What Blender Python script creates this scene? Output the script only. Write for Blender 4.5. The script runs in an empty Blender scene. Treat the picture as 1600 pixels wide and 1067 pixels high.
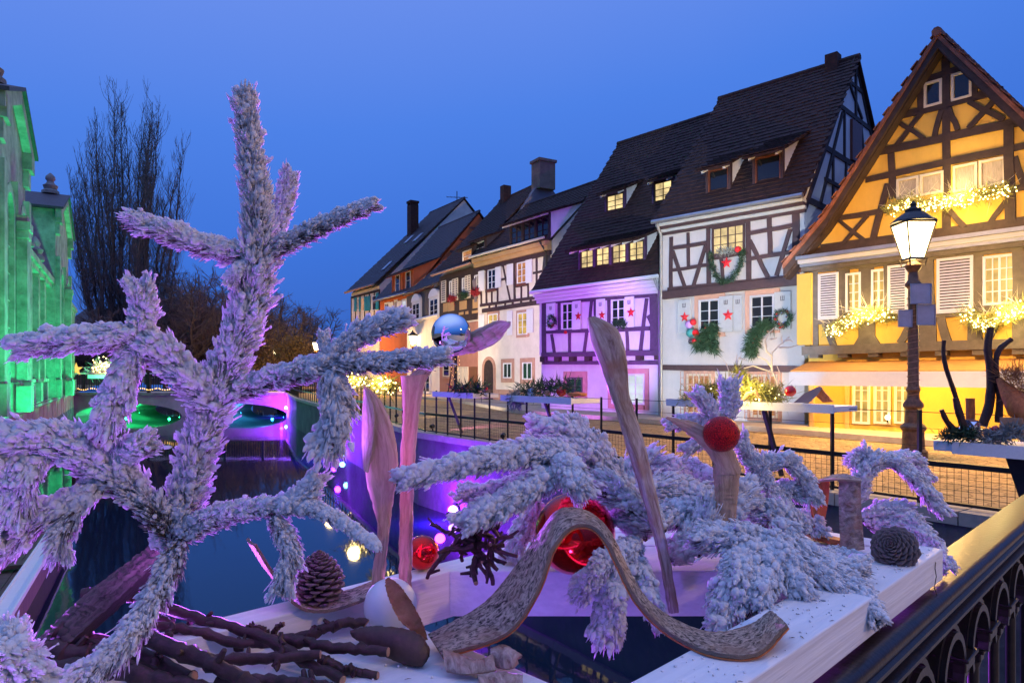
import bpy, math, random
import numpy as np
from mathutils import Vector, Matrix

random.seed(7)
rng = np.random.default_rng(7)
S = bpy.context.scene
COL = S.collection
F = 1067.0          # focal length in photo pixels
HZ = 585.0          # horizon row in the photo
CH = 1.35           # eye height above the street
R = math.radians

# ------------------------------------------------------------------ camera, world, light
cd = bpy.data.cameras.new('camera')
cam = bpy.data.objects.new('camera', cd)
COL.objects.link(cam)
cam.location = (0, 0, CH)
cam.rotation_euler = (R(90), 0, 0)
cd.sensor_width = 36
cd.lens = 36 * F / 1600
cd.shift_y = (HZ - 533.5) / 1600
cd.clip_start = 0.05
cd.clip_end = 1500
S.camera = cam

world = bpy.data.worlds.new('World')
S.world = world
world.use_nodes = True
wn = world.node_tree
wn.nodes.clear()
w_out = wn.nodes.new('ShaderNodeOutputWorld')
w_bg = wn.nodes.new('ShaderNodeBackground')
w_sky = wn.nodes.new('ShaderNodeTexSky')
w_sky.sky_type = 'NISHITA'
w_sky.sun_disc = False
w_sky.sun_elevation = R(-3.0)
w_sky.sun_rotation = R(-75)
w_tc = wn.nodes.new('ShaderNodeTexCoord')
w_sep = wn.nodes.new('ShaderNodeSeparateXYZ')
w_ramp = wn.nodes.new('ShaderNodeValToRGB')
w_noise = wn.nodes.new('ShaderNodeTexNoise')
w_noise.inputs['Scale'].default_value = 1.3
w_noise.inputs['Detail'].default_value = 3
w_madd = wn.nodes.new('ShaderNodeMath'); w_madd.operation = 'MULTIPLY_ADD'
w_madd.inputs[1].default_value = 0.10
w_mx = wn.nodes.new('ShaderNodeMath'); w_mx.operation = 'MULTIPLY_ADD'
w_mx.inputs[1].default_value = -0.13
w_add = wn.nodes.new('ShaderNodeMixRGB'); w_add.blend_type = 'ADD'
w_add.inputs['Fac'].default_value = 0.02
r = w_ramp.color_ramp
r.elements[0].position = 0.0; r.elements[0].color = (0.030, 0.085, 0.36, 1)
r.elements[1].position = 1.0; r.elements[1].color = (0.42, 0.60, 1.35, 1)
for p, c in ((0.10, (0.036, 0.125, 0.52, 1)), (0.26, (0.046, 0.172, 0.70, 1)), (0.42, (0.075, 0.222, 0.80, 1)),
             (0.58, (0.145, 0.275, 0.84, 1))):
    e = r.elements.new(p); e.color = c
wn.links.new(w_tc.outputs['Generated'], w_sep.inputs[0])
wn.links.new(w_tc.outputs['Generated'], w_noise.inputs['Vector'])
wn.links.new(w_noise.outputs['Fac'], w_madd.inputs[0])
wn.links.new(w_sep.outputs['X'], w_mx.inputs[0])
wn.links.new(w_sep.outputs['Z'], w_mx.inputs[2])
wn.links.new(w_mx.outputs[0], w_madd.inputs[2])
wn.links.new(w_madd.outputs[0], w_ramp.inputs['Fac'])
wn.links.new(w_ramp.outputs['Color'], w_add.inputs[1])
wn.links.new(w_sky.outputs['Color'], w_add.inputs[2])
wn.links.new(w_add.outputs['Color'], w_bg.inputs['Color'])
wn.links.new(w_bg.outputs[0], w_out.inputs['Surface'])
w_bg.inputs['Strength'].default_value = 1.0

S.view_settings.view_transform = 'Standard'
S.view_settings.look = 'None'
S.view_settings.exposure = 0.0
S.view_settings.gamma = 1.0
S.view_settings.use_curve_mapping = False
S.render.engine = 'CYCLES'
S.cycles.use_denoising = True
S.cycles.max_bounces = 6
S.cycles.diffuse_bounces = 2
S.cycles.glossy_bounces = 4
S.cycles.transparent_max_bounces = 8
S.cycles.sample_clamp_indirect = 2.5
S.cycles.sample_clamp_direct = 12.0
S.cycles.caustics_reflective = False
S.cycles.caustics_refractive = False


def P(px, py, D):
    """photo pixel at distance D -> point of the place"""
    return Vector(((px - 800) / F * D, D, CH + (HZ - py) / F * D))


def PZ(px, py, z):
    """photo pixel on the level plane z"""
    D = (CH - z) * F / (py - HZ)
    return P(px, py, D)


def lamp(kind, loc, power, color, target=None, size=0.05, angle=60, blend=0.5):
    ld = bpy.data.lights.new('light', kind)
    ld.energy = power
    ld.color = color
    if kind == 'SPOT':
        ld.spot_size = R(angle); ld.spot_blend = blend
    if kind in ('POINT', 'SPOT'):
        ld.shadow_soft_size = size
    if kind == 'SUN':
        ld.angle = size
    lo = bpy.data.objects.new('light', ld)
    COL.objects.link(lo)
    lo.location = loc
    if target is not None:
        lo.rotation_euler = (Vector(target) - Vector(loc)).to_track_quat('-Z', 'Y').to_euler()
    return lo


# after-sunset remainder of daylight: very weak, very wide
_s = lamp('SUN', (0, 0, 60), 0.05, (0.75, 0.72, 1.0), size=R(120))
_s.rotation_euler = (R(50), 0, R(-75))

WARM = (1.0, 0.68, 0.30)
PURPLE = (0.42, 0.08, 1.0)
# ------------------------------------------------------------------ materials
MATS = {}


def N(nt, t, **kw):
    n = nt.nodes.new(t)
    for k, v in kw.items():
        setattr(n, k, v)
    return n


def pm(name, col, rough=0.7, var=0.25, scale=6.0, stretch=(1, 1, 1), bump=0.0, bscale=None, metal=0.0, coat=0.0,
       col2=None, detail=6.0, bdist=0.01, spec=0.4):
    """procedural principled material: two-tone noise colour, rough bump"""
    if name in MATS:
        return MATS[name]
    m = bpy.data.materials.new(name); m.use_nodes = True
    nt = m.node_tree
    b = nt.nodes['Principled BSDF']
    b.inputs['Roughness'].default_value = rough
    b.inputs['Metallic'].default_value = metal
    b.inputs['Specular IOR Level'].default_value = spec
    if coat:
        b.inputs['Coat Weight'].default_value = coat
    tc = N(nt, 'ShaderNodeTexCoord')
    mp = N(nt, 'ShaderNodeMapping'); mp.inputs['Scale'].default_value = stretch
    nz = N(nt, 'ShaderNodeTexNoise'); nz.inputs['Scale'].default_value = scale; nz.inputs['Detail'].default_value = detail
    nz.inputs['Roughness'].default_value = 0.65
    mix = N(nt, 'ShaderNodeMixRGB')
    c2 = col2 if col2 else tuple(min(1, c * (1 + var)) for c in col)
    c1 = col if col2 else tuple(c * (1 - var) for c in col)
    mix.inputs[1].default_value = (*c1, 1); mix.inputs[2].default_value = (*c2, 1)
    cr = N(nt, 'ShaderNodeMapRange'); cr.inputs['From Min'].default_value = 0.32; cr.inputs['From Max'].default_value = 0.68
    nt.links.new(tc.outputs['Object'], mp.inputs['Vector'])
    nt.links.new(mp.outputs[0], nz.inputs['Vector'])
    nt.links.new(nz.outputs['Fac'], cr.inputs['Value'])
    nt.links.new(cr.outputs[0], mix.inputs['Fac'])
    nt.links.new(mix.outputs[0], b.inputs['Base Color'])
    if bump:
        n2 = N(nt, 'ShaderNodeTexNoise'); n2.inputs['Scale'].default_value = bscale or scale * 4
        n2.inputs['Detail'].default_value = 5
        nt.links.new(mp.outputs[0], n2.inputs['Vector'])
        bp = N(nt, 'ShaderNodeBump'); bp.inputs['Strength'].default_value = bump; bp.inputs['Distance'].default_value = bdist
        nt.links.new(n2.outputs['Fac'], bp.inputs['Height'])
        nt.links.new(bp.outputs[0], b.inputs['Normal'])
    MATS[name] = m
    return m


def em(name, col, strength, var=0.0, scale=3.0, base=(0.02, 0.02, 0.02), sample=False):
    """a thing that gives off light: lamp glass, bulbs, lit panes"""
    if name in MATS:
        return MATS[name]
    m = bpy.data.materials.new(name); m.use_nodes = True
    nt = m.node_tree
    b = nt.nodes['Principled BSDF']
    b.inputs['Base Color'].default_value = (*base, 1)
    b.inputs['Roughness'].default_value = 0.15
    b.inputs['Emission Color'].default_value = (*col, 1)
    b.inputs['Emission Strength'].default_value = strength
    if var:
        tc = N(nt, 'ShaderNodeTexCoord')
        nz = N(nt, 'ShaderNodeTexNoise'); nz.inputs['Scale'].default_value = scale; nz.inputs['Detail'].default_value = 3
        mr = N(nt, 'ShaderNodeMapRange')
        mr.inputs['From Min'].default_value = 0.3; mr.inputs['From Max'].default_value = 0.7
        mr.inputs['To Min'].default_value = strength * (1 - var); mr.inputs['To Max'].default_value = strength * (1 + var)
        nt.links.new(tc.outputs['Object'], nz.inputs['Vector'])
        nt.links.new(nz.outputs['Fac'], mr.inputs['Value'])
        nt.links.new(mr.outputs[0], b.inputs['Emission Strength'])
    m.cycles.emission_sampling = 'AUTO' if sample else 'NONE'
    MATS[name] = m
    return m


def pmuv(name, c1, c2, fu, fv, bump=0.6, rough=0.65, bdist=0.003, lo=0.34, hi=0.66, blotch=None):
    """fibrous bark or sheath: streaks that follow the strip (u along it, v across, in metres)"""
    m = bpy.data.materials.new(name); m.use_nodes = True
    nt = m.node_tree; b = nt.nodes['Principled BSDF']; b.inputs['Roughness'].default_value = rough
    uv = N(nt, 'ShaderNodeUVMap'); mp = N(nt, 'ShaderNodeMapping'); mp.inputs['Scale'].default_value = (fu, fv, 1)
    nz = N(nt, 'ShaderNodeTexNoise'); nz.inputs['Scale'].default_value = 1.0; nz.inputs['Detail'].default_value = 7; nz.inputs['Roughness'].default_value = .7
    nz.inputs['Distortion'].default_value = .6
    mr = N(nt, 'ShaderNodeMapRange'); mr.inputs['From Min'].default_value = lo; mr.inputs['From Max'].default_value = hi
    mix = N(nt, 'ShaderNodeMixRGB'); mix.inputs[1].default_value = (*c1, 1); mix.inputs[2].default_value = (*c2, 1)
    nt.links.new(uv.outputs[0], mp.inputs['Vector']); nt.links.new(mp.outputs[0], nz.inputs['Vector'])
    nt.links.new(nz.outputs['Fac'], mr.inputs['Value']); nt.links.new(mr.outputs[0], mix.inputs['Fac'])
    col = mix.outputs[0]
    if blotch:
        n2 = N(nt, 'ShaderNodeTexNoise'); n2.inputs['Scale'].default_value = 22; n2.inputs['Detail'].default_value = 4
        r2 = N(nt, 'ShaderNodeMapRange'); r2.inputs['From Min'].default_value = .48; r2.inputs['From Max'].default_value = .68; r2.inputs['To Max'].default_value = .75
        m2 = N(nt, 'ShaderNodeMixRGB'); m2.inputs[2].default_value = (*blotch, 1)
        nt.links.new(uv.outputs[0], n2.inputs['Vector']); nt.links.new(n2.outputs['Fac'], r2.inputs['Value']); nt.links.new(r2.outputs[0], m2.inputs['Fac'])
        nt.links.new(col, m2.inputs[1]); col = m2.outputs[0]
    nt.links.new(col, b.inputs['Base Color'])
    bp = N(nt, 'ShaderNodeBump'); bp.inputs['Strength'].default_value = bump; bp.inputs['Distance'].default_value = bdist
    nt.links.new(nz.outputs['Fac'], bp.inputs['Height']); nt.links.new(bp.outputs[0], b.inputs['Normal'])
    return m


def set_uv(o, uvs):
    """one (u, v) per vertex"""
    l = o.data.uv_layers.new(name='UVMap'); n = len(o.data.loops)
    vi = np.empty(n, dtype=np.int32); o.data.loops.foreach_get('vertex_index', vi)
    l.data.foreach_set('uv', np.asarray(uvs, dtype=np.float32)[vi].ravel())


M_plaster = pm('white_plaster', (0.70, 0.68, 0.66), 0.85, 0.13, 1.3, (1, 1, .55), bump=0.4, bscale=30)
M_plaster2 = pm('cream_plaster', (0.70, 0.63, 0.54), 0.85, 0.14, 1.2, bump=0.25, bscale=30)
M_yellow = pm('yellow_plaster', (0.72, 0.445, 0.085), 0.85, 0.16, 1.3, (1, 1, .5), bump=0.4, bscale=30)
M_ochre = pm('ochre_plaster', (0.52, 0.31, 0.13), 0.85, 0.12, 1.5, bump=0.2, bscale=30)
M_pink = pm('rose_plaster', (0.42, 0.19, 0.13), 0.85, 0.12, 1.5, bump=0.2, bscale=30)
M_orange = pm('orange_plaster', (0.50, 0.12, 0.04), 0.85, 0.15, 1.5, bump=0.2, bscale=30)
M_slate = pm('slate_cladding', (0.045, 0.04, 0.055), 0.6, 0.3, 3, bump=0.3)
M_timber = pm('dark_timber', (0.040, 0.024, 0.022), 0.7, 0.35, 7, (1, 1, 1), bump=0.5, bscale=28)
M_timber_b = pm('brown_timber', (0.052, 0.028, 0.032), 0.7, 0.25, 7, bump=0.5, bscale=28)
M_timber_p = pm('plum_timber', (0.080, 0.040, 0.085), 0.7, 0.25, 7, bump=0.5, bscale=28)
M_shutter = pm('pale_grey_shutter', (0.50, 0.53, 0.54), 0.6, 0.06, 9)
M_timber_g = pm('grey_timber', (0.075, 0.065, 0.060), 0.7, 0.25, 7, bump=0.5, bscale=28)
M_tile = pm('clay_tile_dark', (0.042, 0.018, 0.014), 0.85, 0.5, 5.0, bump=0.5, bscale=40)
M_tile_g = pm('slate_tile', (0.045, 0.034, 0.040), 0.6, 0.4, 5.0, bump=0.4, bscale=40)
M_tile_r = pm('clay_tile_red', (0.20, 0.075, 0.045), 0.7, 0.4, 5.0, bump=0.5, bscale=40)
M_sand = pm('sandstone', (0.42, 0.24, 0.18), 0.85, 0.15, 4, bump=0.3)
M_white = pm('white_paint', (0.80, 0.80, 0.80), 0.45, 0.04, 9)
M_cream = pm('cream_paint', (0.66, 0.58, 0.45), 0.5, 0.06, 9)
M_brownframe = pm('brown_paint', (0.16, 0.05, 0.025), 0.45, 0.15, 9)
M_teal = pm('teal_paint', (0.02, 0.25, 0.30), 0.5, 0.1, 9)
M_zinc = pm('zinc', (0.40, 0.42, 0.46), 0.35, 0.12, 6, metal=0.8)
M_black = pm('black_metal', (0.018, 0.018, 0.02), 0.4, 0.3, 30, metal=0.3)
M_iron = pm('gloss_black_iron', (0.022, 0.014, 0.011), 0.30, 0.4, 40, bump=0.35, bscale=90, bdist=0.002, spec=0.35)
M_glass_d = pm('dark_window_glass', (0.012, 0.014, 0.02), 0.06, 0.2, 2, spec=0.6)
def cobble_mat():
    m = pm('wet_cobble_street', (0.42, 0.275, 0.12), 0.75, 0.25, 1.3, spec=0.15)
    nt = m.node_tree; b = nt.nodes['Principled BSDF']
    tc = N(nt, 'ShaderNodeTexCoord')
    vo = N(nt, 'ShaderNodeTexVoronoi'); vo.feature = 'DISTANCE_TO_EDGE'; vo.inputs['Scale'].default_value = 7.0
    vc = N(nt, 'ShaderNodeTexVoronoi'); vc.inputs['Scale'].default_value = 7.0
    mr = N(nt, 'ShaderNodeMapRange'); mr.inputs['From Max'].default_value = 0.10
    bp = N(nt, 'ShaderNodeBump'); bp.inputs['Strength'].default_value = 0.8; bp.inputs['Distance'].default_value = 0.02
    mx = N(nt, 'ShaderNodeMixRGB'); mx.blend_type = 'MULTIPLY'; mx.inputs['Fac'].default_value = 0.75
    hs = N(nt, 'ShaderNodeMapRange'); hs.inputs['To Min'].default_value = 0.55; hs.inputs['To Max'].default_value = 1.15
    jm = N(nt, 'ShaderNodeMath'); jm.operation = 'MULTIPLY'
    j2 = N(nt, 'ShaderNodeMapRange'); j2.inputs['From Max'].default_value = 0.06; j2.inputs['To Min'].default_value = 0.25
    src = b.inputs['Base Color'].links[0].from_socket
    nt.links.new(tc.outputs['Object'], vo.inputs['Vector']); nt.links.new(tc.outputs['Object'], vc.inputs['Vector'])
    nt.links.new(vo.outputs['Distance'], mr.inputs['Value']); nt.links.new(mr.outputs[0], bp.inputs['Height']); nt.links.new(bp.outputs[0], b.inputs['Normal'])
    nt.links.new(vc.outputs['Color'], hs.inputs['Value']); nt.links.new(vo.outputs['Distance'], j2.inputs['Value'])
    nt.links.new(hs.outputs[0], jm.inputs[0]); nt.links.new(j2.outputs[0], jm.inputs[1])
    nt.links.new(src, mx.inputs[1]); nt.links.new(jm.outputs[0], mx.inputs[2]); nt.links.new(mx.outputs[0], b.inputs['Base Color'])
    return m


M_street = cobble_mat()
M_pave = pm('pale_stone_pavement', (0.44, 0.36, 0.26), 0.75, 0.15, 2, bump=0.4, bscale=14)
M_kerb = pm('kerb_stone', (0.42, 0.36, 0.28), 0.8, 0.15, 5, bump=0.4)
M_quay = pm('quay_stone', (0.14, 0.12, 0.12), 0.85, 0.35, 1.5, bump=0.7, bscale=8, bdist=0.03)
M_conc = pm('bridge_concrete', (0.42, 0.37, 0.30), 0.85, 0.18, 1.2, bump=0.3)
M_hall = pm('hall_stone', (0.26, 0.24, 0.20), 0.85, 0.45, 1.6, bump=0.6, bscale=7, bdist=.03)
M_hall_red = pm('hall_red_brick', (0.36, 0.07, 0.06), 0.8, 0.25, 6, bump=0.3)
M_hall_pink = pm('hall_pink_panel', (0.52, 0.33, 0.28), 0.8, 0.15, 3)
M_bark_tree = pm('tree_bark', (0.085, 0.065, 0.055), 0.9, 0.35, 4, bump=0.4)
M_twig_tree = pm('tree_twigs', (0.15, 0.11, 0.10), 0.9, 0.3, 2)
M_green = pm('fir_green', (0.018, 0.055, 0.025), 0.7, 0.5, 30)
M_greenlit = pm('fairy_lit_green', (0.22, 0.22, 0.05), 0.6, 0.5, 30)  # golden glow of the fairy lights put into the leaf colour
M_red = pm('red_gloss', (0.55, 0.008, 0.006), 0.12, 0.05, 5, coat=0.5, spec=0.6)
M_redmatte = pm('red_felt', (0.55, 0.012, 0.02), 0.6, 0.1, 20)
M_plankw = pm('white_painted_plank', (0.78, 0.77, 0.78), 0.55, 0.05, 7, (0.4, 9, 9), bump=0.5, bscale=10, bdist=0.003)
M_board = pm('scuffed_white_board', (0.72, 0.70, 0.70), 0.6, 0, 5, (.35, 9, 14), bump=0.6, bscale=9, bdist=0.004, col2=(0.84, 0.83, 0.83))
for _n in M_board.node_tree.nodes:
    if _n.type == 'MAPPING':
        _n.vector_type = 'TEXTURE'; _n.inputs['Rotation'].default_value = (0, 0, R(45)); _n.inputs['Scale'].default_value = (2.2, .11, .08)
M_stick = pm('dark_stick_bark', (0.040, 0.018, 0.014), 0.6, 0.6, 60, bump=0.8, bscale=150, bdist=0.002)
M_cutwood = pm('cut_wood', (0.42, 0.23, 0.13), 0.7, 0.2, 80)
M_palm = pmuv('palm_sheath', (0.34, 0.19, 0.10), (0.68, 0.47, 0.31), 14, 130, bump=0.6)
M_palm_g = pmuv('weathered_sheath', (0.20, 0.12, 0.08), (0.64, 0.52, 0.43), 16, 120, bump=0.7, blotch=(0.34, 0.17, 0.09))
M_bark = pmuv('rough_bark', (0.040, 0.022, 0.017), (0.66, 0.48, 0.36), 95, 190, bump=1.0, rough=.9, bdist=.006, lo=.40, hi=.57, blotch=(0.34, 0.20, 0.13))
M_birch = pmuv('birch_bark', (0.15, 0.08, 0.055), (0.60, 0.44, 0.37), 90, 60, bump=0.9, rough=.8, blotch=(0.40, 0.16, 0.08))
M_obark = pm('orange_inner_bark', (0.30, 0.070, 0.020), 0.65, 0, 40, (1, 1, 0.4), bump=0.5, bscale=80, bdist=0.003, col2=(0.56, 0.18, 0.05))
M_pod = pm('seed_pod', (0.22, 0.085, 0.028), 0.45, 0, 30, bump=0.5, bscale=90, bdist=0.002, col2=(0.42, 0.20, 0.08))
M_cone = pm('cone_scale', (0.075, 0.042, 0.038), 0.7, 0, 90, bump=0.5, bscale=140, bdist=0.002, col2=(0.26, 0.20, 0.19))
M_candle = pm('white_wax', (0.78, 0.76, 0.78), 0.35, 0.03, 10)
M_dock = pm('brown_boards', (0.16, 0.085, 0.06), 0.6, 0.3, 3, (1, 6, 1), bump=0.4)
M_strut = pm('dark_strut', (0.035, 0.03, 0.04), 0.5, 0.2, 10)
M_plate = pm('sign_back_plate', (0.45, 0.45, 0.50), 0.4, 0.12, 8, metal=0.3)
M_wtwig = pm('white_twig', (0.80, 0.72, 0.60), 0.6, 0.05, 20)
M_building = pm('far_building', (0.12, 0.09, 0.10), 0.9, 0.2, 0.5)

E_lit = em('lit_pane_warm', (1.0, 0.74, 0.32), 0.95, 0.6, 2.2)
E_lit2 = em('lit_pane_yellow', (1.0, 0.62, 0.14), 0.60, 0.6, 2.2)
E_lit3 = em('lit_pane_white', (0.85, 0.92, 1.0), 0.75, 0.2, 2.0)
E_litamber = em('lit_pane_amber', (1.0, 0.40, 0.10), 0.45, 0.5, 6.0)
E_bulb = em('bulb_warm', (1.0, 0.78, 0.36), 9.0)
E_fairy = em('fairy_bulb', (1.0, 0.72, 0.26), 16.0)
E_fairy2 = em('fairy_bulb_amber', (1.0, 0.55, 0.15), 3.0)
E_cyan = em('led_cyan', (0.25, 0.85, 1.0), 9.0)
E_violet = em('led_violet', (0.75, 0.35, 1.0), 9.0)
E_green = em('led_green', (0.15, 1.0, 0.45), 9.0)

# lantern glass: half clear, half glowing
mg = bpy.data.materials.new('lantern_glass'); mg.use_nodes = True
nt = mg.node_tree
nt.nodes.remove(nt.nodes['Principled BSDF'])
_e = N(nt, 'ShaderNodeEmission'); _e.inputs['Color'].default_value = (1, 0.80, 0.42, 1); _e.inputs['Strength'].default_value = 30.0
_t = N(nt, 'ShaderNodeBsdfTransparent'); _m = N(nt, 'ShaderNodeMixShader'); _m.inputs[0].default_value = 0.2
nt.links.new(_t.outputs[0], _m.inputs[1]); nt.links.new(_e.outputs[0], _m.inputs[2])
nt.links.new(_m.outputs[0], nt.nodes['Material Output'].inputs['Surface'])
mg.cycles.emission_sampling = 'NONE'

# silver mirror and glitter balls
M_silver = pm('silver_mirror', (0.85, 0.85, 0.88), 0.03, 0.02, 3, metal=1.0)
M_redmirror = pm('red_mirror_glass', (0.72, 0.008, 0.006), 0.12, 0.05, 3, metal=0.88, coat=0.4)
M_glitter = pm('red_glitter', (0.42, 0.005, 0.007), 0.32, 0.8, 420, bump=1.0, bscale=520, bdist=0.002, metal=0.6, detail=1)
M_glassball = pm('clear_silver_glass', (0.6, 0.65, 0.8), 0.08, 0.1, 5, metal=0.9)

# frosted flock and needles
def flock_mat():
    m = bpy.data.materials.new('snow_flock'); m.use_nodes = True
    nt = m.node_tree; nt.nodes.remove(nt.nodes['Principled BSDF'])
    tc = N(nt, 'ShaderNodeTexCoord')
    nz = N(nt, 'ShaderNodeTexNoise'); nz.inputs['Scale'].default_value = 420; nz.inputs['Detail'].default_value = 4
    n2 = N(nt, 'ShaderNodeTexNoise'); n2.inputs['Scale'].default_value = 90; n2.inputs['Detail'].default_value = 3
    bp = N(nt, 'ShaderNodeBump'); bp.inputs['Strength'].default_value = 0.9; bp.inputs['Distance'].default_value = 0.002
    mix = N(nt, 'ShaderNodeMixRGB'); mix.inputs[1].default_value = (0.84, 0.81, 0.81, 1); mix.inputs[2].default_value = (0.95, 0.94, 0.95, 1)
    mr = N(nt, 'ShaderNodeMapRange'); mr.inputs['From Min'].default_value = 0.30; mr.inputs['From Max'].default_value = 0.55
    d = N(nt, 'ShaderNodeBsdfDiffuse'); t = N(nt, 'ShaderNodeBsdfTranslucent'); ms = N(nt, 'ShaderNodeMixShader'); ms.inputs[0].default_value = 0.30
    nt.links.new(tc.outputs['Object'], nz.inputs['Vector']); nt.links.new(tc.outputs['Object'], n2.inputs['Vector'])
    nt.links.new(nz.outputs['Fac'], bp.inputs['Height']); nt.links.new(n2.outputs['Fac'], mr.inputs['Value'])
    nt.links.new(mr.outputs[0], mix.inputs['Fac'])
    nt.links.new(mix.outputs[0], d.inputs['Color']); nt.links.new(mix.outputs[0], t.inputs['Color'])
    nt.links.new(bp.outputs[0], d.inputs['Normal'])
    nt.links.new(d.outputs[0], ms.inputs[1]); nt.links.new(t.outputs[0], ms.inputs[2])
    nt.links.new(ms.outputs[0], nt.nodes['Material Output'].inputs['Surface'])
    return m


def needle_mat():
    m = bpy.data.materials.new('frosted_needle'); m.use_nodes = True
    nt = m.node_tree; b = nt.nodes['Principled BSDF']
    b.inputs['Roughness'].default_value = 0.7
    at = N(nt, 'ShaderNodeAttribute'); at.attribute_name = 'frost'
    cr = N(nt, 'ShaderNodeValToRGB')
    e = cr.color_ramp.elements
    e[0].position = 0.0; e[0].color = (0.040, 0.030, 0.022, 1)
    e[1].position = 0.58; e[1].color = (0.92, 0.90, 0.91, 1)
    x = cr.color_ramp.elements.new(0.20); x.color = (0.16, 0.13, 0.10, 1)
    nt.links.new(at.outputs['Fac'], cr.inputs['Fac'])
    nt.links.new(cr.outputs[0], b.inputs['Base Color'])
    t = N(nt, 'ShaderNodeBsdfTranslucent'); ms = N(nt, 'ShaderNodeMixShader'); ms.inputs[0].default_value = 0.40
    nt.links.new(cr.outputs[0], t.inputs['Color']); nt.links.new(b.outputs[0], ms.inputs[1]); nt.links.new(t.outputs[0], ms.inputs[2])
    nt.links.new(ms.outputs[0], nt.nodes['Material Output'].inputs['Surface'])
    return m


M_flock = flock_mat()
M_needle = needle_mat()
M_twigcore = pm('twig_bark', (0.10, 0.062, 0.045), 0.8, 0.4, 120, bump=0.6, bscale=200, bdist=0.002)


def water_mat():
    m = bpy.data.materials.new('canal_water'); m.use_nodes = True
    nt = m.node_tree; b = nt.nodes['Principled BSDF']
    b.inputs['Base Color'].default_value = (0.004, 0.012, 0.030, 1)
    b.inputs['Roughness'].default_value = 0.035
    b.inputs['IOR'].default_value = 1.33
    b.inputs['Specular IOR Level'].default_value = 0.75
    tc = N(nt, 'ShaderNodeTexCoord'); mp = N(nt, 'ShaderNodeMapping'); mp.inputs['Scale'].default_value = (1.0, 0.45, 1)
    nz = N(nt, 'ShaderNodeTexNoise'); nz.inputs['Scale'].default_value = 1.6; nz.inputs['Detail'].default_value = 4
    bp = N(nt, 'ShaderNodeBump'); bp.inputs['Strength'].default_value = 0.06; bp.inputs['Distance'].default_value = 0.05
    nt.links.new(tc.outputs['Object'], mp.inputs['Vector']); nt.links.new(mp.outputs[0], nz.inputs['Vector'])
    nt.links.new(nz.outputs['Fac'], bp.inputs['Height']); nt.links.new(bp.outputs[0], b.inputs['Normal'])
    return m


M_water = water_mat()

# ------------------------------------------------------------------ mesh helpers
INV = {}


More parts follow.
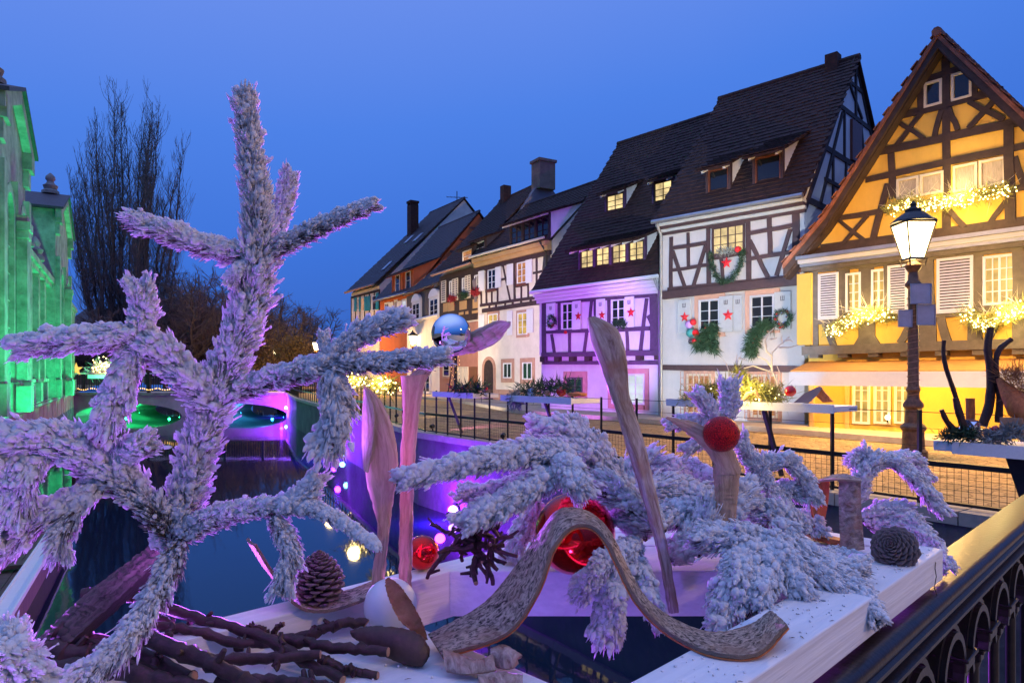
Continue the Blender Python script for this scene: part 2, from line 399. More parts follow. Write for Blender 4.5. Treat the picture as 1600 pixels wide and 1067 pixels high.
class MB:
    """collects shapes for ONE mesh object"""
    def __init__(s):
        s.v = []; s.f = []

    def add(s, vs, fs):
        n = len(s.v)
        s.v.extend(tuple(p) for p in vs)
        s.f.extend(tuple(i + n for i in f) for f in fs)

    def box(s, x0, x1, y0, y1, z0, z1):
        s.add([(x0, y0, z0), (x1, y0, z0), (x1, y1, z0), (x0, y1, z0), (x0, y0, z1), (x1, y0, z1), (x1, y1, z1), (x0, y1, z1)],
              [(0, 3, 2, 1), (4, 5, 6, 7), (0, 1, 5, 4), (1, 2, 6, 5), (2, 3, 7, 6), (3, 0, 4, 7)])

    def hexa(s, o, a, b, c):
        o, a, b, c = Vector(o), Vector(a), Vector(b), Vector(c)
        s.add([o, o + a, o + a + b, o + b, o + c, o + a + c, o + a + b + c, o + b + c],
              [(0, 3, 2, 1), (4, 5, 6, 7), (0, 1, 5, 4), (1, 2, 6, 5), (2, 3, 7, 6), (3, 0, 4, 7)])

    def bar(s, p, q, w, h=None, up=(0, 0, 1)):
        """square bar from p to q, w wide, h high"""
        p, q = Vector(p), Vector(q); h = h or w
        d = (q - p).normalized(); up = Vector(up)
        a = d.cross(up)
        if a.length < 1e-4:
            a = d.cross(Vector((1, 0, 0)))
        a.normalize(); b = a.cross(d).normalized()
        s.hexa(p - a * w / 2 - b * h / 2, a * w, q - p, b * h)

    def slab(s, poly, ext):
        """planar polygon pushed along the vector ext"""
        n = len(poly); ext = Vector(ext)
        vs = [Vector(p) for p in poly]
        s.add(vs + [v + ext for v in vs],
              [tuple(range(n))[::-1], tuple(range(n, 2 * n))] + [(i, (i + 1) % n, n + (i + 1) % n, n + i) for i in range(n)])

    def tube(s, pts, rad, n=8, cap=True):
        pts = [Vector(p) for p in pts]; k = len(pts)
        rad = rad if hasattr(rad, '__len__') else [rad] * k
        ref = Vector((0.31, 0.22, 0.92)); vs = []; prev = None
        for i, p in enumerate(pts):
            t = (pts[min(i + 1, k - 1)] - pts[max(i - 1, 0)]).normalized()
            a = (prev - t * prev.dot(t)) if prev is not None else t.cross(ref)
            if a.length < 1e-5:
                a = t.cross(Vector((1, 0, 0)))
            a.normalize(); prev = a; b = t.cross(a)
            for j in range(n):
                w = 2 * math.pi * j / n
                vs.append(p + (a * math.cos(w) + b * math.sin(w)) * rad[i])
        fs = [(i * n + j, i * n + (j + 1) % n, (i + 1) * n + (j + 1) % n, (i + 1) * n + j) for i in range(k - 1) for j in range(n)]
        if cap:
            fs += [tuple(range(n))[::-1], tuple((k - 1) * n + j for j in range(n))]
        s.add(vs, fs)

    def lathe(s, prof, n=16, c=(0, 0, 0), axis=None):
        """profile of (radius, height)"""
        c = Vector(c); vs = []
        if axis is None:
            ex, ey, ez = Vector((1, 0, 0)), Vector((0, 1, 0)), Vector((0, 0, 1))
        else:
            ez = Vector(axis).normalized(); ex = ez.cross(Vector((0.2, 0.9, 0.3))).normalized(); ey = ez.cross(ex)
        for rr, z in prof:
            for j in range(n):
                w = 2 * math.pi * j / n
                vs.append(c + ex * (rr * math.cos(w)) + ey * (rr * math.sin(w)) + ez * z)
        k = len(prof)
        fs = [(i * n + j, i * n + (j + 1) % n, (i + 1) * n + (j + 1) % n, (i + 1) * n + j) for i in range(k - 1) for j in range(n)]
        fs += [tuple(range(n))[::-1], tuple((k - 1) * n + j for j in range(n))]
        s.add(vs, fs)

    def ball(s, c, rr, n=24, m=14, sq=1.0):
        s.lathe([(max(rr * math.sin(math.pi * i / m), rr * 0.004), -rr * sq * math.cos(math.pi * i / m)) for i in range(m + 1)], n, c)

    def build(s, name, mat, parent=None, smooth=False, world=False, bevel=0.0):
        vs = s.v
        if world and parent is not None:
            mi = INV[parent.name]
            vs = [tuple(mi @ Vector(v)) for v in vs]
        me = bpy.data.meshes.new(name)
        me.from_pydata(vs, [], s.f)
        me.materials.append(mat)
        if smooth:
            me.polygons.foreach_set('use_smooth', [True] * len(me.polygons))
            me.set_sharp_from_angle(angle=R(smooth if smooth is not True else 45))
        o = bpy.data.objects.new(name, me)
        COL.objects.link(o)
        if parent is not None:
            o.parent = parent
            INV[o.name] = INV.get(parent.name, Matrix())
        else:
            INV[o.name] = Matrix()
        if bevel:
            md = o.modifiers.new('bevel', 'BEVEL'); md.width = bevel; md.segments = 2; md.limit_method = 'ANGLE'
        return o


def np_mesh(name, mat, V, T, parent=None, smooth=True, world=False, attr=None):
    """big triangle mesh from arrays"""
    V = np.asarray(V, dtype=np.float64)
    if world and parent is not None:
        mi = np.array(INV[parent.name]); V = V @ mi[:3, :3].T + mi[:3, 3]
    me = bpy.data.meshes.new(name)
    me.vertices.add(len(V)); me.vertices.foreach_set('co', V.astype(np.float32).ravel())
    T = np.asarray(T, dtype=np.int32)
    k = T.shape[1]
    me.loops.add(T.size); me.loops.foreach_set('vertex_index', T.ravel())
    me.polygons.add(len(T)); me.polygons.foreach_set('loop_start', np.arange(0, T.size, k, dtype=np.int32))
    me.polygons.foreach_set('use_smooth', np.full(len(T), smooth))
    me.update(calc_edges=True)
    me.validate()
    if attr is not None:
        a = me.attributes.new('frost', 'FLOAT', 'POINT'); a.data.foreach_set('value', attr.astype(np.float32))
    me.materials.append(mat)
    o = bpy.data.objects.new(name, me); COL.objects.link(o)
    if parent is not None:
        o.parent = parent
        INV[o.name] = INV.get(parent.name, Matrix())
    else:
        INV[o.name] = Matrix()
    return o


def tag(o, label, cat, group=None):
    o['label'] = label; o['category'] = cat
    if group:
        o['group'] = group
    return o


def thing(name, label, cat, loc=(0, 0, 0), rotz=0.0, group=None):
    o = bpy.data.objects.new(name, None); COL.objects.link(o)
    o.empty_display_size = 0.1
    o.location = loc; o.rotation_euler = (0, 0, rotz)
    INV[o.name] = (Matrix.Translation(Vector(loc)) @ Matrix.Rotation(rotz, 4, 'Z')).inverted()
    return tag(o, label, cat, group)


def struct(o):
    o['kind'] = 'structure'; return o


def stuff(o):
    o['kind'] = 'stuff'; return o


def copy_tree(o, parent=None):
    c = o.copy(); COL.objects.link(c)
    if parent is not None:
        c.parent = parent
    for ch in list(o.children):
        copy_tree(ch, c)
    return c


def spline(pts, n):
    """Catmull-Rom through pts, n samples"""
    A = np.array([list(p) for p in pts], dtype=float)
    if len(A) == 2:
        t = np.linspace(0, 1, n)[:, None]; return A[0] * (1 - t) + A[1] * t
    seg = np.linalg.norm(np.diff(A, axis=0), axis=1); cum = np.concatenate([[0], np.cumsum(seg)])
    E = np.vstack([2 * A[0] - A[1], A, 2 * A[-1] - A[-2]])
    out = []
    for d in np.linspace(0, cum[-1], n):
        i = min(max(int(np.searchsorted(cum, d)) - 1, 0), len(seg) - 1)
        t = (d - cum[i]) / max(seg[i], 1e-9)
        p0, p1, p2, p3 = E[i], E[i + 1], E[i + 2], E[i + 3]
        out.append(0.5 * (2 * p1 + (p2 - p0) * t + (2 * p0 - 5 * p1 + 4 * p2 - p3) * t * t + (3 * p1 - p0 - 3 * p2 + p3) * t ** 3))
    return np.array(out)


def pxs(lst, D=None):
    """[(px, py[, D])] -> points"""
    return [P(a[0], a[1], a[2] if len(a) > 2 else D) for a in lst]

# ------------------------------------------------------------------ the setting
def sheet_poly(name, pts, z, mat):
    b = MB(); b.add([(x, y, z) for x, y in pts], [tuple(range(len(pts)))])
    return struct(b.build(name, mat))


QUAY = [(5.05, 5.6), (1.48, 10.6), (-2.16, 15.7), (-4.9, 22.0), (-12.0, 38.0), (-16.2, 49.0)]
sheet_poly('street', [QUAY[0]] + QUAY[1:] + [(-24.6, 72), (-40, 115), (300, 115), (300, -30), (41, -30)], 0.0, M_street)
sheet_poly('left_bank_ground', [(-300, -30), (-2, -30), (-5.2, 3), (-31.6, 49.5), (-44.4, 72), (-69, 115), (-300, 115)], 0.0, M_street)
sheet_poly('far_ground', [(-900, 114), (900, 114), (900, 880), (-900, 880)], -0.02, M_street)
sheet_poly('canal_water', [(-120, -40), (60, -40), (60, 114.5), (-120, 114.5)], -1.64, M_water)

# quay wall along the canal, with coping stones
qw = MB()
for (a, b_) in zip(QUAY[:-1], QUAY[1:]):
    A, B = Vector((*a, 0)), Vector((*b_, 0)); d = (B - A).normalized(); n = Vector((d.y, -d.x, 0))
    if n.x < 0:
        n = -n
    qw.slab([A + Vector((0, 0, -0.004)), B + Vector((0, 0, -0.004)), B + Vector((0, 0, -2.2)), A + Vector((0, 0, -2.2))], n * 0.5)
qwo = struct(qw.build('quay_wall', M_quay))
for (a, b_) in zip(QUAY[:-1], QUAY[1:]):
    A, B = Vector((*a, 0)), Vector((*b_, 0)); L = (B - A).length; d = (B - A) / L; n = Vector((d.y, -d.x, 0))
    if n.x < 0:
        n = -n
    k = max(1, int(L / 1.1))
    for i in range(k):
        c = MB(); p = A + d * (L * i / k + 0.006); ln = L / k - 0.012
        c.hexa(p - n * 0.06 + Vector((0, 0, -0.10)), d * ln, n * 0.36, (0, 0, 0.13 + 0.004 * ((i * 7) % 3)))
        c.build('coping_stone', M_kerb, qwo)

# bridge deck under the photographer
bd = MB()
e1, e2 = Vector((0.7071, 0.7071, 0)), Vector((0.7071, -0.7071, 0))
bd.hexa(Vector((5.0, 5.6, -0.5)) - e1 * 26 + e2 * 0.02, e1 * 27, e2 * 6.0, (0, 0, 0.506))
struct(bd.build('bridge_deck', M_pave))
# pavement in front of the houses
PAVE = [(9.2, 10.9), (6.4, 15.6), (3.9, 18.9), (0.4, 23.6), (-2.7, 33.5), (-5.2, 38.4), (-8.0, 44.5), (-15.4, 58)]
pv = MB()
for (a, b_) in zip(PAVE[:-1], PAVE[1:]):
    A, B = Vector((*a, 0)), Vector((*b_, 0)); d = (B - A).normalized(); n = Vector((-d.y, d.x, 0))
    if n.x < 0:
        n = -n
    pv.hexa(A - d * 0.0, B - A, n * 3.0, (0, 0, 0.10 + 0.004 * len(pv.v) / 8))
struct(pv.build('pavement', M_pave))
kb = MB()
for (a, b_) in zip(PAVE[:-1], PAVE[1:]):
    A, B = Vector((*a, 0)), Vector((*b_, 0)); d = (B - A).normalized(); n = Vector((-d.y, d.x, 0))
    if n.x < 0:
        n = -n
    kb.hexa(A - n * 0.16, B - A, n * 0.157, (0, 0, 0.115 + 0.004 * len(kb.v) / 8))
struct(kb.build('kerb', M_kerb))


# ------------------------------------------------------------------ half-timbered houses
def tile_field(name, o, eu, es, lu, ls, parent, mat, tw=0.18, tl=0.17, seed=0, keep=None):
    """overlapping roof tiles over the plane o + u*eu + s*es (eu, es unit vectors, local space)"""
    g = np.random.default_rng(seed)
    o = np.array(o); eu = np.array(eu, dtype=float); es = np.array(es, dtype=float)
    nn = np.cross(eu, es); nn = nn / np.linalg.norm(nn)
    if nn[2] < 0:
        nn = -nn
    nu, ns = max(1, int(lu / tw)), max(1, int(ls / tl))
    tw, tl = lu / nu, ls / ns
    ii, jj = np.meshgrid(np.arange(nu), np.arange(ns))
    ii = ii.ravel().astype(float); jj = jj.ravel().astype(float)
    off = (jj % 2) * 0.5
    uu = (ii + off) * tw; ss = jj * tl
    ok = uu + tw * 0.9 <= lu + tw * 0.55
    if keep is not None:
        ok &= keep(uu + tw / 2, ss + tl / 2)
    uu, ss = uu[ok], ss[ok]; n = len(uu)
    j1 = g.normal(0, 0.004, n); j2 = g.normal(0, 0.006, n)
    # cross-section: wedge, thick end down the slope
    tu = np.array([0.02, 0.98, 0.98, 0.02, 0.02, 0.98, 0.98, 0.02]) * tw
    ts = np.array([0, 0, 1.25, 1.25, 0, 0, 1.25, 1.25]) * tl
    th = np.array([0.026, 0.026, 0.004, 0.004, 0.048, 0.048, 0.022, 0.022])
    U = uu[:, None] + tu[None] + j1[:, None]; Sx = ss[:, None] + ts[None] + j2[:, None]
    H = th[None] + g.normal(0, 0.003, (n, 1))
    V = o + U[..., None] * eu + Sx[..., None] * es + H[..., None] * nn
    q = np.array([(4, 5, 6, 7), (0, 1, 5, 4), (1, 2, 6, 5), (3, 0, 4, 7)])
    T = (np.arange(n)[:, None, None] * 8 + q[None]).reshape(-1, 4)
    return stuff(np_mesh(name, mat, V.reshape(-1, 3), T, parent, smooth=False))


class House:
    def __init__(s, name, label, pl, Dl, pr, Dr, group='half-timbered houses along the quay', cat='house'):
        A = Vector(((pl - 800) / F * Dl, Dl, 0)); B = Vector(((pr - 800) / F * Dr, Dr, 0))
        s.o = A; s.L = (B - A).length; s.u = (B - A) / s.L; s.n = Vector((-s.u.y, s.u.x, 0))
        s.root = thing(name, label, cat, A, math.atan2(s.u.y, s.u.x), group)
        s.k = 0; s.w = 0.0

    def uz(s, px, py, w=None):
        w = s.w if w is None else w
        d = Vector(((px - 800) / F, 1, (HZ - py) / F)); q = s.o + s.n * w
        t = q.dot(s.n) / Vector((d.x, d.y, 0)).dot(s.n)
        p = Vector((d.x * t, d.y * t, 0))
        return (p - s.o).dot(s.u), CH + d.z * t

    def world(s, u, w, z):
        return s.o + s.u * u + s.n * w + Vector((0, 0, z))

    def body(s, ze, wr, zr, mat, depth=None):
        """walls: one body with its two gables"""
        b = MB(); depth = depth or 2 * wr
        b.slab([(0, 0, -0.3), (0, depth, -0.3), (0, depth, ze), (0, wr, zr - 0.12), (0, 0, ze)], (s.L, 0, 0))
        return b.build('wall', mat, s.root)

    def slabw(s, u0, u1, z0, z1, w0, w1, mat, name='wall', bevel=0):
        b = MB(); b.box(u0, u1, w0, w1, z0, z1)
        return b.build(name, mat, s.root, bevel=bevel)

    def tb(s, p, q, width, mat=None, w=None, proud=0.035, name='timber', uzp=False):
        """a timber between two photo points (or u,z points) on the facade"""
        w = s.w if w is None else w
        if not uzp:
            p = s.uz(*p, w=w); q = s.uz(*q, w=w)
        s.k += 1
        pr = proud + (s.k % 23) * 0.0014
        a = Vector((p[0], w - pr, p[1])); c = Vector((q[0], w - pr, q[1]))
        d = (c - a).normalized(); e = Vector((-d.z, 0, d.x)) * width
        b = MB()
        n = 3
        for i in range(n):   # slightly crooked: hewn in three lengths
            pass
        jit = [random.uniform(-0.012, 0.012) for _ in range(4)]
        st = [a, a.lerp(c, 0.35) + e.normalized() * jit[0], a.lerp(c, 0.7) + e.normalized() * jit[1], c]
        ws = [1 + jit[2] * 4, 1 + jit[3] * 4, 1 - jit[2] * 4, 1 - jit[3] * 4]
        vs = []
        for x, k in zip(st, ws):
            for dy in (0, pr + 0.02):
                vs += [x - e * k / 2 + Vector((0, dy, 0)), x + e * k / 2 + Vector((0, dy, 0))]
        fs = []
        for i in range(3):
            o = i * 4; r_ = o + 4
            fs += [(o, o + 1, r_ + 1, r_), (o + 2, r_ + 2, r_ + 3, o + 3), (o, r_, r_ + 2, o + 2), (o + 1, o + 3, r_ + 3, r_ + 1)]
        fs += [(0, 2, 3, 1), (12, 13, 15, 14)]
        b.add(vs, fs)
        return b.build(name, mat or s.tm, s.root)

    def rect(s, x0, x1, y0, y1, w):
        xm = (x0 + x1) / 2; ym = (y0 + y1) / 2
        u0 = s.uz(x0, ym, w)[0]; u1 = s.uz(x1, ym, w)[0]
        return u0, u1, s.uz(xm, y1, w)[1], s.uz(xm, y0, w)[1]

    def win(s, x0, x1, y0, y1, cols, rows, fmat, pmat, w=None, fw=0.05, surround=None, sw=0.12, mull=True, name='window', uzr=None, proud=0.05, sill=None):
        w = s.w if w is None else w
        u0, u1, z0, z1 = uzr or s.rect(x0, x1, y0, y1, w)
        b = MB(); a, c = w - proud, w - 0.004
        b.box(u0, u0 + fw, a, c, z0, z1); b.box(u1 - fw, u1, a, c, z0, z1)
        b.box(u0 + fw, u1 - fw, a, c, z0, z0 + fw); b.box(u0 + fw, u1 - fw, a, c, z1 - fw, z1)
        iu0, iu1, iz0, iz1 = u0 + fw, u1 - fw, z0 + fw, z1 - fw
        mw = 0.018; cu = (iu1 - iu0) / cols; cz = (iz1 - iz0) / rows
        for i in range(1, cols):
            k = mw * (2.2 if (mull and i == cols // 2 and cols % 2 == 0) else 1)
            b.box(iu0 + cu * i - k / 2, iu0 + cu * i + k / 2, a + 0.008, c, iz0, iz1)
        for j in range(1, rows):
            b.box(iu0, iu1, a + 0.014, c - 0.004, iz0 + cz * j - mw / 2, iz0 + cz * j + mw / 2)
        o = b.build(name, fmat, s.root)
        for i in range(cols):
            for j in range(rows):
                p = MB()
                p.box(iu0 + cu * i + mw * 0.5, iu0 + cu * (i + 1) - mw * 0.5, w - 0.016, w - 0.006, iz0 + cz * j + mw * 0.5, iz0 + cz * (j + 1) - mw * 0.5)
                p.build('pane', pmat, o)
        if surround:
            q = MB(); a2 = w - 0.03
            q.box(u0 - sw, u0 - 0.002, a2, w - 0.002, z0 - sw, z1 + sw); q.box(u1 + 0.002, u1 + sw, a2, w - 0.002, z0 - sw, z1 + sw)
            q.box(u0 - 0.002, u1 + 0.002, a2 - 0.002, w - 0.002, z1 + 0.002, z1 + sw)
            q.box(u0 - 0.002, u1 + 0.002, a2 - 0.06, w - 0.002, z0 - sw, z0 - 0.002)
            q.build('window_surround', surround, s.root)
        return o

    def shutter(s, x0, x1, y0, y1, mat, slats=0, w=None, marks=False, uzr=None):
        w = s.w if w is None else w
        u0, u1, z0, z1 = uzr or s.rect(x0, x1, y0, y1, w)
        b = MB(); a, c = w - 0.085, w - 0.055
        if not slats:
            b.box(u0, u1, a, c, z0, z1)
            for zz in (z0 + 0.12 * (z1 - z0), z0 + 0.55 * (z1 - z0), z0 + 0.88 * (z1 - z0)):
                pass
            b.box(u0 + 0.01, u1 - 0.01, a - 0.012, a - 0.001, z0 + 0.05, z0 + 0.11)
            b.box(u0 + 0.01, u1 - 0.01, a - 0.012, a - 0.001, z1 - 0.11, z1 - 0.05)
            o = b.build('shutter', mat, s.root)
            if marks:
                m = MB(); um = (u0 + u1) / 2; zz = z1 - 0.22 * (z1 - z0)
                for i in (-1, 0, 1):
                    m.box(um + i * 0.045 - 0.009, um + i * 0.045 + 0.009, a - 0.004, a - 0.001, zz, zz + 0.13)
                m.box(um - 0.054, um + 0.054, a - 0.004, a - 0.001, zz - 0.02, zz - 0.003)
                m.build('cut_slots', M_slate, o)
        else:
            f = 0.055
            b.box(u0, u0 + f, a, c, z0, z1); b.box(u1 - f, u1, a, c, z0, z1)
            b.box(u0 + f, u1 - f, a, c, z0, z0 + f); b.box(u0 + f, u1 - f, a, c, z1 - f, z1)
            o = b.build('shutter', mat, s.root)
            b = MB(); b.box(u0 + f, u1 - f, c - 0.006, c - 0.001, z0 + f, z1 - f); b.build('slat_gap_shade', M_timber, o)  # dark sheet standing in for the shade between the slats
            hz = (z1 - z0 - 2 * f) / slats
            for i in range(slats):
                q = MB(); zz = z0 + f + hz * i
                q.slab([(u0 + f, a - 0.006, zz), (u0 + f, a + 0.004, zz), (u0 + f, c - 0.012, zz + hz * 0.58), (u0 + f, c - 0.020, zz + hz * 0.58)], (u1 - u0 - 2 * f, 0, 0))
                q.build('slat', mat, o)
        return o

    def roof(s, ze, wr, zr, ov=0.35, gu=0.12, mat=None, back=True, depth=None, seed=1, tl=0.17, tw=0.18, u0=None, u1=None):
        mat = mat or M_tile
        s.ze, s.wr, s.zr, s.ov = ze, wr, zr, ov
        s.m = (zr - ze) / (wr + ov)
        u0 = -gu if u0 is None else u0; u1 = s.L + gu if u1 is None else u1
        th = 0.08
        b = MB()
        b.slab([(u0, -ov, ze), (u0, wr, zr), (u0, wr, zr + th), (u0, -ov - 0.02, ze + th)], (u1 - u0, 0, 0))
        ro = b.build('roof', mat, s.root)
        ls = math.hypot(wr + ov, zr - ze); es = Vector((0, (wr + ov) / ls, (zr - ze) / ls))
        tile_field('roof_tiles', Vector((u0, -ov, ze + th)), (1, 0, 0), es, u1 - u0, ls - 0.05, ro, mat, tw, tl, seed)
        if back:
            dp = depth or 2 * wr
            zb = zr - s.m * (dp - wr + 0.2)
            b = MB(); b.slab([(u0, wr + 0.01, zr - 0.002), (u0, dp + 0.2, zb), (u0, dp + 0.2, zb + th), (u0, wr + 0.01, zr + th - 0.002)], (u1 - u0, 0, 0))
            b.build('back_roof', mat, s.root)
        b = MB(); n = int((u1 - u0) / 0.36)
        for i in range(n):
            a = u0 + (u1 - u0) * i / n
            b.tube([(a, wr, zr + 0.06), (a + (u1 - u0) / n * 1.06, wr, zr + 0.075)], [0.12, 0.10], 8)
        b.build('ridge_tiles', mat, ro)
        return ro

    def gutter(s, ze, mat, ov=None, r_=0.06, u0=-0.1, u1=None):
        ov = s.ov if ov is None else ov
        u1 = s.L + 0.1 if u1 is None else u1
        b = MB(); b.tube([(u0, -ov - 0.07, ze + 0.02), (u1, -ov - 0.07, ze + 0.02)], r_, 10)
        return b.build('gutter', mat, s.root, smooth=True)

    def cornice(s, z0, z1, mats, ov, u0=-0.05, u1=None):
        u1 = s.L + 0.05 if u1 is None else u1
        n = len(mats)
        for i, m in enumerate(mats):
            a = z0 + (z1 - z0) * i / n; c = z0 + (z1 - z0) * (i + 1) / n - 0.004
            b = MB(); b.box(u0, u1, s.w - ov * (i + 1) / n, s.w - 0.001 - 0.001 * i, a, c); b.build('cornice_moulding', m, s.root)

    def roofhit(s, px, py):
        d = Vector(((px - 800) / F, 1, (HZ - py) / F))
        # w(t) = d.n t - o.n ; z(t) = CH + d.z t ; z = ze + m (w + ov)
        dn = Vector((d.x, d.y, 0)).dot(s.n); on = s.o.dot(s.n)
        t = (s.ze + s.m * (s.ov - on) - CH) / (d.z - s.m * dn)
        p = Vector((d.x * t, d.y * t, 0))
        return (p - s.o).dot(s.u), (p - s.o).dot(s.n), CH + d.z * t

    def dormer(s, xl, xr, yb, yt, n, fmat, pmat, wall=None, slope=0.30, cols=2, rows=3, seed=3, tmat=None, over=0.35, gap=0.08):
        xm = (xl + xr) / 2
        u, w, z = s.roofhit(xm, yb)
        w -= 0.02
        u0 = s.uz(xl, yb, w)[0]; u1 = s.uz(xr, yb, w)[0]
        z0 = z; z1 = s.uz(xm, yt, w)[1] + 0.10
        x = (z1 - z0) / (s.m - slope)
        tm = tmat or s.tm; wm = wall or M_plaster
        for ua, ub in ((u0, u0 + 0.07), (u1 - 0.07, u1)):
            b = MB(); b.slab([(ua, w + 0.09, z0 - 0.05), (ua, w + 0.09, z1 + slope * 0.09), (ua, w + x, z1 + slope * x)], (ub - ua, 0, 0))
            b.build('dormer_cheek', wm, s.root)
        b = MB()
        b.box(u0 - 0.02, u1 + 0.02, w - 0.03, w + 0.088, z0 - 0.12, z0 + 0.03)
        b.box(u0 - 0.02, u1 + 0.02, w - 0.03, w + 0.088, z1 - 0.10, z1)
        step = (u1 - u0) / n
        for i in range(n + 1):
            c = u0 + step * i; h = 0.05
            b.box(max(c - h, u0 - 0.02), min(c + h, u1 + 0.02), w - 0.026, w + 0.086, z0 + 0.03, z1 - 0.10)
        b.box(u0 + 0.03, u1 - 0.03, w + 0.07, w + 0.084, z0 + 0.03, z1 - 0.1)
        b.build('dormer_frame', tm, s.root)
        for i in range(n):
            s.win(0, 0, 0, 0, cols, rows, fmat, pmat, w=w + 0.05, fw=0.035, mull=False, name='dormer_window',
                  uzr=(u0 + step * i + gap * 0.65, u0 + step * (i + 1) - gap * 0.65, z0 + 0.035, z1 - 0.105), proud=0.06)
        b = MB(); ov = over
        q0, q1 = u0 - 0.16, u1 + 0.16
        za = z1 - slope * ov; zb = z1 + slope * (x + 0.05)
        b.slab([(q0, w - ov, za), (q0, w + x + 0.05, zb), (q0, w + x + 0.05, zb + 0.06), (q0, w - ov, za + 0.06)], (q1 - q0, 0, 0))
        ro = b.build('dormer_roof', M_tile if s.rm is None else s.rm, s.root)
        ls = math.hypot(x + ov, zb - za); es = Vector((0, (x + 0.05 + ov) / math.hypot(x + 0.05 + ov, zb - za), (zb - za) / math.hypot(x + 0.05 + ov, zb - za)))
        tile_field('roof_tiles', Vector((q0, w - ov, za + 0.06)), (1, 0, 0), es, q1 - q0, ls - 0.03, ro, s.rm or M_tile, 0.18, 0.17, seed)
        for i in range(int((u1 - u0) / 0.45) + 1):    # rafter ends under the eave
            b = MB(); a = u0 + (u1 - u0 - 0.07) * i / max(1, int((u1 - u0) / 0.45))
            b.hexa((a, w - ov + 0.05, za - 0.075 + slope * 0.05), (0.07, 0, 0), (0, ov - 0.09, slope * (ov - 0.09)), (0, 0, 0.07))
            b.build('rafter_end', wm, s.root)
    rm = None
    tm = None

    def pipe(s, pts, mat, r_=0.045):
        b = MB(); b.tube([(u, w, z) for u, w, z in pts], r_, 10); return b.build('downpipe', mat, s.root, smooth=True)


def star_mesh(rr, th=0.03):
    b = MB(); pts = []
    for i in range(10):
        a = math.pi / 2 + i * math.pi / 5; q = rr if i % 2 == 0 else rr * 0.42
        pts.append((q * math.cos(a), 0, q * math.sin(a)))
    b.v = [tuple(p) for p in pts] + [(0, -th, 0), (0, th * 0.3, 0)]
    b.f = [(i, (i + 1) % 10, 10) for i in range(10)] + [((i + 1) % 10, i, 11) for i in range(10)]
    return b


DECOS = []   # things that hang on the facades, built after the houses


def cS(x0, y0, k):
    return lambda x, y: (x0 + x * k, y0 + y * k)


# ---- white half-timbered house
H1 = House('timbered_house', 'white half-timbered house with a heart garland under its lit upstairs window', 1034, 20.0, 1257, 17.1)
H = H1; H.tm = M_timber_b
H.body(5.74, 3.67, 10.40, M_plaster)
H.roof(5.72, 3.67, 10.40, ov=0.30, seed=11)
H.gutter(5.74, M_zinc)
H.cornice(5.40, 5.72, [M_timber_b, M_shutter, M_timber_b, M_shutter], 0.26)
c7 = cS(1020, 300, 0.2437)
for a, b_, wd in [((120, 290), (118, 625), .11), ((228, 262), (231, 480), .09), ((358, 235), (362, 597), .12), ((612, 190), (617, 562), .13),
                  ((748, 165), (755, 398), .12), ((918, 120), (920, 545), .18), ((118, 362), (350, 326), .10), ((126, 503), (355, 468), .09),
                  ((618, 268), (905, 214), .10), ((622, 430), (905, 384), .10), ((130, 380), (208, 608), .10), ((343, 345), (263, 603), .10),
                  ((622, 312), (742, 548), .11), ((884, 240), (795, 538), .10), ((360, 428), (612, 388), .11), ((440, 430), (456, 570), .08),
                  ((100, 628), (930, 545), .12), ((375, 228), (600, 190), .09)]:
    H.tb(c7(*a), c7(*b_), wd)
H.tb(c7(72, 665), c7(945, 570), .22, proud=0.10)
H.win(*[c7(382, 0)[0], c7(592, 0)[0], c7(0, 215)[1], c7(0, 398)[1]], 4, 3, M_timber_b, E_lit, mull=True)
for x0, x1, y0, y1, in [(298, 434, 688, 897), (626, 782, 660, 872)]:
    (X0, Y0), (X1, Y1) = c7(x0, y0), c7(x1, y1)
    H.win(X0, X1, Y0, Y1, 2, 3, M_white, M_glass_d, surround=M_sand, sw=0.14)
for x0, x1, y0, y1 in [(170, 250, 690, 905), (434, 521, 668, 897), (527, 580, 664, 890), (788, 892, 640, 882)]:
    (X0, Y0), (X1, Y1) = c7(x0, y0), c7(x1, y1)
    H.shutter(X0, X1, Y0, Y1, M_shutter, marks=True)
H.tb((1034, 574), (1262, 577), .16)
for x0, x1, y0, y1 in [(1067, 1117, 580, 650), (1167, 1221, 581, 655)]:
    H.win(x0 + 7, x1 - 5, y0 + 4, y1 - 3, 4, 4, M_cream, E_litamber, surround=M_sand, sw=0.1)
    u0, u1, z0, z1 = H.rect(x0, x1, y0, y1, 0)
    g = MB()
    for i in range(9):
        q = u0 + (u1 - u0) * i / 8; g.box(q - .007, q + .007, -.135, -.121, z0, z1)
    for j in range(8):
        q = z0 + (z1 - z0) * j / 7; g.box(u0, u1, -.120, -.108, q - .007, q + .007)
    g.build('window_grille', M_sand, H.root)
H.dormer(1104, 1141, 304, 264, 1, M_brownframe, M_glass_d, cols=1, rows=1, seed=21, slope=0.5)
H.dormer(1177, 1223, 289, 243, 1, M_brownframe, M_glass_d, cols=1, rows=1, seed=22, slope=0.5)
H.pipe([(0.06, -.37, 5.7), (0.05, -.12, 5.4), (0.04, -.10, 0.0)], M_zinc)
